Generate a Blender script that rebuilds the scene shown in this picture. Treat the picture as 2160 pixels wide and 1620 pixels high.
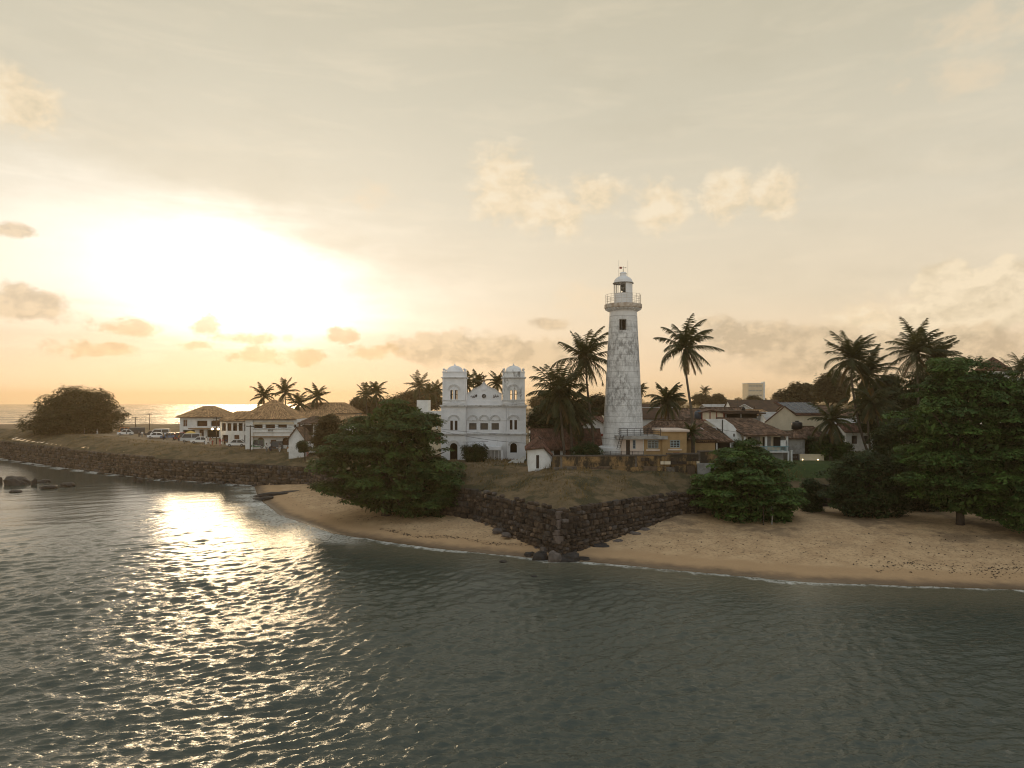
import bpy, bmesh, math, random
import numpy as np
from mathutils import Vector, Matrix
for o in list(bpy.data.objects): bpy.data.objects.remove(o)
S = bpy.context.scene
COL = S.collection
R = math.radians
random.seed(7); RNG = np.random.default_rng(7)

# ---------------------------------------------------------------- camera, sky, sun, exposure
H, F, HV = 16.0, 1500.0, 844.0
cam = bpy.data.cameras.new('camera'); camo = bpy.data.objects.new('camera', cam); COL.objects.link(camo)
cam.sensor_width = 36.0; cam.lens = F/2160*36.0
cam.shift_y = (HV-810)/2160
cam.clip_start = 0.5; cam.clip_end = 30000
camo.location = (0, 0, H); camo.rotation_euler = (R(90), 0, 0)
S.camera = camo
SUN_AZ, SUN_EL = -20.0, 8.2

def lin(r, g, b, a=1.0):
    f = lambda c: (c/255/12.92 if c/255 <= .04045 else ((c/255+.055)/1.055)**2.4)
    return (f(r), f(g), f(b), a)

W = bpy.data.worlds.new('World'); S.world = W; W.use_nodes = True
class NT:
    def __init__(s, nt): s.nt = nt; s.n = nt.nodes; s.l = nt.links
    def new(s, t, **k):
        n = s.n.new(t)
        for a, b in k.items(): setattr(n, a, b)
        return n
    def put(s, sock, v):
        if isinstance(v, bpy.types.NodeSocket): s.l.new(v, sock)
        else: sock.default_value = v
    def m(s, op, a, b=None, c=None, clamp=False):
        n = s.new('ShaderNodeMath', operation=op, use_clamp=clamp)
        for i, v in enumerate((a, b, c)):
            if v is not None: s.put(n.inputs[i], v)
        return n.outputs[0]
    def vm(s, op, a, b=None):
        n = s.new('ShaderNodeVectorMath', operation=op)
        s.put(n.inputs[0], a)
        if b is not None: s.put(n.inputs[1], b)
        return n.outputs['Value'] if op in ('DOT_PRODUCT', 'LENGTH') else n.outputs['Vector']
    def mix(s, f, a, b, mode='MIX'):
        n = s.new('ShaderNodeMix', data_type='RGBA', blend_type=mode)
        s.put(n.inputs[0], f); s.put(n.inputs[6], a); s.put(n.inputs[7], b)
        return n.outputs[2]
    def ramp(s, f, stops, interp='LINEAR'):
        n = s.new('ShaderNodeValToRGB'); cr = n.color_ramp; cr.interpolation = interp
        while len(cr.elements) < len(stops): cr.elements.new(.5)
        for e, (p, c) in zip(cr.elements, stops): e.position = p; e.color = c
        s.put(n.inputs[0], f); return n.outputs[0]
    def sstep(s, x, a, b):
        n = s.new('ShaderNodeMapRange', interpolation_type='SMOOTHSTEP')
        s.put(n.inputs[0], x); n.inputs[1].default_value = a; n.inputs[2].default_value = b
        return n.outputs[0]
    def noise(s, vec, scale, detail=4, rough=.55, dist=0):
        n = s.new('ShaderNodeTexNoise'); s.put(n.inputs['Vector'], vec)
        n.inputs['Scale'].default_value = scale; n.inputs['Detail'].default_value = detail
        n.inputs['Roughness'].default_value = rough; n.inputs['Distortion'].default_value = dist
        return n.outputs[0]

def pix_dir(u, v):
    d = Vector(((u-1080)/F, 1, (HV-v)/F)).normalized()
    return math.degrees(math.atan2(d.x, d.y)), math.degrees(math.asin(d.z))

def build_world():
    t = NT(W.node_tree); t.n.clear()
    out = t.new('ShaderNodeOutputWorld'); bg = t.new('ShaderNodeBackground')
    t.l.new(bg.outputs[0], out.inputs[0])
    tc = t.new('ShaderNodeTexCoord'); d = tc.outputs['Generated']
    sx = t.new('ShaderNodeSeparateXYZ'); t.l.new(d, sx.inputs[0])
    el = t.m('MULTIPLY', t.m('ARCSINE', sx.outputs[2]), 57.2958)
    az = t.m('MULTIPLY', t.m('ARCTAN2', sx.outputs[0], sx.outputs[1]), 57.2958)
    stops = [(0, lin(252, 217, 172)), (.035, lin(245, 217, 181)), (.09, lin(233, 216, 188)), (.16, lin(222, 211, 188)),
             (.25, lin(207, 199, 177)), (.34, lin(198, 190, 167)), (.6, lin(196, 195, 186)), (1, lin(190, 194, 196))]
    base = t.ramp(t.m('DIVIDE', el, 90.0, clamp=True), stops)
    # the eastern half of the sky, opposite the sunset: cooler and evenly lit
    sd = (math.sin(R(SUN_AZ)), math.cos(R(SUN_AZ)), 0)
    side = t.vm('DOT_PRODUCT', d, sd)
    back = t.sstep(side, .75, -.6)
    base = t.mix(back, base, t.mix(1.0, base, (.94, 1.10, 1.38, 1), 'MULTIPLY'))
    # sunward warmth
    sdir = Vector((math.sin(R(SUN_AZ))*math.cos(R(SUN_EL)), math.cos(R(SUN_AZ))*math.cos(R(SUN_EL)), math.sin(R(SUN_EL))))
    ang = t.m('MULTIPLY', t.m('ARCCOSINE', t.m('MINIMUM', t.vm('DOT_PRODUCT', d, tuple(sdir)), .999999)), 57.2958)
    g1 = t.m('EXPONENT', t.m('MULTIPLY', t.m('POWER', t.m('DIVIDE', ang, 21.0), 2.0), -1.0))
    mp = t.new('ShaderNodeMapping'); t.l.new(d, mp.inputs[0]); mp.inputs['Scale'].default_value = (1, 1, 2.6)
    wide = t.noise(mp.outputs[0], 4.5, 5, .6)
    mp2 = t.new('ShaderNodeMapping'); t.l.new(d, mp2.inputs[0]); mp2.inputs['Scale'].default_value = (1, 1, 5.5)
    mp2.inputs['Rotation'].default_value = (0, R(-7), 0)
    streak = t.noise(mp2.outputs[0], 5.5, 7, .6, .4)
    base = t.mix(t.m('MULTIPLY', t.m('SUBTRACT', streak, .5), .8, clamp=True), base, lin(255, 236, 205))
    base = t.mix(t.m('MULTIPLY', t.m('SUBTRACT', .5, wide), .8, clamp=True), base, lin(178, 170, 146))
    glow = t.mix(g1, (0, 0, 0, 1), (.10, .095, .09, 1))
    base = t.mix(1.0, base, glow, 'ADD')
    # thin bright cloud veil around the sun with a slanting upper edge
    wob = t.m('MULTIPLY', t.m('SUBTRACT', wide, .5), 7.0)
    wob2 = t.m('MULTIPLY', t.m('SUBTRACT', streak, .5), 4.0)
    top = t.m('ADD', t.m('ADD', t.m('MULTIPLY', az, -.172), 9.0), t.m('ADD', wob, wob2))
    up = t.sstep(t.m('SUBTRACT', top, el), -3.6, 5.2)
    lo = t.sstep(t.m('ADD', el, wob2), 3.0, 8.5)
    az_g = t.m('EXPONENT', t.m('MULTIPLY', t.m('POWER', t.m('DIVIDE', t.m('SUBTRACT', az, -22.0), 15.0), 2.0), -1.0))
    core = t.m('EXPONENT', t.m('MULTIPLY', t.m('POWER', t.m('DIVIDE', ang, 6.0), 2.0), -1.0))
    veil = t.m('MULTIPLY', t.m('MULTIPLY', up, lo), az_g)
    base = t.mix(1.0, base, t.mix(veil, (0, 0, 0, 1), (.55, .55, .56, 1)), 'ADD')
    base = t.mix(1.0, base, t.mix(t.m('MULTIPLY', t.m('MULTIPLY', core, up), t.sstep(t.m('ADD', el, wob2), 2.5, 7.0)), (0, 0, 0, 1), (.9, .88, .86, 1)), 'ADD')
    # clouds, each where it stands in the sky
    mp3 = t.new('ShaderNodeMapping'); t.l.new(d, mp3.inputs[0]); mp3.inputs['Scale'].default_value = (1, 1, 1.5)
    cn = t.noise(mp3.outputs[0], 17.0, 9, .62, .15)
    cn2 = t.noise(mp3.outputs[0], 46.0, 6, .6, .1)
    cnn = t.m('ADD', t.m('MULTIPLY', cn, .75), t.m('MULTIPLY', cn2, .25))
    def blobs(lst):
        acc = None
        for (u, v, ru, rv) in lst:
            a, e = pix_dir(u, v); k = math.cos(R(a))
            ra = math.degrees(ru/F)*k*k; re = math.degrees(rv/F)*k
            q = t.m('ADD', t.m('POWER', t.m('DIVIDE', t.m('SUBTRACT', az, a), ra), 2.0),
                    t.m('POWER', t.m('DIVIDE', t.m('SUBTRACT', el, e), re), 2.0))
            q = t.m('SUBTRACT', 1.0, t.m('SQRT', q))
            acc = q if acc is None else t.m('MAXIMUM', acc, q)
        return acc
    wisp = [(2080, 60, 190, 60), (2020, 160, 170, 45), (1230, 640, 120, 50), (790, 420, 60, 40)]
    cum = [(1995, 600, 85, 70), (2060, 640, 150, 90), (2140, 615, 100, 90), (2000, 680, 150, 60)]
    light = [(1065, 400, 105, 105), (1120, 430, 100, 70), (1190, 455, 70, 55), (1258, 415, 85, 60), (1395, 435, 75, 65), (1535, 412, 70, 75), (1630, 420, 75, 65),
             (40, 215, 140, 85), (1830, 680, 120, 70)]
    dark = [(960, 735, 150, 48), (1100, 742, 140, 45), (1590, 725, 150, 60), (1700, 735, 170, 60), (2080, 735, 160, 55), (1880, 745, 170, 50),
            (60, 640, 140, 42), (20, 484, 60, 22), (1150, 683, 50, 18)]
    sunny = [(440, 686, 52, 30), (525, 713, 110, 18), (555, 750, 82, 30), (645, 753, 46, 20), (727, 707, 40, 17), (300, 693, 95, 26), (400, 730, 100, 18), (215, 740, 120, 22), (790, 745, 60, 22)]
    # lighter towards the sun: compare the cloud density with that a step nearer the sun
    mpo = t.new('ShaderNodeMapping'); t.l.new(mp3.outputs[0], mpo.inputs[0]); mpo.inputs['Location'].default_value = (-.014, 0, .012)
    lit = t.m('ADD', .5, t.m('MULTIPLY', t.m('SUBTRACT', cn, t.noise(mpo.outputs[0], 17.0, 9, .62, .15)), 1.6))
    def mask(lst, amp, a, b, soft=.55):
        return t.sstep(t.m('ADD', t.m('MULTIPLY', blobs(lst), soft), t.m('MULTIPLY', t.m('SUBTRACT', cnn, .5), amp)), a, b)
    ml = mask(light, 2.5, .0, .62, .85)
    base = t.mix(t.m('MULTIPLY', ml, .66), base, t.ramp(t.m('ADD', t.m('MULTIPLY', cnn, .5), t.m('MULTIPLY', lit, .5)), [(.36, lin(224, 205, 170)), (.50, lin(248, 224, 186)), (.62, lin(255, 236, 204))]))
    base = t.mix(t.m('MULTIPLY', mask(wisp, 2.4, 0, .6), .35), base, lin(250, 222, 184))
    mc = mask(cum, 1.7, .10, .38, 1.0)
    base = t.mix(t.m('MULTIPLY', mc, .72), base, t.ramp(t.m('ADD', t.m('MULTIPLY', cnn, .4), t.m('MULTIPLY', lit, .6)), [(.38, lin(222, 203, 170)), (.60, lin(252, 232, 198))]))
    md = mask(dark, 2.4, -.03, .40, .8)
    base = t.mix(t.m('MULTIPLY', md, .74), base, t.ramp(lit, [(.40, lin(192, 170, 140)), (.62, lin(226, 200, 164))]))
    ms = mask(sunny, 3.4, .06, .55, .8)
    base = t.mix(t.m('MULTIPLY', ms, .7), base, t.ramp(cnn, [(.38, lin(252, 222, 174)), (.62, lin(212, 178, 134))]))
    # physical sky mixed in
    sky = t.new('ShaderNodeTexSky', sky_type='NISHITA'); sky.sun_disc = False
    sky.sun_elevation = R(SUN_EL); sky.sun_rotation = R(SUN_AZ); sky.dust_density = 1.0; sky.air_density = 1.0
    k = t.mix(1.0, base, (10, 10, 10, 1), 'MULTIPLY')
    fin = t.mix(.04, k, sky.outputs[0])
    t.l.new(fin, bg.inputs[0]); bg.inputs[1].default_value = 0.1
build_world()
sl = bpy.data.lights.new('sun', 'SUN'); sl.energy = 0.85; sl.angle = R(12); sl.color = (1, .74, .43)
so = bpy.data.objects.new('sun', sl); COL.objects.link(so)
so.rotation_euler = (R(90-SUN_EL), 0, R(180-SUN_AZ+0))
_sd = Vector((math.sin(R(SUN_AZ))*math.cos(R(SUN_EL)), math.cos(R(SUN_AZ))*math.cos(R(SUN_EL)), math.sin(R(SUN_EL))))
so.rotation_euler = (-_sd).to_track_quat('-Z', 'Y').to_euler()
S.view_settings.view_transform = 'Standard'; S.view_settings.look = 'None'
S.view_settings.exposure = 0.06; S.view_settings.gamma = 1.0; S.view_settings.use_curve_mapping = False
S.render.engine = 'CYCLES'
S.cycles.max_bounces = 6; S.cycles.diffuse_bounces = 3; S.cycles.glossy_bounces = 3; S.cycles.transmission_bounces = 4
S.cycles.transparent_max_bounces = 4; S.cycles.volume_bounces = 0; S.cycles.sample_clamp_indirect = 4; S.cycles.sample_clamp_direct = 30
S.cycles.use_denoising = True; S.cycles.filter_width = 1.1

# ---------------------------------------------------------------- materials
MATS = {}
def mat(name, c1, c2=None, scale=2.0, rough=.8, detail=5, lo=.35, hi=.65, bump=0, bscale=None, spec=.3, stretch=(1, 1, 1), var=0, extra=None, metal=0, rnd=0):
    """principled material: noise between two own colours, optional bump, per-piece tone ('var' attribute or object random)"""
    if name in MATS: return MATS[name]
    m = bpy.data.materials.new(name); m.use_nodes = True; t = NT(m.node_tree)
    b = t.n['Principled BSDF']; b.inputs['Roughness'].default_value = rough
    b.inputs['Specular IOR Level'].default_value = spec; b.inputs['Metallic'].default_value = metal
    geo = t.new('ShaderNodeNewGeometry')
    mp = t.new('ShaderNodeMapping'); t.l.new(geo.outputs['Position'], mp.inputs[0]); mp.inputs['Scale'].default_value = stretch
    pos = mp.outputs[0]
    c1 = tuple(c1)+(1,) if len(c1) == 3 else c1
    col = c1
    if c2 is not None:
        c2 = tuple(c2)+(1,) if len(c2) == 3 else c2
        col = t.mix(t.sstep(t.noise(pos, scale, detail, .6), lo, hi), c1, c2)
    if extra: col = extra(t, col, geo.outputs['Position'])
    if var:
        at = t.new('ShaderNodeAttribute', attribute_name='var')
        f = t.m('ADD', 1-var, t.m('MULTIPLY', at.outputs['Fac'], 2*var))
        vv = t.new('ShaderNodeCombineColor')
        for i in range(3): t.l.new(f, vv.inputs[i])
        col = t.mix(1.0, col, vv.outputs[0], 'MULTIPLY')
    if rnd:
        oi = t.new('ShaderNodeObjectInfo')
        f = t.m('ADD', 1-rnd, t.m('MULTIPLY', oi.outputs['Random'], 2*rnd))
        vv = t.new('ShaderNodeCombineColor')
        for i in range(3): t.l.new(f, vv.inputs[i])
        col = t.mix(1.0, col, vv.outputs[0], 'MULTIPLY')
    t.put(b.inputs['Base Color'], col)
    if bump:
        bn = t.new('ShaderNodeBump'); bn.inputs['Strength'].default_value = 1.0; bn.inputs['Distance'].default_value = bump
        t.l.new(t.noise(pos, bscale or scale*4, 6, .65), bn.inputs['Height']); t.l.new(bn.outputs[0], b.inputs['Normal'])
    MATS[name] = m; return m

def grime(amount=.6, dark=(.10, .09, .08, 1), sc=.9, lo=.52, hi=.72, sz=.35):
    def f(t, col, pos):
        mp = t.new('ShaderNodeMapping'); t.l.new(pos, mp.inputs[0]); mp.inputs['Scale'].default_value = (1, 1, sz)
        a = t.sstep(t.noise(mp.outputs[0], sc, 8, .72), lo, hi)
        c = t.mix(t.m('MULTIPLY', a, amount), col, dark)
        return c
    return f
def lh_stain(t, col, pos):
    sx = t.new('ShaderNodeSeparateXYZ'); t.l.new(pos, sx.inputs[0])
    band = t.m('MULTIPLY', t.sstep(sx.outputs[2], 11.5, 17.0), t.sstep(sx.outputs[2], 27.5, 24.0))
    band = t.m('ADD', .25, t.m('MULTIPLY', band, .75))
    mp = t.new('ShaderNodeMapping'); t.l.new(pos, mp.inputs[0]); mp.inputs['Scale'].default_value = (1, 1, .5)
    big = t.sstep(t.noise(mp.outputs[0], .45, 4, .55), .28, .52)
    fine = t.sstep(t.noise(mp.outputs[0], 2.1, 10, .76), .42, .60)
    a = t.m('MULTIPLY', t.m('MULTIPLY', big, fine), band)
    return t.mix(t.m('MULTIPLY', a, .72), col, (.115, .112, .108, 1))

WHITE = (.78, .78, .77)
M_white = mat('white_limewash', WHITE, (.66, .66, .64), .8, .85, extra=grime(.30, (.30, .28, .25, 1)))
M_mosque = mat('mosque_limewash', (.78, .78, .80), (.69, .695, .71), .7, .85, extra=grime(.28, (.25, .24, .23, 1), 1.1, .55, .72, .3))
M_moulding = mat('shaded_moulding_paint', (.66, .66, .66), (.56, .56, .56), 1.5, .85, extra=grime(.5, (.16, .15, .14, 1), 2.0, .48, .66, .5))  # greyer than the walls: recess shade put into the paint, with mildew stains
M_mosque_old = mat('mosque_limewash_mildewed', (.80, .80, .80), (.66, .66, .65), .7, .85, extra=grime(.80, (.13, .12, .11, 1), 1.2, .50, .64, .45))
M_light = mat('lighthouse_paint', (.70, .70, .70), (.60, .60, .60), 1.2, .8, extra=lh_stain, bump=.02, bscale=6)
M_lightclean = mat('lighthouse_new_paint', (.72, .72, .73), (.64, .64, .64), .9, .7, extra=grime(.22, (.3, .28, .26, 1)))
M_rustyrim = mat('weathered_gallery_rim', (.55, .50, .44), (.34, .27, .21), 2.0, .85, bump=.01)
M_joint = mat('mortar_joint', (.17, .165, .16), (.12, .115, .11), 3, .95)
M_cream = mat('cream_plaster', (.70, .61, .46), (.62, .53, .39), .8, .9, extra=grime(.22, (.33, .28, .2, 1)))
M_ochre = mat('ochre_plaster', (.40, .265, .13), (.33, .215, .105), 1.0, .9, extra=grime(.42, (.22, .15, .09, 1), 1.0))
M_pink = mat('pale_pink_plaster', (.66, .55, .47), (.58, .48, .41), 1.0, .9, extra=grime(.28, (.33, .27, .22, 1)))
M_oldochre = mat('stained_ochre_wall', (.33, .205, .085), (.22, .14, .07), 1.3, .92, extra=grime(.97, (.035, .03, .022, 1), .75, .40, .56, .5), bump=.02, bscale=5)
M_coping = mat('dark_coping', (.075, .06, .05), (.13, .11, .09), 2.2, .95)
M_plinth = mat('grey_plinth', (.17, .15, .125), (.085, .072, .06), 1.6, .95, bump=.02)
M_tile = mat('clay_tile', (.200, .122, .080), (.115, .080, .060), .9, .85, var=.55, spec=.25)
M_tile_red = mat('red_clay_tile', (.170, .082, .055), (.105, .058, .043), .9, .85, var=.4)
M_tile_tan = mat('sunbaked_clay_tile', (.48, .30, .155), (.37, .23, .12), 1.2, .85, var=.4)
M_roofbase = mat('roof_boards', (.10, .055, .035), (.07, .045, .03), 1.5, .9)
M_tin = mat('grey_tin_sheet', (.38, .37, .35), (.26, .24, .22), .8, .5, spec=.4)
M_thatch = mat('cadjan_thatch', (.17, .115, .065), (.10, .07, .045), 5, .95, stretch=(1, 1, .3), bump=.05)
M_darkwood = mat('dark_wood', (.055, .035, .025), (.035, .024, .018), 4, .7)
M_brownwood = mat('brown_shutter', (.13, .06, .035), (.09, .045, .03), 4, .7)
M_glass = mat('dark_window_glass', (.02, .022, .024), None, rough=.12, spec=.5)
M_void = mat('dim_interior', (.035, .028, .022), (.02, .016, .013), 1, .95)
M_bluegrey = mat('blue_grey_frame', (.36, .43, .44), (.30, .36, .37), 5, .6)
M_teal = mat('teal_railing_paint', (.22, .40, .44), (.18, .34, .38), 5, .6)
M_iron = mat('black_iron', (.03, .03, .032), (.05, .04, .035), 6, .55)
M_conc = mat('grey_concrete', (.34, .33, .31), (.22, .21, .20), 1.4, .9)
M_redpaint = mat('red_fascia', (.30, .055, .04), (.22, .05, .035), 3, .7)
M_solar = mat('solar_cells', (.030, .042, .062), (.04, .05, .07), 3, .25, spec=.5)
M_trim = mat('white_trim', (.72, .72, .70), (.62, .61, .59), 2, .7)
M_tank = mat('black_water_tank', (.018, .018, .02), None, rough=.45)
M_tankblue = mat('slate_tank', (.07, .09, .12), None, rough=.5)
M_stone = [mat('stone_dark', (.078, .058, .046), (.050, .038, .030), 3.0, .95, bump=.03, rnd=.35, var=.35),
           mat('stone_brown', (.110, .078, .056), (.070, .050, .038), 3.0, .95, bump=.03, rnd=.3, var=.3),
           mat('stone_grey', (.105, .088, .078), (.068, .057, .050), 3.0, .95, bump=.03, rnd=.3, var=.3),
           mat('stone_tan', (.180, .125, .085), (.12, .085, .06), 3.0, .95, bump=.03, rnd=.3, var=.3)]
M_quoin = mat('quoin_stone', (.17, .13, .11), (.12, .095, .08), 2.5, .95, bump=.02, rnd=.2)
M_mortar = mat('dark_mortar', (.052, .040, .031), (.075, .056, .042), 2.0, .98)
M_rock = mat('wet_black_rock', (.020, .018, .017), (.036, .03, .027), 2.0, .55, bump=.08, bscale=3)
M_rockgrey = mat('grey_boulder', (.15, .125, .11), (.085, .07, .062), 2.0, .9, bump=.05, bscale=4)
M_bark = mat('bark', (.065, .05, .038), (.04, .03, .024), 4, .95, bump=.03, stretch=(1, 1, .3))
M_palmbark = mat('palm_bark', (.12, .098, .075), (.08, .064, .05), 6, .95, stretch=(.3, .3, 2.5), bump=.02)

def leafmat(name, c, c2, tr=.35, var=.45, rough=.55):
    if name in MATS: return MATS[name]
    m = bpy.data.materials.new(name); m.use_nodes = True; t = NT(m.node_tree)
    b = t.n['Principled BSDF']; out = t.n['Material Output']
    at = t.new('ShaderNodeAttribute', attribute_name='var')
    geo = t.new('ShaderNodeNewGeometry')
    big = t.noise(geo.outputs['Position'], .55, 3, .5)
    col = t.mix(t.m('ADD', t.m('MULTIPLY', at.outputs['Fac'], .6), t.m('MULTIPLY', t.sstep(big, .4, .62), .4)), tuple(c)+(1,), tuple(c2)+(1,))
    t.put(b.inputs['Base Color'], col); b.inputs['Roughness'].default_value = rough; b.inputs['Specular IOR Level'].default_value = .25
    tl = t.new('ShaderNodeBsdfTranslucent'); t.put(tl.inputs[0], t.mix(1.0, col, (1.5, 1.25, .5, 1), 'MULTIPLY'))
    mx = t.new('ShaderNodeMixShader'); mx.inputs[0].default_value = tr
    t.l.new(b.outputs[0], mx.inputs[1]); t.l.new(tl.outputs[0], mx.inputs[2]); t.l.new(mx.outputs[0], out.inputs[0])
    MATS[name] = m; return m
L_almond = leafmat('almond_leaf', (.016, .038, .010), (.084, .148, .034), .18)
L_bright = leafmat('bright_leaf', (.016, .040, .010), (.105, .190, .038), .18)
L_dark = leafmat('dark_leaf', (.014, .031, .010), (.052, .088, .026), .2)
L_brown = leafmat('olive_leaf', (.045, .042, .018), (.085, .072, .030), .3)
L_palm = leafmat('palm_leaf', (.026, .036, .014), (.060, .066, .024), .3)
L_drypalm = leafmat('dry_palm_leaf', (.11, .075, .035), (.17, .12, .05), .3)
L_grass = leafmat('dry_grass_blade', (.095, .075, .034), (.25, .185, .085), .3)

# ---------------------------------------------------------------- mesh helpers
def tag(o, label=None, cat=None, group=None, kind=None):
    if label: o['label'] = label
    if cat: o['category'] = cat
    if group: o['group'] = group
    if kind: o['kind'] = kind
    return o
def thing(name, label, cat, loc=(0, 0, 0), rz=0, group=None):
    o = bpy.data.objects.new(name, None); COL.objects.link(o); o.empty_display_size = .5
    o.location = loc; o.rotation_euler = (0, 0, rz)
    return tag(o, label, cat, group)
def link(name, me, m=None, parent=None, loc=None):
    o = bpy.data.objects.new(name, me); COL.objects.link(o)
    if m is not None and not me.materials: me.materials.append(m)
    if parent is not None: o.parent = parent
    if loc is not None: o.location = loc
    return o
def fast(name, V, Fc, var=None, smooth=False):
    """mesh from numpy arrays: V (n,3), Fc (m,k) one polygon size, or a list of such arrays"""
    V = np.asarray(V, np.float32)
    Fs = Fc if isinstance(Fc, list) else [Fc]
    Fs = [np.asarray(f, np.int32) for f in Fs if len(f)]
    me = bpy.data.meshes.new(name)
    me.vertices.add(len(V)); me.vertices.foreach_set('co', V.ravel())
    idx = np.concatenate([f.ravel() for f in Fs]); tot = np.concatenate([np.full(len(f), f.shape[1], np.int32) for f in Fs])
    st = np.concatenate([[0], np.cumsum(tot)[:-1]]).astype(np.int32)
    me.loops.add(len(idx)); me.loops.foreach_set('vertex_index', idx)
    me.polygons.add(len(tot)); me.polygons.foreach_set('loop_start', st)
    me.update(calc_edges=True)
    if smooth: me.polygons.foreach_set('use_smooth', np.ones(len(tot), bool))
    if var is not None:
        a = me.attributes.new('var', 'FLOAT', 'FACE'); a.data.foreach_set('value', np.asarray(var, np.float32))
    return me
class MB:
    def __init__(s): s.v = []; s.f = []
    def add(s, vs, fs):
        b = len(s.v); s.v.extend([tuple(q) for q in vs]); s.f.extend([tuple(b+i for i in q) for q in fs]); return s
    def box(s, x0, x1, y0, y1, z0, z1):
        return s.add([(x0, y0, z0), (x1, y0, z0), (x1, y1, z0), (x0, y1, z0), (x0, y0, z1), (x1, y0, z1), (x1, y1, z1), (x0, y1, z1)],
                     [(0, 3, 2, 1), (4, 5, 6, 7), (0, 1, 5, 4), (1, 2, 6, 5), (2, 3, 7, 6), (3, 0, 4, 7)])
    def bar(s, a, b, w, h=None):
        a = Vector(a); b = Vector(b); h = h or w; d = (b-a).normalized()
        up = Vector((0, 0, 1)) if abs(d.z) < .95 else Vector((1, 0, 0))
        x = d.cross(up).normalized()*w/2; y = x.cross(d).normalized()*h/2
        vs = [p+q for p in (a, b) for q in (-x-y, x-y, x+y, -x+y)]
        return s.add(vs, [(0, 1, 2, 3), (7, 6, 5, 4), (0, 4, 5, 1), (1, 5, 6, 2), (2, 6, 7, 3), (3, 7, 4, 0)])
    def tube(s, pts, rs, n=7, caps=True):
        pts = [Vector(p) for p in pts]; base = len(s.v); k = len(pts)
        for i, p in enumerate(pts):
            d = (pts[min(i+1, k-1)]-pts[max(i-1, 0)]).normalized()
            up = Vector((0, 1, 0)) if abs(d.y) < .9 else Vector((1, 0, 0))
            x = d.cross(up).normalized(); y = d.cross(x)
            for j in range(n):
                a = 2*math.pi*j/n; s.v.append(tuple(p+(x*math.cos(a)+y*math.sin(a))*rs[i]))
        for i in range(k-1):
            for j in range(n):
                a = base+i*n+j; b = base+i*n+(j+1) % n
                s.f.append((a, b, b+n, a+n))
        if caps:
            s.f.append(tuple(base+j for j in range(n))[::-1]); s.f.append(tuple(base+(k-1)*n+j for j in range(n)))
        return s
    def lathe(s, prof, n=32, c=(0, 0), a0=0, a1=2*math.pi, skip=None):
        base = len(s.v); full = abs(a1-a0-2*math.pi) < 1e-6; m = n if full else n+1
        for r, z in prof:
            for j in range(m):
                a = a0+(a1-a0)*j/n; s.v.append((c[0]+r*math.cos(a), c[1]+r*math.sin(a), z))
        for i in range(len(prof)-1):
            for j in range(n):
                if skip and skip(i, j): continue
                a = base+i*m+j; b = base+i*m+(j+1) % m
                s.f.append((a, b, b+m, a+m))
        return s
    def poly(s, pts, y0, y1):
        """polygon in x,z extruded along y"""
        n = len(pts); vs = [(x, y0, z) for x, z in pts]+[(x, y1, z) for x, z in pts]
        return s.add(vs, [tuple(range(n)), tuple(range(2*n-1, n-1, -1))]+[(i, i+n, (i+1) % n+n, (i+1) % n) for i in range(n)])
    def mesh(s, name, smooth=False):
        me = bpy.data.meshes.new(name); me.from_pydata(s.v, [], s.f); me.update()
        bm = bmesh.new(); bm.from_mesh(me); bmesh.ops.recalc_face_normals(bm, faces=bm.faces); bm.to_mesh(me); bm.free()
        if smooth: me.polygons.foreach_set('use_smooth', np.ones(len(me.polygons), bool))
        return me
    def build(s, name, m, parent=None, loc=None, smooth=False): return link(name, s.mesh(name, smooth), m, parent, loc)

def X(u, Y): return (u-1080)/F*Y
def Z(v, Y): return H-(v-HV)/F*Y
def copy_tree(o, parent=None):
    c = o.copy(); COL.objects.link(c); c.parent = parent
    for ch in o.children: copy_tree(ch, c)
    return c
# ---------------------------------------------------------------- land form
NEAR = [(-190, 228), (-140, 195), (-106, 168), (-74, 145), (-52, 135), (-37, 128), (-29, 113), (-20, 99.5), (-11, 93), (-4.7, 88), (4.7, 71.5),
        (20.6, 86.5), (36, 92), (60, 94), (110, 90), (200, 84), (600, 70)]
LAND = np.array(NEAR+[(3000, 60), (3000, 3000), (300, 3000), (-20, 520), (-60, 350), (-84, 304), (-130, 285), (-175, 262), (-197, 243)], float)
WLINE = [(-48, 132), (-44, 122), (-39.5, 112), (-32.5, 99), (-21.5, 85), (-9.2, 77), (1, 72.4), (4, 70.9), (8, 70.0), (18.4, 65.6), (25.7, 62.3),
         (43, 59.8), (80, 57), (200, 50), (600, 40)]
BEACH = np.array(WLINE+[(600, 200), (-30, 200)], float)
def sdist(P, poly):
    x, y = P[:, 0], P[:, 1]; best = np.full(len(P), 1e18); ins = np.zeros(len(P), bool); n = len(poly)
    for i in range(n):
        ax, ay = poly[i]; bx, by = poly[(i+1) % n]; ex, ey = bx-ax, by-ay
        t = np.clip(((x-ax)*ex+(y-ay)*ey)/(ex*ex+ey*ey), 0, 1)
        best = np.minimum(best, (x-ax-t*ex)**2+(y-ay-t*ey)**2)
        c = (ay > y) != (by > y)
        with np.errstate(divide='ignore', invalid='ignore'):
            ins ^= c & (x < (bx-ax)*(y-ay)/(by-ay if by != ay else 1e-9)+ax)
    return np.sqrt(best)*np.where(ins, 1, -1)
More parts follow.
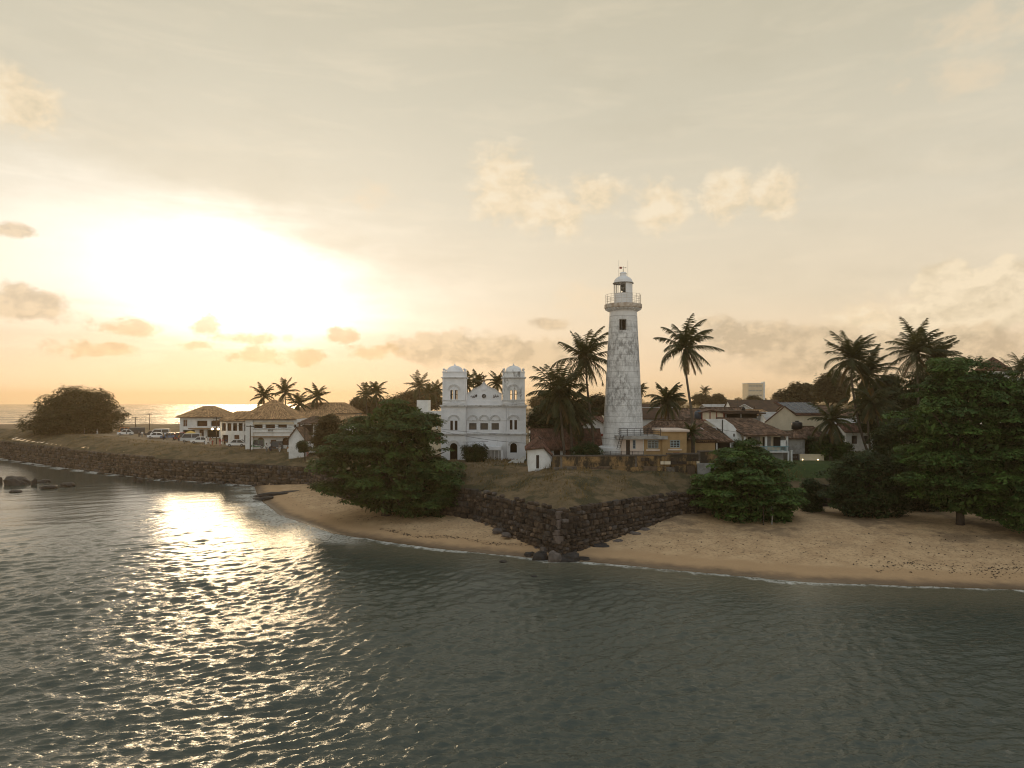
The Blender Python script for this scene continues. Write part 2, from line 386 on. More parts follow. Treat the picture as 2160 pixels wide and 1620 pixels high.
CTRL = np.array([(-185, 236, 7.6, 4.2, 8), (-140, 206, 7.4, 4.3, 8), (-110, 190, 6.8, 4.3, 8), (-74, 162, 6.2, 4.2, 9), (-45, 150, 6.0, 4.0, 10), (-33, 136, 6.1, 4.0, 10),
                 (-15, 108, 6.9, 4.4, 8), (-3, 100, 7.1, 4.6, 8), (4, 92, 7.0, 4.7, 9.5), (13, 93, 7.1, 4.6, 7.5), (15, 98, 7.3, 4.6, 8), (23, 91, 7.2, 4.6, 2.6), (19, 90, 7.2, 4.6, 4), (30, 96, 7.3, 4.5, 4), (42, 98, 7.2, 4.8, 4), (45, 108, 7.2, 4.8, 4), (60, 115, 7.2, 5, 6),
                 (0, 150, 6.8, 4, 10), (50, 150, 7.2, 4, 10), (100, 200, 7.5, 4, 10), (0, 300, 7, 4, 10), (-90, 270, 6.6, 5, 6), (-40, 200, 6.2, 4, 8), (300, 900, 8, 4, 10)], float)
def idw(P, k):
    num = np.zeros(len(P)); den = np.zeros(len(P))
    for c in CTRL:
        w = 1/(((P[:, 0]-c[0])**2+(P[:, 1]-c[1])**2)+9)**1.5
        num += w*c[k]; den += w
    return num/den
def vnoise(P, sc, seed=0):
    x = P[:, 0]*sc+seed*17.3; y = P[:, 1]*sc+seed*9.1
    xi = np.floor(x); yi = np.floor(y); fx = x-xi; fy = y-yi
    h = lambda a, b: np.modf(np.abs(np.sin(a*127.1+b*311.7+seed)*43758.5453))[0]
    sx = fx*fx*(3-2*fx); sy = fy*fy*(3-2*fy)
    return (h(xi, yi)*(1-sx)+h(xi+1, yi)*sx)*(1-sy)+(h(xi, yi+1)*(1-sx)+h(xi+1, yi+1)*sx)*sy
def sm(a, b, x):
    t = np.clip((x-a)/(b-a), 0, 1); return t*t*(3-2*t)
def height(P):
    P = np.asarray(P, float).reshape(-1, 2)
    d = sdist(P, LAND); w = sdist(P, BEACH)
    zb = np.where(w > 0, np.minimum(.105*w, 1.9+.01*w), np.maximum(.13*w, -5))
    zb = zb+np.where(w > 1.5, .10*(vnoise(P, .35, 3)-.5)+.05*(vnoise(P, 1.3, 4)-.5), 0)
    zp, zt, wid = idw(P, 2), idw(P, 3), idw(P, 4)
    slope = zt+(zp-zt)*np.clip((d-1.5)/wid, 0, 1)**.85
    slope = slope+(.40*(vnoise(P, .24, 1)-.5)+.30*(vnoise(P, .7, 2)-.5))*sm(1.5, 5, d)*(1-.75*sm(wid*.9, wid*1.4, d))
    z = np.where(d < .9, zb, zb+(slope-zb)*np.clip((d-.9)/.7, 0, 1))
    return z, d, w
def gz(x, y): return float(height([(x, y)])[0][0])

def axis(lo, hi, fine_lo, fine_hi, step, grow):
    a = list(np.arange(fine_lo, fine_hi, step)); s = step
    while a[-1] < hi: s *= grow; a.append(a[-1]+s)
    s = step
    while a[0] > lo: s *= grow; a.insert(0, a[0]-s)
    return np.array(a)
def grid_faces(nx, ny):
    i = np.arange(ny-1)[:, None]*nx+np.arange(nx-1)[None]; i = i.ravel()
    return np.stack([i, i+1, i+nx+1, i+nx], 1)
def compact(V, Fc):
    u, inv = np.unique(Fc, return_inverse=True)
    return V[u], inv.reshape(Fc.shape), u
def build_land():
    xs = axis(-260, 2600, -62, 78, .8, 1.03); ys = axis(45, 2900, 54, 128, .8, 1.025)
    gx, gy = np.meshgrid(xs, ys); P = np.stack([gx.ravel(), gy.ravel()], 1)
    z, d, w = height(P)
    V = np.c_[P, z]; Fc = grid_faces(len(xs), len(ys))
    fd = d[Fc].min(1); fz = z[Fc].max(1)
    c = P[Fc].mean(1); dc = d[Fc].mean(1)
    lawn = (c[:, 0] > 34) & (c[:, 0] < 75) & (c[:, 1] > 90) & (c[:, 1] < 119) & (fd > 1.0)
    road = (fd > 1.0) & ~lawn & (((dc > 13.5) & (dc < 26) & (c[:, 0] < -28) & (c[:, 1] < 215) & (c[:, 0] > -125)))
    land = (fd > 1.0) & ~lawn & ~road
    beach = (fd <= 1.0) & (fz > -4.9) & (c[:, 0] > -75) & (c[:, 0] < 330) & (c[:, 1] < 150)
    out = {}
    for nm, sel in (('grassy_bank', land), ('lawn', lawn), ('street', road), ('beach', beach)):
        v, f, u = compact(V, Fc[sel]); me = fast(nm, v, f, smooth=True)
        a = me.attributes.new('dw', 'FLOAT', 'POINT'); a.data.foreach_set('value', w[u].astype(np.float32))
        a = me.attributes.new('dl', 'FLOAT', 'POINT'); a.data.foreach_set('value', d[u].astype(np.float32))
        out[nm] = tag(link(nm, me), kind='structure')
    def attr(t, n): return t.new('ShaderNodeAttribute', attribute_name=n).outputs['Fac']
    # grass: dry and green patches, worn earth tracks
    def ex(t, col, pos):
        wear = t.sstep(t.noise(pos, .17, 4, .6, .8), .51, .57)
        tr = t.noise(pos, .9, 6, .7)
        dl = attr(t, 'dl')
        wear = t.m('MULTIPLY', wear, t.m('MULTIPLY', t.sstep(dl, 7, 10), t.sstep(tr, .35, .55)))
        rim = t.m('MULTIPLY', t.sstep(dl, 9.2, 10.5), t.sstep(dl, 40, 25))
        sx = t.new('ShaderNodeSeparateXYZ'); t.l.new(pos, sx.inputs[0])
        rim = t.m('MULTIPLY', rim, t.sstep(sx.outputs[0], -22, -34))
        wear = t.m('MAXIMUM', wear, t.m('MULTIPLY', rim, .7))
        lowdark = t.sstep(t.noise(pos, .3, 6, .65), .46, .60)
        col = t.mix(t.m('MULTIPLY', lowdark, .9), col, (.050, .046, .020, 1))
        return t.mix(t.m('MULTIPLY', wear, .9), col, (.24, .165, .095, 1))
    out['grassy_bank'].data.materials.append(mat('dry_turf', (.175, .122, .066), (.105, .078, .040), .7, .95, extra=ex, bump=.10, bscale=5))
    out['lawn'].data.materials.append(mat('lawn_turf', (.052, .080, .020), (.036, .06, .016), 1.2, .95, bump=.05, bscale=9))
    out['street'].data.materials.append(mat('sandy_street', (.30, .225, .14), (.20, .15, .095), .5, .95, bump=.02))
    def sand(t, col, pos):
        dw = attr(t, 'dw'); n = t.noise(pos, .7, 4, .6)
        e = t.m('ADD', dw, t.m('MULTIPLY', t.m('SUBTRACT', n, .5), 2.2))
        foot = t.sstep(t.noise(pos, 3.2, 4, .65), .50, .62)
        col = t.mix(t.m('MULTIPLY', foot, t.m('MULTIPLY', t.sstep(e, 4.0, 6.5), .38)), col, (.13, .085, .05, 1))
        col = t.mix(t.m('MULTIPLY', t.sstep(e, 5.2, 3.8), .8), col, (.42, .27, .145, 1))
        leaf = t.m('MULTIPLY', t.sstep(t.noise(pos, .3, 3, .6), .46, .62), t.sstep(dw, 9, 15))
        col = t.mix(t.m('MULTIPLY', leaf, .55), col, (.10, .07, .045, 1))
        return t.mix(t.sstep(e, 2.6, .6), col, (.17, .115, .07, 1))
    ms = mat('beach_sand', (.56, .385, .22), (.46, .305, .17), .5, .95, extra=sand, bump=.085, bscale=2.4)
    t = NT(ms.node_tree); t.put(t.n['Principled BSDF'].inputs['Roughness'], t.m('ADD', .25, t.m('MULTIPLY', t.sstep(attr(t, 'dw'), .2, 1.6), .7)))
    out['beach'].data.materials.append(ms)
build_land()

# ---------------------------------------------------------------- sea
def build_sea():
    ys = [22.0]
    while ys[-1] < 2700: ys.append(ys[-1]*(1.0038 if ys[-1] < 80 else 1.005 if ys[-1] < 120 else 1.007 if ys[-1] < 260 else 1.013)+(.012 if ys[-1] < 260 else .2))
    ys = np.array(ys); xs = list(np.arange(-26, 30, .12)); s = .12
    while xs[-1] < 2400: s *= (1.006 if xs[-1] < 200 else 1.06); xs.append(xs[-1]+s)
    s = .12
    while xs[0] > -2400: s *= (1.006 if xs[0] > -200 else 1.06); xs.insert(0, xs[0]-s)
    xs = np.array(xs); nx, ny = len(xs), len(ys)
    gx, gy = np.meshgrid(xs, ys); P = np.stack([gx.ravel(), gy.ravel()], 1)
    dx = np.gradient(xs); dy = np.gradient(ys); sp = np.maximum(np.broadcast_to(dx[None], (ny, nx)), np.broadcast_to(dy[:, None], (ny, nx))).ravel()
    w = sdist(P, BEACH); d = sdist(P, LAND)
    dsh = np.maximum(w, d)                           # negative offshore
    keep = dsh[grid_faces(nx, ny)].min(1) < 2.5
    Fc = grid_faces(nx, ny)[keep]; V2, Fc, u = compact(P, Fc); sp = sp[u]; dsh = dsh[u]; w = w[u]; d = d[u]
    x, y = V2[:, 0], V2[:, 1]
    # waves bend round the bastion: warp the phase field a little
    wx = x+4*vnoise(V2, .05, 5)+1.3*vnoise(V2, .16, 6); wy = y+5*vnoise(V2, .045, 7)+1.5*vnoise(V2, .15, 8)
    h = np.zeros(len(x)); hs = np.zeros(len(x)); rg = np.random.default_rng(3); N = 120
    gust = .30+1.05*(.6*vnoise(V2, .05, 11)+.4*vnoise(V2, .13, 12))**.9+.15
    for i in range(N):
        lam = .36*(6.5/.36)**((i/(N-1))**1.35)*rg.uniform(.9, 1.1); k = 2*math.pi/lam
        a = math.radians(-68+rg.normal(0, 17 if lam > 3 else 30)); s = .0235*rg.uniform(.6, 1.3)*(1.5 if lam < 1.0 else 1.15 if lam < 1.8 else .6 if lam < 3.5 else .42)
        ph = rg.uniform(0, 6.28); q = np.sin(k*(math.cos(a)*wx+math.sin(a)*wy)+ph)
        q = 2*((q+1)/2)**1.9-1
        (hs if lam < 2.2 else h)[:] += (s/k)*q*np.clip((lam-2*sp)/(1.4*sp+1e-6), 0, 1)*(gust if lam < 4 else 1)
    for lam, a, am in ((19, -60, .12), (27, -75, .14), (12, -80, .06)):
        k = 2*math.pi/lam; q = np.sin(k*(math.cos(R(a))*wx+math.sin(R(a))*wy)+lam)
        h += am*(2*((q+1)/2)**2.2-.75)*np.clip((lam-2.2*sp)/(2.5*sp), 0, 1)*sm(-14, -45, dsh)
    h = h+1.45*hs+2.5*np.clip(hs, 0, .12)**2/.06*.6
    calm = .16+.84*sm(-1, -16, dsh)
    lee = 1-.45*sm(6, 30, x)*sm(-34, -6, dsh)
    z = h*calm*lee*(1-.28*sm(42, 105, y)-.22*sm(62, 100, y)*sm(-45, -75, x))+.02
    me = fast('sea', np.c_[V2, z], Fc, smooth=True)
    n1 = vnoise(V2, .5, 21); n2 = vnoise(V2, 1.7, 22); n3 = vnoise(V2, .12, 23)
    left = sm(-14, -24, x)*sm(140, 118, y)
    edge = dsh+1.2*(n1-.5)+.5*(n2-.5)
    foam = sm(-1.0, -.15, edge)*(.25+.6*n2)
    foam = np.maximum(foam, left*sm(-5.5, -.8, edge)*(.3+.7*n1)*sm(.25, .6, n3+.25*n1))
    foam = np.maximum(foam, .95*sm(-3.4, -.3, edge)*(d > w)*sm(.35, .7, .55*n1+.45*n3))
    a = me.attributes.new('foam', 'FLOAT', 'POINT'); a.data.foreach_set('value', foam.astype(np.float32))
    a = me.attributes.new('shallow', 'FLOAT', 'POINT'); a.data.foreach_set('value', (sm(-9, -.2, np.where(d > w, -9, w))).astype(np.float32))
    o = tag(link('sea', me), kind='structure')
    m = bpy.data.materials.new('sea_water'); m.use_nodes = True; t = NT(m.node_tree); b = t.n['Principled BSDF']
    at = lambda n: t.new('ShaderNodeAttribute', attribute_name=n).outputs['Fac']
    geo = t.new('ShaderNodeNewGeometry'); pos = geo.outputs['Position']
    deep = t.mix(at('shallow'), (.056, .068, .055, 1), (.13, .122, .085, 1))
    fo = t.m('MULTIPLY', at('foam'), t.sstep(t.noise(pos, 2.2, 7, .7), .36, .56))
    t.put(b.inputs['Base Color'], t.mix(fo, deep, (.72, .72, .68, 1)))
    t.put(b.inputs['Roughness'], t.m('ADD', .10, t.m('MULTIPLY', fo, .6)))
    b.inputs['IOR'].default_value = 1.333; b.inputs['Specular IOR Level'].default_value = .5
    mp = t.new('ShaderNodeMapping'); t.l.new(pos, mp.inputs[0]); mp.inputs['Scale'].default_value = (.55, 1.15, 1); mp.inputs['Rotation'].default_value = (0, 0, R(14))
    n1 = t.noise(mp.outputs[0], 3.5, 4, .55, .35)
    mp2 = t.new('ShaderNodeMapping'); t.l.new(pos, mp2.inputs[0]); mp2.inputs['Scale'].default_value = (.35, 1, 1)
    n2 = t.noise(mp2.outputs[0], .22, 5, .6)
    sx = t.new('ShaderNodeSeparateXYZ'); t.l.new(pos, sx.inputs[0])
    far = t.sstep(sx.outputs[1], 170, 480)
    hgt = t.m('MULTIPLY', n1, t.m('ADD', .034, t.m('MULTIPLY', t.sstep(sx.outputs[1], 85, 34), .09)))
    bn = t.new('ShaderNodeBump'); bn.inputs['Strength'].default_value = .8; bn.inputs['Distance'].default_value = 1.0
    t.l.new(hgt, bn.inputs['Height'])
    # distant wavelets, too small to mesh: tilt the normal itself
    def vnz(vec, sc):
        n = t.new('ShaderNodeTexNoise'); t.put(n.inputs['Vector'], vec); n.inputs['Scale'].default_value = sc; n.inputs['Detail'].default_value = 3
        return t.vm('SUBTRACT', n.outputs['Color'], (.5, .5, .5))
    mp3 = t.new('ShaderNodeMapping'); t.l.new(pos, mp3.inputs[0]); mp3.inputs['Scale'].default_value = (.45, 1, 1)
    tilt = t.vm('ADD', vnz(mp3.outputs[0], 1.1), vnz(mp2.outputs[0], .12))
    tilt = t.vm('MULTIPLY', tilt, (1.0, 1.7, 0))
    sc = t.new('ShaderNodeVectorMath', operation='SCALE'); t.l.new(tilt, sc.inputs[0]); t.put(sc.inputs['Scale'], t.m('ADD', .03, t.m('MULTIPLY', far, 1.5)))
    nn = t.vm('NORMALIZE', t.vm('ADD', bn.outputs[0], sc.outputs[0])); t.l.new(nn, b.inputs['Normal'])
    me.materials.append(m)
build_sea()

# ---------------------------------------------------------------- haze: thin sea air glowing towards the sun
def build_haze():
    mb = MB().box(-2600, 3100, -60, 3150, -7, 46)
    m = bpy.data.materials.new('haze'); m.use_nodes = True; t = NT(m.node_tree); t.n.clear()
    out = t.new('ShaderNodeOutputMaterial'); v = t.new('ShaderNodeVolumePrincipled')
    v.inputs['Color'].default_value = (1.0, .76, .48, 1); v.inputs['Density'].default_value = HAZE; v.inputs['Anisotropy'].default_value = .6
    t.l.new(v.outputs[0], out.inputs['Volume'])
    tag(mb.build('haze', m), kind='stuff')
HAZE = .0003
build_haze()

# ---------------------------------------------------------------- ramparts of rubble stone
def stone_mesh(i, seed):
    r = random.Random(seed); v = []
    for (fx, fz, y) in [(-.5, -.5, .5), (.5, -.5, .5), (.5, .5, .5), (-.5, .5, .5)]: v.append((fx, y, fz))
    for (fx, fz) in [(-.5, -.5), (.5, -.5), (.5, .5), (-.5, .5)]: v.append((fx*r.uniform(.84, 1.02), -.18+r.uniform(-.05, .08), fz*r.uniform(.84, 1.02)))
    for (fx, fz) in [(-.5, -.5), (.5, -.5), (.5, .5), (-.5, .5)]: v.append((fx*r.uniform(.5, .8), -.5+r.uniform(-.08, .12), fz*r.uniform(.5, .8)))
    f = [(8, 9, 10, 11)]
    for a in (0, 4):
        for j in range(4):
            k = (j+1) % 4; f.append((a+j, a+k, a+k+4, a+j+4))
    return v, f
STV = [stone_mesh(i, 100+i) for i in range(7)]
def stone_wall(name, label, pts, zt_at, zf_at, batter, courses, wid, mats_w, quoins=None, seed=1, extra_top=0):
    r = random.Random(seed)
    root = thing(name, label, 'sea wall', (pts[0][0], pts[0][1], 0)); ox, oy = pts[0]
    meshes = {}
    for i, (v, f) in enumerate(STV):
        for k in range(4):
            me = bpy.data.meshes.new('stone'); me.from_pydata(v, [], f); me.update(); me.materials.append(M_stone[k]); meshes[i, k] = me
    st = []; core = MB(); prev = None
    P = [Vector(p) for p in pts]; n = len(P); nor = []
    for i in range(n-1):
        e = (P[i+1]-P[i]).normalized(); nor.append(Vector((e.y, -e.x)))          # outward (towards the sea)
    ring = []
    for i in range(n):
        a = nor[max(i-1, 0)]; b = nor[min(i, n-2)]; mt = (a+b).normalized(); k = 1/max(.35, mt.dot(a))
        ring.append((P[i], mt*k))
    for i in range(n):
        p, mt = ring[i]; zt = zt_at(p.x, p.y); zf = zf_at(p.x, p.y)-1.2; hb = batter*(zt-zf-1.2)
        for off, z in ((-.08, zf), (-.08-hb, zt-.10), (-2.6, gz(p.x-mt.x*2.6, p.y-mt.y*2.6)+.06), (-2.6, zf)):
            q = p+mt*off; core.v.append((q.x-ox, q.y-oy, z))
    for i in range(n-1):
        for j in range(4):
            a = i*4+j; b = i*4+(j+1) % 4; core.f.append((a, b, b+4, a+4))
    core.f.append((0, 1, 2, 3)); core.f.append(tuple((n-1)*4+j for j in (3, 2, 1, 0)))
    co = core.build('wall_core', M_mortar, root); co.data.materials.append(MATS['dry_turf'])
    for pf in co.data.polygons:
        if pf.normal.z > .5: pf.material_index = 1
    for i in range(n-1):
        e = P[i+1]-P[i]; L = e.length; e.normalize(); nn = nor[i]
        zlo = min(zf_at(*P[i]), zf_at(*P[i+1])); z = zlo-.15
        ztm = max(zt_at(*P[i]), zt_at(*P[i+1]))+extra_top
        while z < ztm:
            hh = r.uniform(*courses); s = r.uniform(-.3, .1)
            while s < L:
                ww = r.uniform(*wid); c = s+ww/2; fr = min(max(c/L, 0), 1)
                q = P[i].lerp(P[i+1], fr); zt = zt_at(q.x, q.y)+extra_top*r.uniform(0, 1); zf = zf_at(q.x, q.y)-.3
                if zf < z+hh/2 < zt+.05 and c < L+.1 and r.random() > .04:
                    rec = batter*(z+hh/2-zf)
                    ctr = q-nn*(rec+r.uniform(-.04, .20)); dep = r.uniform(.45, .6)
                    st.append(((ctr.x, ctr.y, z+hh/2+r.uniform(-.06, .06)), math.atan2(e.y, e.x), r.uniform(-.13, .13), (ww*r.uniform(.84, 1.05), dep, hh*r.uniform(.80, 1.08)), r.randrange(7), r.choices(range(4), mats_w)[0]))
                s += ww
            z += hh
    st.sort(key=lambda q: (-q[3][0]*q[3][2]/(q[0][0]**2+q[0][1]**2) if q[0][0] > -85 else 0))
    for (c, rz, ry, sc, i, k) in st[:290]:
        o = link('stone', meshes[i, k], None, root); o.location = (c[0]-ox, c[1]-oy, c[2]); o.rotation_euler = (0, ry, rz); o.scale = sc
    if len(st) > 290:
        for k in range(4):
            sel = [q for q in st[290:] if q[5] == k]
            if not sel: continue
            V, Fq = [], []
            for (c, rz, ry, sc, i, _) in sel:
                v = np.array(STV[i][0])*np.array(sc); cr, sr = math.cos(rz), math.sin(rz)
                v = np.c_[v[:, 0]*cr-v[:, 1]*sr+c[0]-ox, v[:, 0]*sr+v[:, 1]*cr+c[1]-oy, v[:, 2]+c[2]+v[:, 0]*ry*-1]
                Fq.append(np.array(STV[i][1])+12*len(V)); V.append(v)
            me = fast('stonework', np.concatenate(V), np.concatenate(Fq), RNG.random(len(sel)*9)); me.materials.append(M_stone[k])
            tag(link('stonework', me, None, root), kind='stuff')
    return root, meshes
zt_f = lambda x, y: float(idw(np.array([[x, y]]), 3)[0])
def zf_f(x, y):
    P_ = np.array([[x, y]]); w = sdist(P_, BEACH)[0]
    return min(.105*w, 1.9+.01*w) if w > 0 else -.35
lw, _ = stone_wall('rampart_wall', 'long dark rubble rampart wall rising from the sea below the grassy street bank', NEAR[0:10], zt_f, zf_f, .20, (.38, .80), (.40, 1.25), (5, 5, 3, 1.2), seed=4)
bw, _ = stone_wall('bastion_wall', 'pointed corner bastion of dark stone blocks on the beach below the lighthouse', NEAR[9:13], zt_f, zf_f, .17, (.34, .68), (.34, 1.05), (6, 4, 2.4, 1.5), seed=9, extra_top=.25)
stone_wall('retaining_wall', 'low dark retaining wall under the lawn, half hidden behind beach trees', NEAR[12:15], zt_f, zf_f, .12, (.45, .7), (.6, 1.1), (6, 4, 2, 1), seed=12)
# big pale corner stones of the bastion
cz = 1.5; k = 0
qm = MB().box(-.5, .5, -.5, .5, -.5, .5).mesh('corner_stone'); bmq = bmesh.new(); bmq.from_mesh(qm)
bmesh.ops.bevel(bmq, geom=bmq.edges[:], offset=.09, segments=1, affect='EDGES'); bmq.to_mesh(qm); bmq.free(); qm.materials.append(M_quoin)
while cz < 4.1:
    hh = [.8, .62, .95, .85, .7, .7][k % 6]
    o = link('corner_stone', qm, None, bw); rec = .17*(cz+hh/2)*1.32
    o.location = (4.7-NEAR[9][0], 71.5-NEAR[9][1]+.02+rec, cz+hh/2); o.rotation_euler = (0, 0, R(44+random.uniform(-9, 9))); o.scale = (.78+.22*(k % 2), .8, hh*.95)
    cz += hh; k += 1
def rock(name, label, loc, sc, m, seed, cat='rock', group=None, flat=0, parent=None, sub=3, rz=None):
    bm = bmesh.new(); bmesh.ops.create_icosphere(bm, subdivisions=sub, radius=1)
    rg = random.Random(seed); ph = [rg.uniform(0, 6.28) for _ in range(9)]
    for v in bm.verts:
        c = v.co; f = 1+.22*math.sin(c.x*2.3+ph[0])*math.sin(c.y*2.1+ph[1])+.16*math.sin(c.z*3.7+ph[2]+c.x*2)+.10*math.sin(c.x*6+ph[3])*math.sin(c.y*5.3+ph[4])+.07*math.sin(c.z*9+c.y*7+ph[5])
        q = c*f; mx = max(abs(q.x), abs(q.y), abs(q.z)); q = q.lerp(q/mx*.85, .35)
        v.co = (q.x*sc[0], q.y*sc[1], max(q.z, -.5)*sc[2])
    me = bpy.data.meshes.new(name); bm.to_mesh(me); bm.free()
    o = link(name, me, m, parent, loc); o.rotation_euler = (0, 0, rg.uniform(-.4, .4) if rz is None else rz)
    if parent is None: tag(o, label, cat, group)
    return o
sr = 'black rocks standing in the sea off the rampart'
for i, (u, v, wpx, hpx, lab) in enumerate([
    (37, 1022, 50, 14, 'large humped black rock in the sea at the left edge'), (72, 1023, 11, 11, 'small upright black rock touching the right end of the big humped rock'),
    (92, 1017, 30, 5, 'thin flat black rock just right of the upright rock'), (-2, 1020, 12, 10, 'black rock cut off by the left edge beside the big humped rock'),
    (142, 1026, 28, 7, 'flat-topped black rock standing alone right of the thin flat rock'), (100, 1030, 38, 5, 'low wave-washed black rock between the humped and the flat-topped rock'),
    (33, 1038, 26, 4, 'barely showing black rock in the water below the big humped rock'),
    (284, 1016, 10, 11, 'upright black rock by the foot of the rampart wall'), (296, 1018, 13, 8, 'rounded black rock right of the upright one at the rampart foot'), (316, 1018, 12, 5, 'low black rock nearest the rampart wall on the right of the pair')]):
    Y = 16*F/(v-HV); rock('sea_rock', lab, (X(u, Y), Y, 0), (wpx/F*Y/2.1, wpx/F*Y/2.6, hpx/F*Y/.78), M_rock, 30+i, group=sr)
# rubble at the rampart foot
for i in range(28):
    f = i/27; j = f*6.0; a = int(min(j, 5)); q = Vector(NEAR[a+1-0]).lerp(Vector(NEAR[min(a+2, 7)]), j-a)
    if f > .78: continue
    rock('foot_rock', 'dark rock lying in the surf along the foot of the rampart wall', (q.x-random.uniform(.2, 1.4), q.y-random.uniform(.4, 2.2), -.1), (random.uniform(.4, 1.1), random.uniform(.4, .9), random.uniform(.3, .7)), M_rock, 200+i, group='rocks along the rampart foot', sub=2)
bs = 'stones fallen at the foot of the bastion'
for i, (u, v, wpx, hpx, grey, lab) in enumerate([
    (1118, 1173, 22, 16, 0, 'black rock at the water in front of the bastion point, leftmost of the tight cluster'), (1138, 1180, 30, 22, 0, 'black rock in the middle of the cluster left of the bastion point'),
    (1152, 1168, 28, 24, 1, 'grey boulder against the wall just left of the bastion point'), (1172, 1183, 32, 26, 1, 'upright grey boulder standing in the water under the corner stones'),
    (1200, 1182, 44, 24, 0, 'long black ledge rock right of the upright boulder'), (1232, 1180, 34, 7, 0, 'flat black rock reaching onto the sand right of the bastion point'),
    (1086, 1165, 12, 5, 0, 'small black rock on the wet sand left of the bastion point'), (1102, 1166, 14, 5, 0, 'small flat black rock beside the cluster at the bastion point'),
    (1060, 1185, 18, 5, 0, 'dark rock awash alone in the shallows left of the bastion'), (1127, 1215, 12, 4, 0, 'tiny dark rock awash in front of the bastion point'),
    (1300, 1146, 26, 13, 1, 'grey boulder on the sand under the right bastion face, nearest the point'), (1316, 1138, 24, 13, 1, 'rounded pale boulder second along the right bastion face'),
    (1340, 1128, 22, 11, 1, 'boulder third along the right bastion face'), (1358, 1122, 30, 13, 1, 'largest flat boulder at the upper end of the right bastion face'),
    (1265, 1152, 40, 12, 0, 'dark blocky ledge stone at the foot of the right bastion face'),
    (1050, 1120, 22, 9, 1, 'pale boulder half buried in sand under the left bastion face'), (1068, 1128, 20, 9, 1, 'pale boulder next to the half buried one under the left bastion face'),
    (1020, 1100, 14, 9, 1, 'small pale boulder at the inner end of the left bastion face')]):
    zz = 0 if v > 1160 else (.5 if v > 1130 else 1.0); Y = (H-zz)*F/(v-HV)
    rock('boulder' if grey else 'shore_rock', lab, (X(u, Y), Y, zz-.05), (wpx/F*Y/1.8, wpx/F*Y/2.2, hpx/F*Y/1.3), M_rockgrey if grey else M_rock, 60+i, group=bs)
lg = 'jagged black rock shelves between beach and sea'
for i, (u, v, wpx, hpx, lab) in enumerate([(572, 1042, 66, 6, 'long jagged black rock shelf at the water end of the cove beach'), (608, 1038, 70, 5, 'long black rock shelf running up the cove sand'), (556, 1049, 40, 4, 'low black rock shelf nearest the water in the cove'), (640, 1030, 40, 4, 'black rock shelf end by the rampart wall foot')]):
    Y = 15.5*F/(v-HV); rock('rock_shelf', lab, (X(u, Y), Y, .35), (wpx/F*Y/1.9, .8, hpx/F*Y/1.2), M_rock, 90+i, group=lg, rz=R(24))
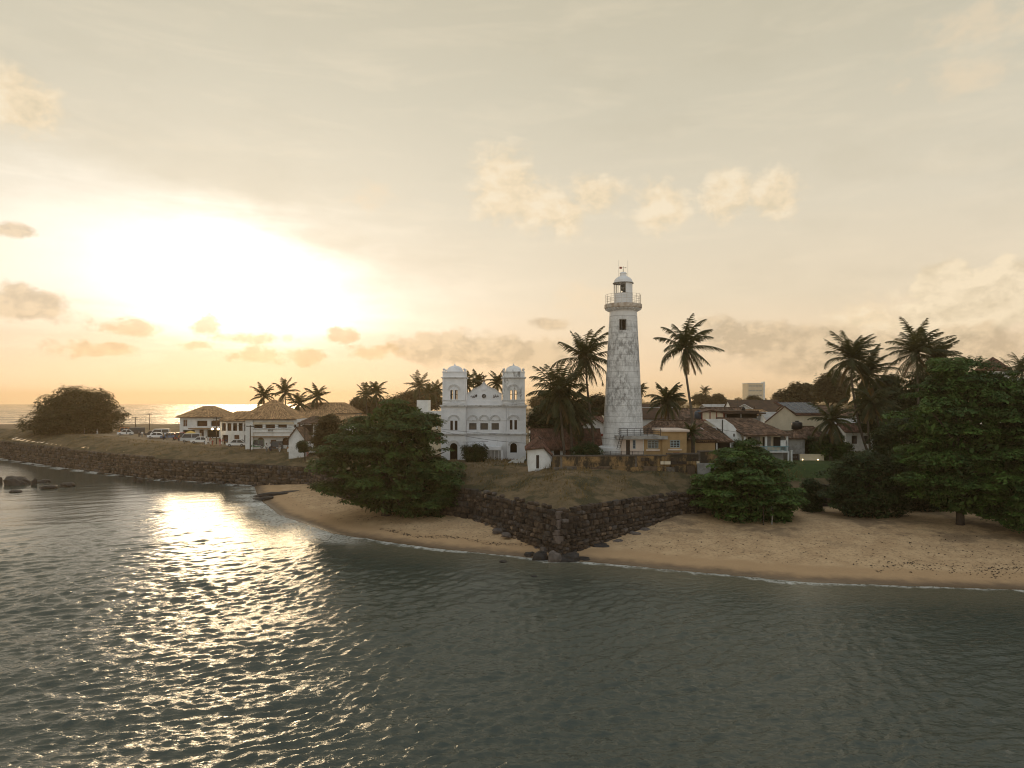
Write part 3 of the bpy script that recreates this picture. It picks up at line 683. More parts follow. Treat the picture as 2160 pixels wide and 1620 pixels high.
# ---------------------------------------------------------------- vegetation
def leaf_cards(C, N, size, rg, asp=.5):
    n = len(C); N = N/np.linalg.norm(N, axis=1, keepdims=True)
    t = rg.normal(size=(n, 3)); t -= (t*N).sum(1, keepdims=True)*N; t /= np.linalg.norm(t, axis=1, keepdims=True)
    b = np.cross(N, t); L = (size*rg.uniform(.42, 1.5, n))[:, None]; Wd = L*asp
    V = np.stack([C-t*L*.5, C+b*Wd*.5+N*L*.08, C+t*L*.5-N*L*.06, C-b*Wd*.5+N*L*.08], 1).reshape(-1, 3)
    return V, np.arange(n*4).reshape(n, 4), rg.random(n)
def interp_rows(rows, z):
    zs = [r[0] for r in rows]
    return np.interp(z, zs, [r[1] for r in rows]), np.interp(z, zs, [r[2] for r in rows])
def crown_tree(name, label, base, rows, trunk_r, lm, npads=90, per=170, leaf=.34, pad=(.9, 1.6), flat=.42, depth=.85, group=None, cat='tree', seed=1,
               trunk_top=None, trunks=None, tiers=0, core=.25, bark=None, wx_=1.06, up=.9, limbs=9):
    """tree whose crown is filled by flattened leaf pads inside an uneven envelope; rows = (height, x_left, x_right)"""
    rg = np.random.default_rng(seed); r = random.Random(seed)
    root = thing(name, label, cat, base, 0, group)
    rows = [(z, (a+b)/2-(b-a)*.5*wx_*r.uniform(.94, 1.06), (a+b)/2+(b-a)*.5*wx_*r.uniform(.94, 1.06)) for z, a, b in rows]
    z0, z1 = rows[0][0], rows[-1][0]; pads = []
    while len(pads) < npads:
        z = r.uniform(z0, z1); a, b = interp_rows(rows, z); wmax = max(q[2]-q[1] for q in rows)
        if r.random() > (b-a)/wmax+.12: continue
        if tiers: z = z0+(round((z-z0)/(z1-z0)*tiers)+r.uniform(-.38, .38))/tiers*(z1-z0)
        a, b = interp_rows(rows, z); cx, rx = (a+b)/2, (b-a)/2; ry = rx*depth
        th = r.uniform(0, 2*math.pi); q = r.uniform(.35, 1)**.5*(1.12 if r.random() < .14 else 1); pr = min(r.uniform(*pad), max(.35, rx*.8))
        pads.append((cx+max(rx-pr*.75, .1)*q*math.cos(th), max(ry-pr*.75, .1)*q*math.sin(th), z, pr, pr*flat*r.uniform(.75, 1.7)))
    C, N, PV = [], [], []
    for (x, y, z, pr, ph) in pads:
        m = max(20, int(per*(pr/((pad[0]+pad[1])/2))**2*r.uniform(.8, 1.2)))
        dv = rg.normal(size=(m, 3)); dv[:, 2] = np.where(dv[:, 2] < -.15, -dv[:, 2], dv[:, 2]); dv /= np.linalg.norm(dv, axis=1, keepdims=True)
        lump = 1+.22*np.sin(dv[:, 0]*5+x)*np.cos(dv[:, 1]*4+y)
        rad = ((.62+.42*rg.random(m)**.6)*lump)[:, None]
        C.append(np.array([x, y, z])+dv*rad*np.array([pr, pr, ph])); PV.append(np.full(m, r.random()**1.3)); nn = dv*np.array([.6, .6, 1.0])+np.array([0, 0, up])+rg.normal(size=(m, 3))*.30; N.append(nn)
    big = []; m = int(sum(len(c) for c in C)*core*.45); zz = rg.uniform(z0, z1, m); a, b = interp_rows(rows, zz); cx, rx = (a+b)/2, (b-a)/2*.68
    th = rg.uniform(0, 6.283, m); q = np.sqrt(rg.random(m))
    C.append(np.c_[cx+rx*q*np.cos(th), rx*depth*q*np.sin(th), zz-.4]); N.append(rg.normal(size=(m, 3))); PV.append(np.full(m, .15))  # core leaves take a low tone: crown-interior shade put into the leaf colour
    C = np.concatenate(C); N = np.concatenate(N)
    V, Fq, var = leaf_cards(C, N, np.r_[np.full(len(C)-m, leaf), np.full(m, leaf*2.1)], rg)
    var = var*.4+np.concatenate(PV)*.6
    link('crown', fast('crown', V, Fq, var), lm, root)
    mb = MB(); tt = trunk_top or z0+.45*(z1-z0)
    for (tx, ty, lx) in (trunks or [(0, 0, 0)]):
        cxm = (interp_rows(rows, tt)[0]+interp_rows(rows, tt)[1])/2
        mb.tube([(tx, ty, -.6), (tx+.05, ty, .3), (tx+lx*.5+.15*r.uniform(-1, 1), ty, tt*.45), (tx*.6+cxm*.5+lx, ty*.6, tt)], [trunk_r*1.5, trunk_r*1.05, trunk_r*.85, trunk_r*.55], 9)
        for k in range(limbs):
            x, y, z, pr, ph = r.choice(pads); s = r.uniform(.35, .95); o = Vector((tx*.8+cxm*.4*s, ty*.8, tt*s)); e = Vector((x, y, z-ph*.2))
            mid = o.lerp(e, .55)+Vector((0, 0, .25*(e-o).length*.4))
            mb.tube([o, mid, e], [trunk_r*.42, trunk_r*.26, trunk_r*.08], 5)
    mb.build('trunk', bark or M_bark, root, smooth=True)
    return root
def px_rows(Y, basev, basez, rows, u0):
    """outline given in photo pixels at distance Y -> metres"""
    return [((H-(v-HV)*Y/F)-basez, (a-u0)/F*Y, (b-u0)/F*Y) for (v, a, b) in rows][::-1]
def ptree(name, label, u0, Y, bz, rows, **k):
    return crown_tree(name, label, (X(u0, Y), Y, bz), px_rows(Y, 0, bz, rows, u0), **k)

# the big almond tree on the cove beach
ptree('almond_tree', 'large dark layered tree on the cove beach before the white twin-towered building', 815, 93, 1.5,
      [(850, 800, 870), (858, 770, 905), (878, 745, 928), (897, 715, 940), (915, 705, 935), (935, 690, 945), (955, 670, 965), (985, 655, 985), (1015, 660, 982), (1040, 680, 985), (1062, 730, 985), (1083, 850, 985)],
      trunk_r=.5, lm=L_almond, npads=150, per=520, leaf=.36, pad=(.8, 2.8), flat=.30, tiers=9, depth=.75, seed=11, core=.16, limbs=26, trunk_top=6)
# round banyan on the rampart
ptree('banyan_tree', 'huge round-headed dark tree on the rampart at the far left', 160, 200, gz(X(160, 200), 200),
      [(825, 140, 195), (832, 110, 222), (843, 95, 232), (858, 80, 240), (872, 65, 262), (885, 55, 268), (900, 47, 268), (913, 50, 262)],
      trunk_r=.7, lm=leafmat('banyan_leaf', (.030, .034, .013), (.060, .060, .022), .3), npads=230, per=110, leaf=.62, pad=(1.5, 3.0), flat=.6, depth=.7, seed=12, core=.35, trunk_top=5, trunks=[(-1.0, 0, 0), (1.3, .3, .4), (3.0, -.2, .3)])
# bush-like almond on the right beach
ptree('almond_tree', 'bright green spreading low tree on the beach right of the bastion', 1585, 84, 2.0,
      [(938, 1555, 1600), (948, 1535, 1625), (962, 1505, 1640), (980, 1470, 1665), (1000, 1462, 1690), (1020, 1455, 1705), (1045, 1450, 1708), (1065, 1460, 1700), (1085, 1480, 1680), (1095, 1520, 1665)],
      trunk_r=.28, lm=L_bright, npads=105, per=430, leaf=.33, pad=(.6, 2.2), flat=.30, tiers=7, depth=.8, seed=13, core=.2, limbs=16, trunk_top=3.2)
# right hand beach trees
ptree('beach_tree', 'tall spreading green tree over the sand at the right edge with a stout trunk', 2025, 79.5, 2.0,
      [(778, 1965, 2110), (790, 1945, 2140), (812, 1950, 2150), (826, 1935, 2165), (845, 1905, 2180), (865, 1885, 2185), (890, 1890, 2190), (915, 1925, 2195), (940, 1905, 2195), (970, 1890, 2195), (1000, 1880, 2190), (1030, 1885, 2180), (1055, 1930, 2170), (1072, 1990, 2150)],
      trunk_r=.42, lm=L_bright, npads=175, per=520, leaf=.35, pad=(.8, 2.8), flat=.34, tiers=9, depth=.7, seed=14, core=.18, limbs=26, trunk_top=8)
ptree('beach_tree', 'leafy tree cut off by the right edge of the beach', 2215, 76, 2.0,
      [(790, 2140, 2290), (820, 2120, 2330), (860, 2110, 2350), (900, 2105, 2350), (950, 2080, 2360), (1000, 2060, 2350), (1050, 2050, 2340), (1085, 2075, 2320), (1105, 2100, 2300)],
      trunk_r=.4, lm=L_bright, npads=120, per=500, leaf=.35, pad=(.8, 2.6), flat=.34, tiers=9, depth=.7, seed=15, core=.18, limbs=22, trunk_top=8)
ptree('beach_tree', 'dark low tree in front of the lawn retaining wall, left of the tall beach tree', 1815, 85, 2.0,
      [(962, 1790, 1850), (975, 1750, 1890), (995, 1738, 1905), (1015, 1725, 1920), (1040, 1722, 1925), (1062, 1730, 1925), (1082, 1760, 1925)],
      trunk_r=.22, lm=L_dark, npads=85, per=260, leaf=.32, pad=(.9, 1.9), flat=.45, depth=.6, seed=16, core=.2, trunk_top=3, trunks=[(-.9, 0, -.3), (.4, .2, .3), (1.8, -.1, .5)])
ptree('beach_tree', 'dark tree wedged between the tall beach tree and the lawn', 1935, 90, 2.2,
      [(885, 1880, 1960), (905, 1850, 1985), (930, 1870, 2000), (960, 1875, 2010), (1000, 1870, 2015), (1040, 1880, 2015), (1078, 1900, 2010)],
      trunk_r=.25, lm=L_dark, npads=80, per=260, leaf=.34, pad=(1.1, 2.1), flat=.42, depth=.6, seed=17, core=.2)
ptree('tree', 'olive tree showing over the crown of the tall beach tree, left of the pointed spire', 1960, 112, 7.2,
      [(778, 1960, 2040), (800, 1890, 2060), (830, 1880, 2060), (860, 1860, 2040), (900, 1850, 2000), (930, 1870, 1980)],
      trunk_r=.35, lm=L_dark, npads=110, per=120, leaf=.45, pad=(1.2, 2.2), flat=.5, depth=.6, seed=18, core=.5)
ptree('tree', 'dark tree behind the pair of palms right of centre', 1850, 118, 7.2,
      [(800, 1840, 1900), (825, 1810, 1925), (850, 1800, 1935), (880, 1790, 1930), (905, 1800, 1920)], trunk_r=.3, lm=L_dark, npads=90, per=120, leaf=.5, pad=(1.2, 2.2), flat=.55, depth=.7, seed=19, core=.5)
# trees between the houses
ptree('tree', 'dusty olive tree by the little white chapel gable', 690, 122, 6.3, [(880, 680, 705), (892, 665, 722), (910, 655, 735), (930, 650, 735), (948, 655, 735), (958, 660, 730)],
      trunk_r=.25, lm=L_brown, npads=80, per=130, leaf=.4, pad=(.9, 1.6), flat=.5, depth=.7, seed=20, core=.35)
ptree('tree', 'brown hazy tree group on the skyline left of the white twin-towered building', 905, 240, 6.8, [(826, 890, 930), (833, 845, 938), (842, 815, 945), (852, 800, 945), (862, 800, 945)],
      trunk_r=.4, lm=L_brown, npads=110, per=70, leaf=.8, pad=(1.8, 3.0), flat=.55, depth=.5, seed=21, core=.5)
ptree('tree', 'hazy brown bush beneath the two palms behind the beach tree', 765, 190, 6.5, [(846, 745, 800), (853, 735, 815), (862, 733, 830), (875, 735, 830)],
      trunk_r=.3, lm=L_brown, npads=60, per=70, leaf=.7, pad=(1.3, 2.2), flat=.6, depth=.5, seed=22, core=.5)
ptree('tree', 'dark shrubby tree between the white building and the palm clump', 1140, 112, 7.0, [(862, 1130, 1160), (875, 1118, 1185), (895, 1112, 1200), (920, 1112, 1200), (938, 1116, 1195)],
      trunk_r=.25, lm=L_dark, npads=90, per=120, leaf=.42, pad=(.8, 1.6), flat=.55, depth=.7, seed=23, core=.4)
ptree('tree', 'round hazy tree left of the palm pair at the right, on the skyline', 1745, 205, 7.5, [(795, 1740, 1775), (803, 1722, 1790), (815, 1715, 1800), (830, 1712, 1800), (845, 1715, 1795)],
      trunk_r=.4, lm=L_brown, npads=70, per=90, leaf=.75, pad=(1.6, 2.8), flat=.65, depth=.7, seed=24, core=.5)
ptree('tree', 'low dark skyline tree belt right of the pale office block', 1690, 230, 7.5, [(815, 1665, 1690), (822, 1655, 1730), (832, 1640, 1735), (842, 1635, 1735), (850, 1640, 1735)],
      trunk_r=.3, lm=L_brown, npads=70, per=80, leaf=.8, pad=(1.5, 2.4), flat=.6, depth=.5, seed=25, core=.5)
ptree('tree', 'dark green trees behind the white long house left of the lighthouse', 1255, 150, 7, [(842, 1245, 1280), (848, 1230, 1285), (858, 1222, 1285), (872, 1225, 1285)],
      trunk_r=.3, lm=L_brown, npads=50, per=90, leaf=.5, pad=(1.2, 2), flat=.6, depth=.5, seed=26, core=.5)
ptree('tree', 'pale hazy tree on the skyline between the right tower and the palm clump', 1130, 260, 7, [(832, 1135, 1165), (838, 1115, 1180), (848, 1110, 1190), (858, 1110, 1190)],
      trunk_r=.3, lm=L_brown, npads=50, per=70, leaf=.9, pad=(1.6, 2.6), flat=.6, depth=.5, seed=27, core=.5)
for i, (u, v0, v1, wd, Y, lab) in enumerate([(1480, 835, 850, 60, 330, 'far hazy tree below the tiny skyline palm'), (1515, 836, 850, 38, 320, 'rounded far tree right of the tiny skyline palm'), (1425, 840, 852, 46, 340, 'far hazy tree behind the leaning palm trunk'),
                                          (1640, 832, 846, 30, 420, 'small far tree touching the right side of the pale office block'), (1590, 838, 852, 40, 300, 'dim tree under the pale office block')]):
    ptree('tree', lab, u, Y, 7.5, [(v0, u-wd*.2, u+wd*.2), ((v0+v1)/2, u-wd*.45, u+wd*.45), (v1, u-wd*.5, u+wd*.5)], trunk_r=.3, lm=L_brown, npads=30, per=60, leaf=1.0, pad=(1.6, 2.6), flat=.6, depth=.5, seed=40+i, core=.5, group='trees on the far skyline', limbs=3)
# hedges and shrubs
def shrub(name, label, u0, Y, bz, rows, lm=L_dark, seed=1, cat='shrub', **k):
    kw = dict(trunk_r=.06, npads=60, per=120, leaf=.22, pad=(.45, .9), flat=.65, depth=.6, core=.5, limbs=5); kw.update(k)
    return ptree(name, label, u0, Y, bz, rows, lm=lm, seed=seed, cat=cat, **kw)
shrub('hedge', 'clipped dark hedge in front of the white twin-towered building', 1001, 103, 7.0, [(945, 976, 1026), (950, 974, 1028), (960, 974, 1028), (969, 974, 1028)], seed=51, cat='hedge', flat=.8)
shrub('shrub', 'dark green bush behind the ochre wall, left of the lighthouse foot', 1238, 95, 7.3, [(940, 1225, 1250), (946, 1210, 1266), (956, 1203, 1270), (966, 1202, 1272)], seed=52)
shrub('shrub', 'pale green feathery bush by the cream garden wall', 1752, 105, 7.2, [(921, 1740, 1775), (930, 1725, 1790), (942, 1712, 1800), (958, 1710, 1800), (966, 1715, 1800)], lm=L_bright, seed=53, leaf=.3, npads=80)
shrub('shrub', 'dark bush under the thatched roof beside the pale feathery bush', 1710, 107, 7.2, [(926, 1695, 1725), (936, 1688, 1735), (950, 1688, 1735), (962, 1690, 1735)], seed=54)
shrub('shrub', 'climbing green plant over the end of the white verandah house', 1558, 101, 7.2, [(932, 1550, 1568), (942, 1545, 1575), (955, 1543, 1578)], lm=L_bright, seed=55, npads=30)
shrub('shrub', 'dark scrub against the retaining wall between the low bright tree and the dark beach tree', 1712, 88.5, 2.0, [(1012, 1700, 1722), (1030, 1690, 1735), (1055, 1685, 1740), (1080, 1690, 1738)], seed=58, leaf=.3, npads=60, pad=(.5, 1.0))
shrub('shrub', 'ragged bush beside the chapel gable on the street', 642, 133, 6.2, [(933, 632, 648), (940, 625, 655), (949, 626, 655)], seed=56, npads=30)
shrub('shrub', 'shade bush under the leafy trees at the right of the lawn', 1895, 100, 7.1, [(900, 1860, 1900), (925, 1835, 1930), (945, 1830, 1935), (965, 1835, 1935)], seed=57, leaf=.3, npads=90, pad=(.6, 1.2))
# far-off coconut and tree belt that reads as one mass
def far_wood():
    rg = np.random.default_rng(77); C = []
    for k in range(620):
        u = rg.uniform(1090, 2600); Y = rg.uniform(480, 1300); x = X(u, Y); z = 7.5+rg.uniform(1, 6)*(.7+.5*math.sin(u*.021)+.25*math.sin(u*.09))*min(1.6, Y/650)
        m = 26; dv = rg.normal(size=(m, 3)); dv /= np.linalg.norm(dv, axis=1, keepdims=True)
        C.append(np.array([x, Y, z])+dv*rg.uniform(2.5, 6)*np.array([1, 1, .6]))
    C = np.concatenate(C); V, Fq, var = leaf_cards(C, rg.normal(size=C.shape), 2.6, rg, .7)
    tag(link('distant_wood', fast('distant_wood', V, Fq, var), L_brown), kind='stuff')
far_wood()
# dry grass standing on the banks
def grass():
    rg = np.random.default_rng(5); n = 260000
    P = np.c_[rg.uniform(-150, 40, n), rg.uniform(72, 212, n)]
    d = sdist(P, LAND); ok = (d > 1.0) & (d < np.where(P[:, 0] < -28, 13, 30)) & (rg.random(n) < np.where(P[:, 0] > -15, 1, .42))
    ok &= (vnoise(P, .5, 31)*.7+vnoise(P, .14, 32)*.6 > .52)
    P = P[ok]; z = height(P)[0]; n = len(P); a = rg.uniform(0, 6.283, n); hh = rg.uniform(.12, .44, n)*(.5+1.6*vnoise(P, .45, 33)**2); w = rg.uniform(.03, .07, n)
    lean = rg.normal(size=(n, 2))*.18+np.array([.08, -.02])
    b = np.c_[P, z-.03]; s = np.c_[np.cos(a)*w, np.sin(a)*w, np.zeros(n)]
    V = np.stack([b-s, b+s, b+np.c_[lean*hh[:, None]*2, hh]], 1).reshape(-1, 3)
    tag(link('dry_grass', fast('dry_grass', V, np.arange(n*3).reshape(n, 3), rg.random(n)), L_grass), kind='stuff')
grass()
def wrack():
    rg = np.random.default_rng(6); P = []
    for k in range(650): P.append((rg.uniform(33, 62), 0, rg.normal(4.8, .9)))
    for k in range(380): P.append((rg.uniform(-16, 2), 0, rg.normal(3.9, .35)))
    for k in range(1100): P.append((rg.uniform(-36, 60), 0, rg.uniform(5, 15)))
    Q = []
    for x, _, dd in P:
        wl = np.interp(x, [p[0] for p in WLINE], [p[1] for p in WLINE]); Q.append((x, wl+dd*1.05+.5*math.sin(x*.7)))
    Q = np.array(Q); z, d, w = height(Q); ok = d < -.3; C = np.c_[Q, z+.025][ok]; n = len(C)
    V, Fq, var = leaf_cards(C, np.c_[rg.normal(size=(n, 2))*.35, np.ones(n)], .19, rg, .6)
    tag(link('beach_litter', fast('beach_litter', V, Fq, var), leafmat('seaweed', (.030, .024, .018), (.06, .045, .03), .05)), kind='stuff')
wrack()

# ---------------------------------------------------------------- palms
def frond_mesh(L, e0, droop, rg, wind, az, nl=26, width=.12, leaflen=.95, sag=.5):
    """one feathered frond in the palm's own axes; wind bends its tip"""
    n = 9; pts = []; p = np.zeros(3); el = e0; hd = np.array([math.cos(az), math.sin(az)]); T = []
    for i in range(n+1):
        t = i/n; dirv = np.array([hd[0]*math.cos(el), hd[1]*math.cos(el), math.sin(el)])+np.array([wind[0], wind[1], wind[2]])*t*t
        dirv /= np.linalg.norm(dirv); pts.append(p.copy()); T.append(dirv); p = p+dirv*L/n; el -= droop/n*(.5+1.2*t)
    pts = np.array(pts); T = np.array(T); mb = MB(); mb.tube(pts, [.06*(1-i/n)+.012 for i in range(n+1)], 4, caps=False)
    V = list(mb.v); F4 = list(mb.f); F3 = []
    for k in range(nl):
        t = .10+.9*k/(nl-1); i = min(int(t*n), n-1); f = t*n-i; q = pts[i]*(1-f)+pts[min(i+1, n)]*f; tg = T[i]
        side = np.cross(tg, [0, 0, 1.0]); side /= (np.linalg.norm(side)+1e-6); ln = leaflen*(math.sin(math.pi*min(1, .16+.80*t))**.7)*rg.uniform(.8, 1.15)
        for s in (-1, 1):
            dv = side*s*.85+tg*(.55+.4*t)+np.array([0, 0, -sag*rg.uniform(.5, 1.3)])+np.array(wind)*.55*rg.uniform(.6, 1.3); dv /= np.linalg.norm(dv)
            b = len(V); mid = q+dv*ln*.5; tip = q+dv*ln+np.array([0, 0, -.16*ln]); ww = tg*width*.5
            V += [tuple(q-ww), tuple(q+ww), tuple(mid+ww*.9), tuple(mid-ww*.9), tuple(tip)]
            F4.append((b, b+1, b+2, b+3)); F3.append((b+3, b+2, b+4))
    nv = len(F4)+len(F3); vr = np.full(nv, rg.random())*.6+rg.random(nv)*.4
    return fast('frond', np.array(V), [np.array(F4), np.array(F3)], vr)
def palm(name, label, trunk, L, nf, seed, group, wind=(.35, 0, .1), r0=.2, dead=2, nl=32, spread=1.0, width=.135, ez=None, sag=.5, leaflen=None, cat='palm tree'):
    """trunk: world points base..top"""
    rg = np.random.default_rng(seed); b = Vector(trunk[0]); root = thing(name, label, cat, b, 0, group); tp = Vector(trunk[-1])-b
    pts = [Vector(q)-b for q in trunk]; sp = []
    for i in range(len(pts)-1):
        for k in range(4): sp.append(pts[i].lerp(pts[i+1], k/4))
    sp.append(pts[-1]); m = len(sp)
    for _ in range(2): sp = [sp[0]]+[(sp[i-1]+sp[i]*2+sp[i+1])/4 for i in range(1, m-1)]+[sp[-1]]
    MB().tube([sp[0]-Vector((0, 0, .5))]+sp, [r0*1.35]+[r0*(1.25 if i == 0 else 1-.42*i/m) for i in range(m)], 8).build('trunk', M_palmbark, root, smooth=True)
    hm = MB()
    for k in range(7):
        a = k*2.4; c = tp+Vector((math.cos(a)*.26, math.sin(a)*.26, -.32-.1*(k % 3)))
        hm.lathe([(0, -.17), (.12, -.1), (.15, 0), (.11, .11), (0, .17)], 6, (0, 0)); s = len(hm.v)-30
        for i in range(s, len(hm.v)): q = Vector(hm.v[i])+c; hm.v[i] = tuple(q)
    hm.build('coconuts', M_brownwood, root)
    for k in range(nf):
        f = k/(nf-1); az = k*2.39996+rg.uniform(-.25, .25); e = (1.42-2.15*f**1.25)*spread+rg.uniform(-.12, .12)
        if ez is not None: e = e+ez
        me = frond_mesh(L*rg.uniform(.82, 1.15), e, .55+.95*rg.random()+.2*f, rg, wind, az, nl, width, leaflen or L*.27, sag)
        o = link('frond', me, L_palm, root, tp)
    for k in range(dead):
        az = rg.uniform(0, 6.28); me = frond_mesh(L*.8, -.9, .5, rg, (0, 0, -.2), az, nl, width, L*.18, .8); o = link('frond', me, L_drypalm, root, tp-Vector((0, 0, .3))); o['label'] = 'dead hanging brown frond'
    return root
def pp(*q): return [(X(u, Y), Y, Z(v, Y)) for (u, v, Y) in q]
def onground(u, Y): x = X(u, Y); return (x, Y, gz(x, Y))
gp = 'tall coconut palms around the lighthouse'
palm('palm_tree', 'tall solitary coconut palm standing clear right of the lighthouse', [onground(1464, 99.5)]+pp((1462, 915, 99.5), (1459, 870, 99.5), (1450, 810, 99.5), (1445, 772, 99.5), (1446, 733, 99.5)), 4.9, 22, 101, gp, wind=(.38, 0, .05), r0=.21, sag=.75)
palm('palm_tree', 'tall palm rising directly left of the lighthouse shaft', [onground(1254, 101)]+pp((1250, 910, 101), (1242, 850, 101), (1237, 800, 101), (1236, 757, 101)), 5.0, 28, 102, gp, wind=(.42, 0, .10), r0=.20, sag=.7)
palm('palm_tree', 'leaning palm with tousled drooping crown nearest the right white tower', [onground(1192, 98)]+pp((1188, 930, 98), (1183, 880, 98), (1180, 832, 98)), 5.2, 32, 103, gp, wind=(.35, 0, .05), r0=.21, dead=4, sag=.7)
palm('palm_tree', 'shorter palm with hanging skirt in the clump left of the lighthouse', [onground(1206, 99.5)]+pp((1206, 930, 99.5), (1202, 885, 99.5), (1198, 862, 99.5)), 4.6, 26, 104, gp, wind=(.25, 0, -.05), r0=.2, dead=4, sag=.8, ez=-.25)
palm('palm_tree', 'slim low palm inside the clump, between the leaning palm and the lighthouse', [onground(1222, 103)]+pp((1222, 920, 103), (1216, 880, 103)), 3.6, 20, 105, gp, wind=(.25, 0, -.05), r0=.16, dead=3, sag=.8, ez=-.3)
g2 = 'coconut palms behind the lawn at the right'
palm('palm_tree', 'windswept palm leftmost of the tall palms at the right', [onground(1836, 106)]+pp((1820, 925, 106), (1806, 870, 106), (1797, 810, 106), (1796, 758, 106)), 5.1, 30, 111, g2, wind=(.50, 0, .28), r0=.21, dead=3)
palm('palm_tree', 'windswept palm close behind the leftmost tall palm at the right', [onground(1838, 109)]+pp((1832, 920, 109), (1829, 860, 109), (1828, 792, 109)), 4.9, 28, 112, g2, wind=(.5, 0, .15), r0=.2, dead=3)
palm('palm_tree', 'broad palm topping the right group, tallest of the tall palms at the right', [onground(1945, 107)]+pp((1940, 900, 107), (1936, 830, 107), (1934, 745, 107)), 5.6, 30, 113, g2, wind=(.40, 0, .15), r0=.22, dead=3)
palm('palm_tree', 'palm blown sideways, rightmost of the tall palms at the right', [onground(1990, 110)]+pp((1985, 880, 110), (1978, 810, 110), (1974, 758, 110)), 4.8, 26, 114, g2, wind=(.6, 0, .1), r0=.2, dead=2)
palm('palm_tree', 'slender leaning palm stem behind the lawn with a low crown', [onground(1872, 104)]+pp((1862, 930, 104), (1852, 890, 104), (1842, 850, 104)), 3.8, 22, 115, g2, wind=(.3, 0, -.1), r0=.15, dead=4, sag=.8, ez=-.2)
palm('palm_tree', 'small dark palm in front of the thatched roof', [onground(1752, 104)]+pp((1753, 920, 104), (1755, 888, 104)), 4.0, 18, 116, 'low palms among the houses', wind=(.05, 0, 0), r0=.26, dead=4)
palm('palm_tree', 'bushy palm before the house with the arched window', [onground(1410, 112)]+pp((1410, 880, 112), (1408, 846, 112)), 3.6, 24, 117, 'low palms among the houses', wind=(.1, 0, 0), r0=.2, dead=4, sag=.7)
palm('palm_tree', 'small fan of young palm at the foot of the solitary tall palm', [onground(1459, 97.5)]+pp((1459, 912, 97.5)), 1.9, 18, 118, 'low palms among the houses', wind=(0, 0, 0), r0=.1, dead=0, nl=14)
g3 = 'hazy palms on the left skyline'
for i, (u, v, L, lab) in enumerate([(556, 836, 4.0, 'hazy palm directly over the tallest tiled roof at the left'), (601, 828, 4.3, 'tallest hazy palm right of the tallest tiled roof'), (630, 852, 3.8, 'short hazy palm between two taller ones at the left'), (669, 838, 3.9, 'hazy palm above the hipped roof left of the beach tree'),
                                    (772, 834, 3.9, 'left one of the crossed palm pair above the beach tree'), (793, 830, 4.0, 'right one of the crossed palm pair above the beach tree'), (884, 815, 4.2, 'hazy palm standing over the brown trees left of the white towers'), (920, 826, 3.4, 'small hazy palm touching the left white tower'),
                                    (985, 812, 4.0, 'hazy palm directly right of the left white tower'), (1008, 810, 3.8, 'hazy palm behind the left half of the central gable'), (1050, 808, 3.9, 'hazy palm directly left of the right white tower'), (905, 830, 3.2, 'low hazy palm among the brown skyline trees')]):
    Y = 178 if u < 800 else (215 if u < 950 else 165); Y += 7*math.sin(i*2.1)
    x = X(u, Y); palm('palm_tree', lab, [(x+.6, Y, gz(x, Y)), (x+.3, Y, gz(x, Y)*.5+Z(v, Y)*.5), (x, Y, Z(v, Y))], L*Y/178, 18, 130+i, g3, wind=(.12, 0, .03), r0=.2, dead=1, nl=18, width=.22)
for i, (u, v, Y, lab) in enumerate([(1487, 825, 330, 'tiny distant palm alone on the skyline right of the solitary tall palm'), (1340, 818, 240, 'distant palm just right of the lighthouse shaft'), (1352, 822, 250, 'second distant palm right of the lighthouse shaft'), (1715, 822, 240, 'distant palm over the dark skyline tree belt'), (1690, 824, 250, 'smaller distant palm left over the dark skyline tree belt'), (2155, 775, 120, 'palm top showing at the right edge above the beach tree'), (2140, 792, 118, 'ragged palm top right of the pointed spire')]):
    x = X(u, Y); palm('palm_tree', lab, [(x, Y, 7), (x+.3, Y, (7+Z(v, Y))/2), (x, Y, Z(v, Y))], 3.4 if Y > 150 else 3.6, 16, 160+i, 'distant palms on the right skyline', wind=(.15, 0, .0), r0=.2, dead=1, nl=14, width=.3 if Y > 150 else .14)
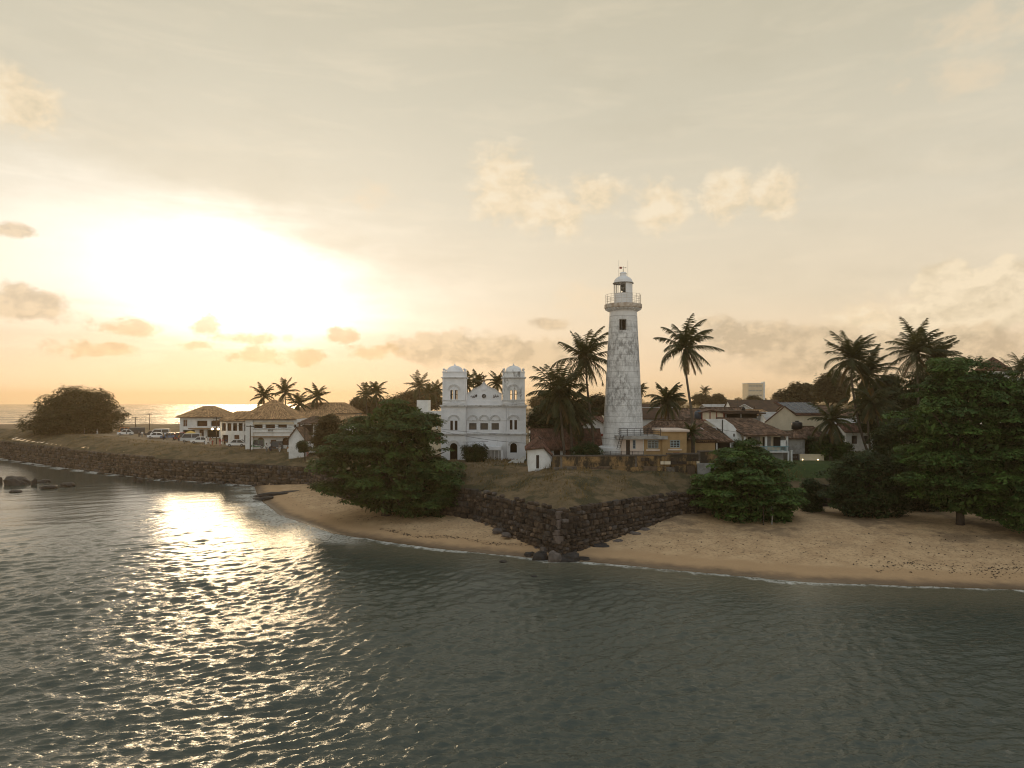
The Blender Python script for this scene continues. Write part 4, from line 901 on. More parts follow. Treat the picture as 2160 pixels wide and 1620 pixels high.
# ---------------------------------------------------------------- building kit (front face on local y = 0, building behind it)
def holed_wall(mb, x0, x1, z0, z1, y0, y1, holes):
    """wall slab in the xz plane with rectangular or arched openings: holes = (xa, xb, za, zb, arch)"""
    xs = sorted({x0, x1, *[h[0] for h in holes], *[h[1] for h in holes]}); zs = sorted({z0, z1, *[h[2] for h in holes], *[h[3] for h in holes]})
    xs = [x for x in xs if x0-1e-6 <= x <= x1+1e-6]; zs = [z for z in zs if z0-1e-6 <= z <= z1+1e-6]; nx, nz = len(xs)-1, len(zs)-1
    sol = [[not any(h[0]-1e-6 < (xs[i]+xs[i+1])/2 < h[1]+1e-6 and h[2]-1e-6 < (zs[k]+zs[k+1])/2 < h[3]+1e-6 for h in holes) for k in range(nz)] for i in range(nx)]
    for i in range(nx):
        for k in range(nz):
            if not sol[i][k]: continue
            a, b, c, d = xs[i], xs[i+1], zs[k], zs[k+1]
            mb.add([(a, y0, c), (b, y0, c), (b, y0, d), (a, y0, d)], [(0, 1, 2, 3)]); mb.add([(a, y1, c), (b, y1, c), (b, y1, d), (a, y1, d)], [(3, 2, 1, 0)])
            for (di, dk, q) in ((-1, 0, ((a, c), (a, d))), (1, 0, ((b, d), (b, c))), (0, -1, ((b, c), (a, c))), (0, 1, ((a, d), (b, d)))):
                ii, kk = i+di, k+dk
                if 0 <= ii < nx and 0 <= kk < nz and sol[ii][kk]: continue
                (p, r), (s, u) = q; mb.add([(p, y0, r), (s, y0, u), (s, y1, u), (p, y1, r)], [(0, 1, 2, 3)])
    for h in holes:
        if len(h) > 4 and h[4]:                      # arch: fill the two spandrels
            xa, xb, zb = h[0], h[1], h[3]; r = (xb-xa)/2; c = (xa+xb)/2; n = 8
            rz = min(r, h[3]-h[2]-.05); arc = [(c-r*math.cos(math.pi*i/n), zb-rz+rz*math.sin(math.pi*i/n)) for i in range(n+1)]
            for i in range(n):
                (p, q), (s, u) = arc[i], arc[i+1]
                mb.add([(p, y0, q), (s, y0, u), (s, y0, zb+.001), (p, y0, zb+.001)], [(0, 1, 2, 3)])
                mb.add([(p, y0, q), (s, y0, u), (s, y1, u), (p, y1, q)], [(0, 1, 2, 3)])
def window(parent, xa, xb, za, zb, y, cols=2, rows=2, fm=None, pm=None, fw=.07, name='window', arch=False):
    fm = fm or M_trim; pm = pm or M_glass; mb = MB(); e = .004
    mb.box(xa+e, xa+fw, y, y+.08, za+e, zb-e); mb.box(xb-fw, xb-e, y, y+.08, za+e, zb-e); mb.box(xa+fw, xb-fw, y, y+.08, za+e, za+fw); mb.box(xa+fw, xb-fw, y, y+.08, zb-fw, zb-e)
    t = fw*.55
    for c in range(1, cols):
        x = xa+fw+(xb-xa-2*fw)*c/cols; mb.box(x-t/2, x+t/2, y+.012, y+.068, za+fw, zb-fw)
    for r in range(1, rows):
        z = za+fw+(zb-za-2*fw)*r/rows; mb.box(xa+fw, xb-fw, y+.016, y+.06, z-t/2, z+t/2)
    w = mb.build(name, fm, parent); MB().box(xa+.01, xb-.01, y+.086, y+.12, za+.01, zb-.01).build('pane', pm, w)
    return w
def door(parent, xa, xb, za, zb, y, m=None):
    d = MB().box(xa+.004, xb-.004, y, y+.07, za+.004, zb-.004).build('door', m or M_brownwood, parent)
    MB().box(xb-.16, xb-.10, y-.05, y, (za+zb)/2-.08, (za+zb)/2+.06).build('handle', M_iron, d); return d
def tile_arrays(q, tw, course, rg, lift=.045):
    """rows of half-round tiles on a roof plane q = (eave0, eave1, ridge1, ridge0)"""
    e0, e1, r1, r0 = [np.array(p, float) for p in q]; nrm = np.cross(e1-e0, (r0+r1)/2-(e0+e1)/2); nrm /= np.linalg.norm(nrm)
    if nrm[2] < 0: nrm = -nrm
    sl = np.linalg.norm((r0+r1)/2-(e0+e1)/2); nr = max(2, int(sl/course)); Vs, n0 = [], 0
    for i in range(nr):
        s0, s1 = i/nr, (i+1.18)/nr; s1 = min(s1, 1.0)
        l0, rr0 = e0+(r0-e0)*s0, e1+(r1-e1)*s0; l1, rr1 = e0+(r0-e0)*s1, e1+(r1-e1)*s1
        W0 = np.linalg.norm(rr0-l0); m = int(W0/tw)
        if m < 1: continue
        f = (np.arange(m)+.5*((i % 2)))/m; f = f[f < 1-.3/m]; wd = .48/m; m = len(f)
        jit = rg.normal(size=(m, 1))*.018; lf = rg.uniform(.6, 1.5, (m, 1))*lift; sk = rg.normal(size=m)*wd*.3
        def at(l, r, ff): return l+(r-l)*ff[:, None]
        f0 = np.clip(f+wd*2*.5, 0, 1); A0 = at(l0, rr0, np.clip(f0-wd+sk, 0, 1)); B0 = at(l0, rr0, np.clip(f0+sk, 0, 1)); C0 = at(l0, rr0, np.clip(f0+wd+sk, 0, 1))
        A1 = at(l1, rr1, np.clip(f0-wd*.8, 0, 1)); B1 = at(l1, rr1, np.clip(f0, 0, 1)); C1 = at(l1, rr1, np.clip(f0+wd*.8, 0, 1))
        up = nrm[None]; b = .035+jit
        Vs.append(np.stack([A0+up*b, B0+up*(b+lf+tw*.22), C0+up*b, A1+up*(b*.6), B1+up*(b*.6+lf*.5+tw*.10), C1+up*(b*.6)], 1).reshape(-1, 3))
    if not Vs: return None
    V = np.concatenate(Vs); n = len(V)//6; o = np.arange(n)[:, None]*6
    return V, np.concatenate([o+np.array([0, 1, 4, 3]), o+np.array([1, 2, 5, 4])]), o+np.array([0, 2, 1]), n
def roof(parent, planes, m, tile=None, thick=.12, seed=1, base=None, name='roof', ridges=True):
    mb = MB()
    for q in planes:
        q = [Vector(p) for p in q]; d = Vector((0, 0, thick)); k = len(q)
        mb.add([tuple(p-d) for p in q]+[tuple(p) for p in q], [tuple(range(k))[::-1], tuple(range(k, 2*k))]+[(i, (i+1) % k, (i+1) % k+k, i+k) for i in range(k)])
    r = mb.build(name, base or (M_roofbase if tile else m), parent)
    if tile:
        rg = np.random.default_rng(seed); V, F4, F3, VR, nb = [], [], [], [], 0
        for q in planes:
            q4 = list(q) if len(q) == 4 else [q[0], q[1], q[2], q[2]]
            a = tile_arrays(q4, tile[0], tile[1], rg)
            if a is None: continue
            v, f4, f3, n = a; c = rg.random(n); VR.append((c, n)); V.append(v); F4.append(f4+nb); F3.append(f3+nb); nb += len(v)
        vr = np.concatenate([np.concatenate([c, c]) for c, n in VR]+[c for c, n in VR])
        me = fast('roof_tiles', np.concatenate(V), [np.concatenate(F4), np.concatenate(F3)], vr); me.materials.append(m)
        tag(link('roof_tiles', me, None, r), kind='stuff')
        if ridges:
            rb = MB()
            for q in planes:
                if len(q) == 4 and (Vector(q[2])-Vector(q[3])).length > .3: rb.bar(Vector(q[3])+Vector((0, 0, .06)), Vector(q[2])+Vector((0, 0, .06)), .26, .14)
                break
            if rb.v: rb.build('ridge_cap', m, r)
    return r
def hip(w, d, z, h, oh, rl=None, x0=0, y0=0):
    """hip roof planes over a w x d rectangle (front on y0), ridge along x of length rl (0 = pyramid)"""
    rl = max(0, w-d) if rl is None else rl; a, b = -w/2-oh+x0, w/2+oh+x0; f, k = y0-oh, y0+d+oh; m = (f+k)/2; ra, rb = x0-rl/2, x0+rl/2; t = z+h
    return [((a, f, z), (b, f, z), (rb, m, t), (ra, m, t)), ((b, k, z), (a, k, z), (ra, m, t), (rb, m, t)), ((b, f, z), (b, k, z), (rb, m, t)), ((a, k, z), (a, f, z), (ra, m, t))]
def gab(w, d, z, h, oh, x0=0, y0=0):
    """ridge along x: front and back slopes"""
    a, b = x0-w/2-oh, x0+w/2+oh; f, k, m = y0-oh, y0+d+oh, y0+d/2; t = z+h; s = h/(d/2)*oh
    return [((a, f, z-s), (b, f, z-s), (b, m, t), (a, m, t)), ((b, k, z-s), (a, k, z-s), (a, m, t), (b, m, t))]
def gaby(w, d, z, h, oh, x0=0, y0=0):
    """ridge along y: gable faces the front"""
    a, b = x0-w/2, x0+w/2; f, k = y0-oh, y0+d+oh; t = z+h; s = h/(w/2)*oh
    return [((a-oh, k, z-s), (a-oh, f, z-s), (x0, f, t), (x0, k, t)), ((b+oh, f, z-s), (b+oh, k, z-s), (x0, k, t), (x0, f, t))]
def house(name, label, u, Y, zb, w, d, h, planes, wallm, roofm, tile=(.3, .42), openings=(), rz=0, cat='house', group=None, gable=None, seed=1, roofname='roof', base=None, th=.2):
    """openings: (kind, xa, xb, za, zb, opts) on the front wall"""
    root = thing(name, label, cat, (X(u, Y), Y, zb), rz, group); mb = MB()
    holes = [(o[1], o[2], o[3], o[4], o[0].startswith('arch')) for o in openings]
    holed_wall(mb, -w/2, w/2, -.6, h, 0, th, holes)
    mb.box(-w/2, -w/2+th, th+.002, d, -.6, h); mb.box(w/2-th, w/2, th+.002, d, -.6, h); mb.box(-w/2+th+.002, w/2-th-.002, d-th, d, -.6, h)
    mb.box(-w/2+th+.003, w/2-th-.003, th+.004, d-th-.002, h-.3, h-.2)
    if gable == 'x':
        for s in (-1, 1):
            x = s*w/2; m = planes[0][2][2]; y0, y1, ym = 0, d, d/2; x2 = x-s*th
            mb.add([(x, y0, h+.001), (x, y1, h+.001), (x, ym, m-.1), (x2, y0, h+.001), (x2, y1, h+.001), (x2, ym, m-.1)], [(0, 1, 2), (5, 4, 3), (0, 2, 5, 3), (1, 4, 5, 2)])
    if gable == 'y':
        t = planes[0][2][2]-.1
        mb.poly([(-w/2, h+.001), (w/2, h+.001), (0, t)], 0, th); mb.poly([(-w/2, h+.001), (w/2, h+.001), (0, t)], d-th, d)
    mb.build('wall', wallm, root)
    for o in openings:
        k, xa, xb, za, zb2 = o[:5]; op = o[5] if len(o) > 5 else {}
        if 'win' in k: window(root, xa, xb, za, zb2, op.get('y', .06), op.get('c', 2), op.get('r', 2), op.get('f'), op.get('p'))
        elif 'door' in k: door(root, xa, xb, za, zb2, .06, op.get('m'))
        elif 'void' in k: MB().box(xa-.3, xb+.3, op.get('dp', 1.2), op.get('dp', 1.2)+.05, za-.2, zb2+.2).build('inner_wall', op.get('m', M_void), root)
    if planes: roof(root, planes, roofm, tile, seed=seed, name=roofname, base=base)
    return root
def part(root, name, m, *boxes, label=None):
    mb = MB()
    for b in boxes: mb.box(*b)
    o = mb.build(name, m, root)
    if label: o['label'] = label
    return o
def railing(root, a, b, hgt, n, m=None, rails=3, w=.05, post='post'):
    a, b = Vector(a), Vector(b)
    for i in range(n+1):
        p = a.lerp(b, i/n); MB().bar(p, p+Vector((0, 0, hgt)), w).build(post, m or M_iron, root)
    for k in range(rails):
        z = Vector((0, 0, hgt*(k+1)/rails-.02)); MB().bar(a+z, b+z, w*.8).build('rail', m or M_iron, root)

# ---------------------------------------------------------------- lighthouse
def lighthouse():
    Y = 98.5; cx = X(1314.5, Y); zg = 7.3; root = thing('lighthouse', 'tall round white stone lighthouse with mildew stains, gallery and domed lantern', 'lighthouse', (cx, Y, zg))
    zz = lambda v: Z(v, Y)-zg
    zb, zt = zz(948), zz(661); rb, rt = 2.90, 1.88
    rad = lambda z: rb+(rt-rb)*((z-zb)/(zt-zb))**.92
    zc = zz(668)                                             # blocks end under the smooth collar
    NC = 24; wz0, wz1 = zz(699.5), zz(676); a_w = -math.pi/2-.19*1; na = 64
    prof = [(rad(z)-.05, z) for z in np.linspace(zb-.1, zc+.02, 60)]
    def skip(i, j):
        z = (prof[i][1]+prof[i+1][1])/2; a = (j+.5)/na*2*math.pi
        da = (a-a_w+math.pi) % (2*math.pi)-math.pi; db = (a-a_w-.28) % (2*math.pi)-math.pi
        return (wz0 < z < wz1 and abs(da) < .27) or (wz0-.05 < z < wz1 and abs(db) < .26)
    MB().lathe(prof, na, skip=skip).build('tower_core', M_joint, root, smooth=True)
    rg = random.Random(3)
    hgt = (zc-zb)/NC; nb = 11
    for c in range(NC):
        z0 = zb+c*hgt; z1 = z0+hgt-.028; off = rg.uniform(0, .5)+(c % 2)*.29
        for q in range(nb):
            g = .0045; a0 = off+q*2*math.pi/nb+g; a1 = off+(q+1)*2*math.pi/nb-g; n = 6
            aw = (a_w) % (2*math.pi); am = (a0+a1)/2
            segs = [(a0, a1, z0, z1)]
            if z1 > wz0 and z0 < wz1:                         # cut the block round the window
                out = []
                for dw, centre in ((.29, a_w), (.28, a_w+.28+math.pi)):
                    pass
                ok = []
                def clip(sg, ctr, hw):
                    a, b, zz0, zz1 = sg; k = round(((a+b)/2-ctr)/(2*math.pi)); cc = ctr+k*2*math.pi; l, r_ = cc-hw, cc+hw
                    if b <= l or a >= r_: return [sg]
                    res = []
                    if a < l-.03: res.append((a, l, zz0, zz1))
                    if b > r_+.03: res.append((r_, b, zz0, zz1))
                    if zz0 < wz0-.08: res.append((max(a, l), min(b, r_), zz0, wz0-.01))
                    if zz1 > wz1+.08: res.append((max(a, l), min(b, r_), wz1+.01, zz1))
                    return res
                segs = [s2 for s1 in clip(segs[0], a_w, .27) for s2 in clip(s1, a_w+.28+math.pi, .26)]
            mb = MB(); dr = rg.uniform(-.012, .022)
            for (p, r_, y0, y1) in segs:
                b = len(mb.v)
                for k in range(n+1):
                    a = p+(r_-p)*k/n; ca, sa = math.cos(a), math.sin(a)
                    for (ri, z) in ((rad(y0)-.30, y0), (rad(y0)+dr, y0), (rad(y1)+dr, y1), (rad(y1)-.30, y1)): mb.v.append((ri*ca, ri*sa, z))
                for k in range(n):
                    for j in range(4):
                        i0 = b+k*4+j; i1 = b+k*4+(j+1) % 4; mb.f.append((i0, i1, i1+4, i0+4))
                mb.f.append((b, b+1, b+2, b+3)); e = b+n*4; mb.f.append((e+3, e+2, e+1, e))
            if mb.v: mb.build('stone_block', M_light, root)
    # window frame, splayed and dark inside
    def arcbox(r0, r1, a0, a1, z0, z1, n=4):
        mb = MB()
        for k in range(n+1):
            a = a0+(a1-a0)*k/n
            for (r_, z) in ((r0, z0), (r1, z0), (r1, z1), (r0, z1)): mb.v.append((r_*math.cos(a), r_*math.sin(a), z))
        for k in range(n):
            for j in range(4): mb.f.append((k*4+j, k*4+(j+1) % 4, k*4+4+(j+1) % 4, k*4+4+j))
        mb.f += [(0, 1, 2, 3), (n*4+3, n*4+2, n*4+1, n*4)]; return mb
    rw = rad((wz0+wz1)/2)
    w = arcbox(rw-.45, rw-.06, a_w-.27, a_w-.235, wz0, wz1, 1); w2 = MB(); w2.v = w.v; w2.f = w.f
    for q in (arcbox(rw-.45, rw-.06, a_w+.235, a_w+.27, wz0, wz1, 1), arcbox(rw-.45, rw-.06, a_w-.235, a_w+.235, wz0, wz0+.06), arcbox(rw-.45, rw-.06, a_w-.235, a_w+.235, wz1-.06, wz1), arcbox(rw-.40, rw-.34, a_w-.09, a_w-.06, wz0+.06, wz1-.06, 1)): w2.add(q.v, q.f)
    wo = w2.build('window_frame', M_conc, root)
    MB().box(-.6, .15, -.02, .02, wz0, wz1).build('shutter', M_void, wo, loc=(-.25, -rw+.9, 0))
    # smooth collar, corbel, gallery
    t = zz(655); g0, g1 = zz(651.5), zz(642.5)
    MB().lathe([(rad(zc)+.015, zc), (rt+.01, zz(661)), (1.86, t-.02), (1.95, t), (2.2, zz(654)), (2.42, g0)], 48).build('collar', M_lightclean, root, smooth=True)
    for k in range(28):
        a = 2*math.pi*k/28; ca, sa = math.cos(a), math.sin(a); mb = MB().bar((1.9*ca, 1.9*sa, t-.12), (2.45*ca, 2.45*sa, g0-.06), .13, .16); mb.build('corbel', M_lightclean, root)
    MB().lathe([(1.2, g0-.01), (2.50, g0-.01), (2.58, g0+.10), (2.58, g1-.05), (2.50, g1), (1.2, g1)], 48).build('gallery_rim', M_rustyrim, root, smooth=False)
    l0, l1 = g1, zz(598.5); rl = 1.29; mid = zz(621)
    MB().lathe([(rl, l0+.002), (rl, mid), (rl+.03, mid+.01), (rl+.03, mid+.08), (rl-.02, mid+.09), (0, mid+.09)], 40).build('lantern_base', M_lightclean, root, smooth=False)
    # lantern: glazed on the west and front, blind panel on the right
    gl = MB().lathe([(rl-.02, mid+.092), (rl-.02, l1)], 24, a0=R(-82), a1=R(62)).lathe([(rl-.08, l1), (rl-.08, mid+.092)], 24, a0=R(-82), a1=R(62)); gl.build('lantern_panel', M_lightclean, root)
    for k, a in enumerate(np.radians([-84, -116, -132, -150, -178, -206, -234, -262, -290])):
        MB().box(-.035, .035, -.035, .035, mid+.09, l1).build('lantern_bar', M_conc, root, loc=(rl*.985*math.cos(a), rl*.985*math.sin(a), 0))
    lens = MB().lathe([(0, mid+.1), (.30, mid+.12), (.30, mid+.35), (.16, mid+.4), (.42, mid+.52), (.50, mid+.9), (.42, mid+1.25), (.12, mid+1.35), (0, mid+1.36)], 20).build('lamp_lens', mat('lens_glass', (.05, .055, .05), (.16, .16, .14), 6, .1, spec=.8), root, loc=(.12, 0, 0), smooth=True)
    MB().lathe([(rl, l1), (rl+.14, l1+.0), (rl+.16, l1+.08), (rl+.05, l1+.13)], 40).build('eave_ring', M_conc, root, smooth=True)
    dz = zz(582); MB().lathe([(rl+.05, l1+.12)]+[((rl+.02)*math.cos(a), l1+.12+(dz-l1-.12)*math.sin(a)) for a in np.linspace(.05, 1.16, 9)]+[(.5, dz-.02)], 40).build('dome', M_lightclean, root, smooth=True)
    cz1 = zz(573.5); MB().lathe([(.46, dz-.10), (.46, dz+.28), (.50, dz+.30), (.50, dz+.36), (.34, dz+.5), (.08, cz1), (0, cz1+.02)], 24).build('cupola', M_lightclean, root, smooth=False)
    vt = zz(563); mb = MB().tube([(0, 0, cz1), (0, 0, vt+.1)], [.05, .02], 6).bar((-.5, 0, vt-.12), (.42, 0, vt-.12), .035)
    vane = mb.build('weather_vane', M_iron, root); MB().box(-.52, -.18, -.015, .015, vt-.26, vt+.02).build('vane_tail', M_redpaint, vane); MB().box(.32, .42, -.05, .05, vt-.17, vt-.07).build('vane_head', M_iron, vane)
    for x, y in ((-.62, -.1), (.66, .1)): MB().tube([(x, y, dz-.5), (x, y, zz(549))], [.018, .012], 5).build('lightning_rod', M_iron, root)
    rr = 2.42
    for k in range(20):
        a = 2*math.pi*k/20+.05; MB().bar((rr*math.cos(a), rr*math.sin(a), g1), (rr*math.cos(a), rr*math.sin(a), g1+1.35), .035).build('railing_post', M_rustyrim, root)
    for z in (.32, .64, .98, 1.3):
        mb = MB(); pts = [(rr*math.cos(2*math.pi*k/40), rr*math.sin(2*math.pi*k/40), g1+z) for k in range(41)]; mb.tube(pts, [.016]*41, 4, caps=False); mb.build('railing_bar', M_rustyrim, root)
    # foot of the tower
    f0, f1 = zz(952), zz(941)
    MB().lathe([(3.25, -.7), (3.25, f0+.0), (3.42, f0+.02), (3.42, f1-.1), (3.2, f1), (rb-.1, f1+.02)], 40).build('foot_ring', M_lightclean, root, smooth=False)
    for u, v0, v1 in ((1343, 845, 925), (1349, 850, 925)):
        x = X(u, Y-2.8)-cx; y = -math.sqrt(max(.2, 2.3**2-x*x))-.1; MB().bar((x, y-.5, zz(v1)), (x-.25, y+.15, zz(v0)), .05).build('conduit', M_trim, root)
    return root
lighthouse()

# ---------------------------------------------------------------- white twin-towered building (mosque)
def mosque():
    Y = 107; k = Y/F; u0 = 1019.5; zg = 7.1
    root = thing('mosque', 'white twin-towered building with domed towers, arched niches and a scrolled central gable', 'mosque', (X(u0, Y), Y, zg))
    x = lambda px: (900+px/6.232-u0)*k                        # from the enlarged crop
    z = lambda py: H-(740+py/6.232-HV)*k-zg
    e = .003
    c1b, c1t, c2b, c2t = z(1110), z(1086), z(738), z(712)
    # body
    xl, xr = x(515), x(1050)
    arcs3 = [(600, 68), (751, 68), (898, 68)]
    holes = [(x(553), x(652), z(1040), z(953)), (x(702), x(803), z(1040), z(953)), (x(850), x(948), z(1040), z(953))]
    mb = MB(); holed_wall(mb, xl, xr, -.8, c2b, .9, 1.3, holes)
    mb.box(x(200), x(515)-e, 4.3+e, 17, -.8, c2b); mb.box(x(515), x(1050), 1.3+e, 17, -.8, c2b-.01); mb.box(x(1050)+e, x(1295), 4.3+e, 17, -.8, c2b)
    mb.build('wall', M_mosque, root)
    def niche(xa, xb, zs, y, m, parent, ratio=1.0):
        """raised half-round hood moulding"""
        r = (xb-xa)/2; c = (xa+xb)/2; n = 12; o = MB()
        pts = [(c-r*math.cos(math.pi*i/n), zs+r*ratio*math.sin(math.pi*i/n)) for i in range(n+1)]
        for rr, dy in ((1.0, -.10), (.80, -.05)):
            for i in range(n):
                a = (c+(pts[i][0]-c)*rr, zs+(pts[i][1]-zs)*rr); b = (c+(pts[i+1][0]-c)*rr, zs+(pts[i+1][1]-zs)*rr)
                o.bar((a[0], y+dy/2, a[1]), (b[0], y+dy/2, b[1]), abs(dy), .11)
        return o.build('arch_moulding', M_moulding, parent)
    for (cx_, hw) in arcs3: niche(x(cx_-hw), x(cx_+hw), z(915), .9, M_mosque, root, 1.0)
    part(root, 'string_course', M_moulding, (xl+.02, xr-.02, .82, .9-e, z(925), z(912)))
    for (a, b) in ((553, 652), (702, 803), (850, 948)): window(root, x(a), x(b), z(1040), z(953), 1.0, 3, 1, M_darkwood, M_glass, .06)
    for px_ in (520, 676, 826, 975): part(root, 'pilaster', M_mosque, (x(px_)+.02, x(px_)+.28, .80, .9-e, c1t+.02, z(925)-e))
    # ground floor of the centre: gate wall and portico roof
    part(root, 'portico_roof', M_mosque, (x(520), x(985), -.9, .9-e, z(1262), z(1252)), (x(760), x(985), -1.0, -.9-e, z(1300), z(1262)))
    part(root, 'portico_post', M_mosque, (x(978), x(1003), -.95, -.6, -.6, z(1300)-e))
    for i in range(12):
        xx = x(800)+(x(975)-x(800))*i/11; MB().box(xx-.03, xx+.03, -.86, -.80, -.5, z(1305)).build('grille_bar', M_conc if i % 3 else M_trim, root)
    # cornices
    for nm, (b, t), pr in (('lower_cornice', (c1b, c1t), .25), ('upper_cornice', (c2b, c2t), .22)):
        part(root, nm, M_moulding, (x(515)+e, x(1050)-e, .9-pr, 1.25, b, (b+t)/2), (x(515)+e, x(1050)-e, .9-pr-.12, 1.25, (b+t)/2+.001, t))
    # parapet over the centre and scrolled gable
    pz = z(655)
    part(root, 'parapet', M_mosque, (x(515)+e, x(1050)-e, .86, 1.2, c2t+e, pz))
    prof = [(520, 655), (520, 570), (530, 552), (570, 545), (590, 520), (612, 500), (660, 482), (700, 462), (725, 440), (738, 420), (750, 405),
            (762, 420), (775, 440), (800, 462), (850, 485), (905, 505), (922, 525), (950, 550), (978, 558), (985, 575), (985, 655)]
    mb = MB(); mb.poly([(x(a), z(b)+(.002 if b == 655 else 0)) for a, b in prof], .92, 1.18); gb = mb.build('gable', M_mosque, root)
    o = MB()
    for i in range(1, len(prof)-2):
        a, b = prof[i], prof[i+1]; o.bar((x(a[0]), .90, z(a[1])), (x(b[0]), .90, z(b[1])), .2, .12)
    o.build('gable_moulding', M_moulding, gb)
    # clock
    cc = (x(750), z(595)); mb = MB().lathe([(0, 0), (.40, 0), (.40, .06), (.33, .07)], 24); dial = mb.build('clock', M_mosque, gb); dial.location = (cc[0], .92, cc[1]); dial.rotation_euler = (R(90), 0, 0)
    dm = MB().lathe([(0, .065), (.33, .065), (.33, .062)], 24).build('dial', M_glass, gb); dm.location = (cc[0], .905, cc[1]); dm.rotation_euler = (R(90), 0, 0)
    MB().bar((cc[0], .82, cc[1]), (cc[0]+.06, .82, cc[1]-.22), .03).bar((cc[0], .82, cc[1]), (cc[0]+.05, .82, cc[1]+.14), .03).build('clock_hand', M_trim, gb)
    # raised arabic lettering either side of the clock: flowing strokes and dots
    def script(px0, strokes, dots):
        o = MB()
        for st in strokes:
            for (a, b) in zip(st[:-1], st[1:]): o.bar((x(px0+a[0]), .90, z(600-a[1])), (x(px0+b[0]), .90, z(600-b[1])), .05, .07)
        for (a, b) in dots: o.box(x(px0+a)-.035, x(px0+a)+.035, .86, .92, z(600-b)-.035, z(600-b)+.035)
        return o.build('lettering', M_darkwood, gb)
    script(572, [[(0, 0), (20, -6), (40, 2), (44, 14)], [(40, 0), (58, -4), (62, 10), (56, 14)], [(60, -2), (78, -6), (84, 4), (80, 22)], [(66, 4), (70, 26)], [(74, 2), (78, 28)], [(30, -8), (46, -14), (60, -10)]], [(16, 8), (50, 22), (26, -14), (86, 20)])
    script(868, [[(4, 0), (24, -6), (36, 4), (34, 26)], [(18, 0), (14, 24)], [(36, 0), (54, -4), (60, 8), (52, 12)], [(58, -2), (72, -4), (76, 8)], [(0, -10), (16, -18), (28, -12)]], [(10, 12), (44, -12), (62, 20), (70, 18)])
    part(gb, 'name_tablet', M_mosque, (x(722), x(775), .86, .92-e, z(520), z(492)))
    fz = z(405); MB().tube([(x(750), 1.05, fz-.1), (x(750), 1.05, fz+.5), (x(750), 1.05, fz+.75)], [.12, .07, .04], 8).build('finial', M_brownwood, root)
    o = MB(); pts = [(x(750)+.22*math.cos(a), 1.05, fz+1.0+.20*math.sin(a)) for a in np.linspace(R(-205), R(25), 10)]; o.tube(pts, [.015, .03, .045, .05, .055, .055, .05, .045, .03, .015], 5); o.build('crescent', M_darkwood, root)
    # towers
    for s, (a, b, w1, w2, mm) in enumerate(((205, 510, (310, 345), (370, 405), M_mosque), (995, 1290, (1093, 1128), (1153, 1188), M_mosque_old))):
        lo_a, lo_b = ((190, 515), (1052, 1305))[s]
        xa, xb = x(a), x(b); la, lb = x(lo_a), x(lo_b); dep = lb-la
        ga, gb_ = ((305, 405), (1098, 1187))[s]
        mb = MB()
        H_ = [(x(ga), x(gb_), (-.6 if s == 0 else z(1340)), z(1212), True)]
        H_ += [(x(p), x(q), z(1042 if s == 0 else 1036), z(918 if s == 0 else 910)) for p, q in (w1, w2)]
        mt = M_mosque
        holed_wall(mb, la, lb, -.8, c2b, 0, .35, H_); mb.box(la, la+.35, .352, 4.3, -.8, c2b); mb.box(lb-.35, lb, .352, 4.3, -.8, c2b)
        mb.build('tower_wall', mt, root)
        mb = MB(); HU = [(x(p), x(q), z(640), z(516)) for p, q in (w1, w2)]
        ux, uy = xb-xa, xb-xa
        holed_wall(mb, xa, xb, c2t+.002, z(362), .25, .55, HU); holed_wall(mb, xa, xb, c2t+.002, z(362), .25+uy-.3, .25+uy, HU)
        mb.box(xa, xa+.3, .552, .25+uy-.302, c2t+.002, z(362)); mb.box(xb-.3, xb, .552, .25+uy-.302, c2t+.002, z(362))
        mb.build('belfry_wall', mm, root)
        for (p, q) in (w1, w2):
            window(root, x(p), x(q), z(1042 if s == 0 else 1036), z(918 if s == 0 else 910), .1, 1, 3, M_brownwood, M_darkwood, .05, 'shutter_window')
            fr = MB().box(x(p)+e, x(p)+.07, .35, .42, z(640), z(516)-e).box(x(q)-.07, x(q)-e, .35, .42, z(640), z(516)-e).box(x(p)+.07, x(q)-.07, .35, .42, z(575), z(568)).box(x(p)+.07, x(q)-.07, .35, .42, z(530), z(525)); fr.build('belfry_louvre', M_darkwood, root)
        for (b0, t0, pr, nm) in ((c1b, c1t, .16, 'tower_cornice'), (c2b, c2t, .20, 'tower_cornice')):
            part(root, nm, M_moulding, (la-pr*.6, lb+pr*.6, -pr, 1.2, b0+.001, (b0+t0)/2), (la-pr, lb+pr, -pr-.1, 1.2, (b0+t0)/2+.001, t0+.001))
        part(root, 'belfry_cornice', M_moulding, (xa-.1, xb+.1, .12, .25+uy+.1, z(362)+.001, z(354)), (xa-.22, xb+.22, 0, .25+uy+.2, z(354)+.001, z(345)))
        part(root, 'belfry_parapet', mm, (xa+.02, xb-.02, .28, .25+uy-.02, z(345)+.002, z(283)), (xa-.04, xb+.04, .22, .25+uy+.04, z(283)+.001, z(270)))
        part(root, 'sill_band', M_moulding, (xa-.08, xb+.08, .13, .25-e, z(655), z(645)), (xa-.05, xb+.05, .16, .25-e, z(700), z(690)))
        # balusters under the belfry windows
        for i in range(7):
            xx = x(w1[0]-12)+(x(w2[1]+12)-x(w1[0]-12))*i/6; MB().box(xx-.045, xx+.045, .15, .25-e, z(689), z(656)).build('baluster', mm, root)
        cxm = (xa+xb)/2; r = (x(470)-x(255))/2; dzb = z(270); dzt = z(186); cy = .25+uy/2
        MB().lathe([(r, dzb+.002), (r, dzb+.12)]+[(r*math.cos(t), dzb+.12+(dzt-dzb-.12)*math.sin(t)) for t in np.linspace(.12, 1.45, 8)]+[(.05, dzt)], 24, (cxm, cy)).build('tower_dome', mm, root, smooth=True)
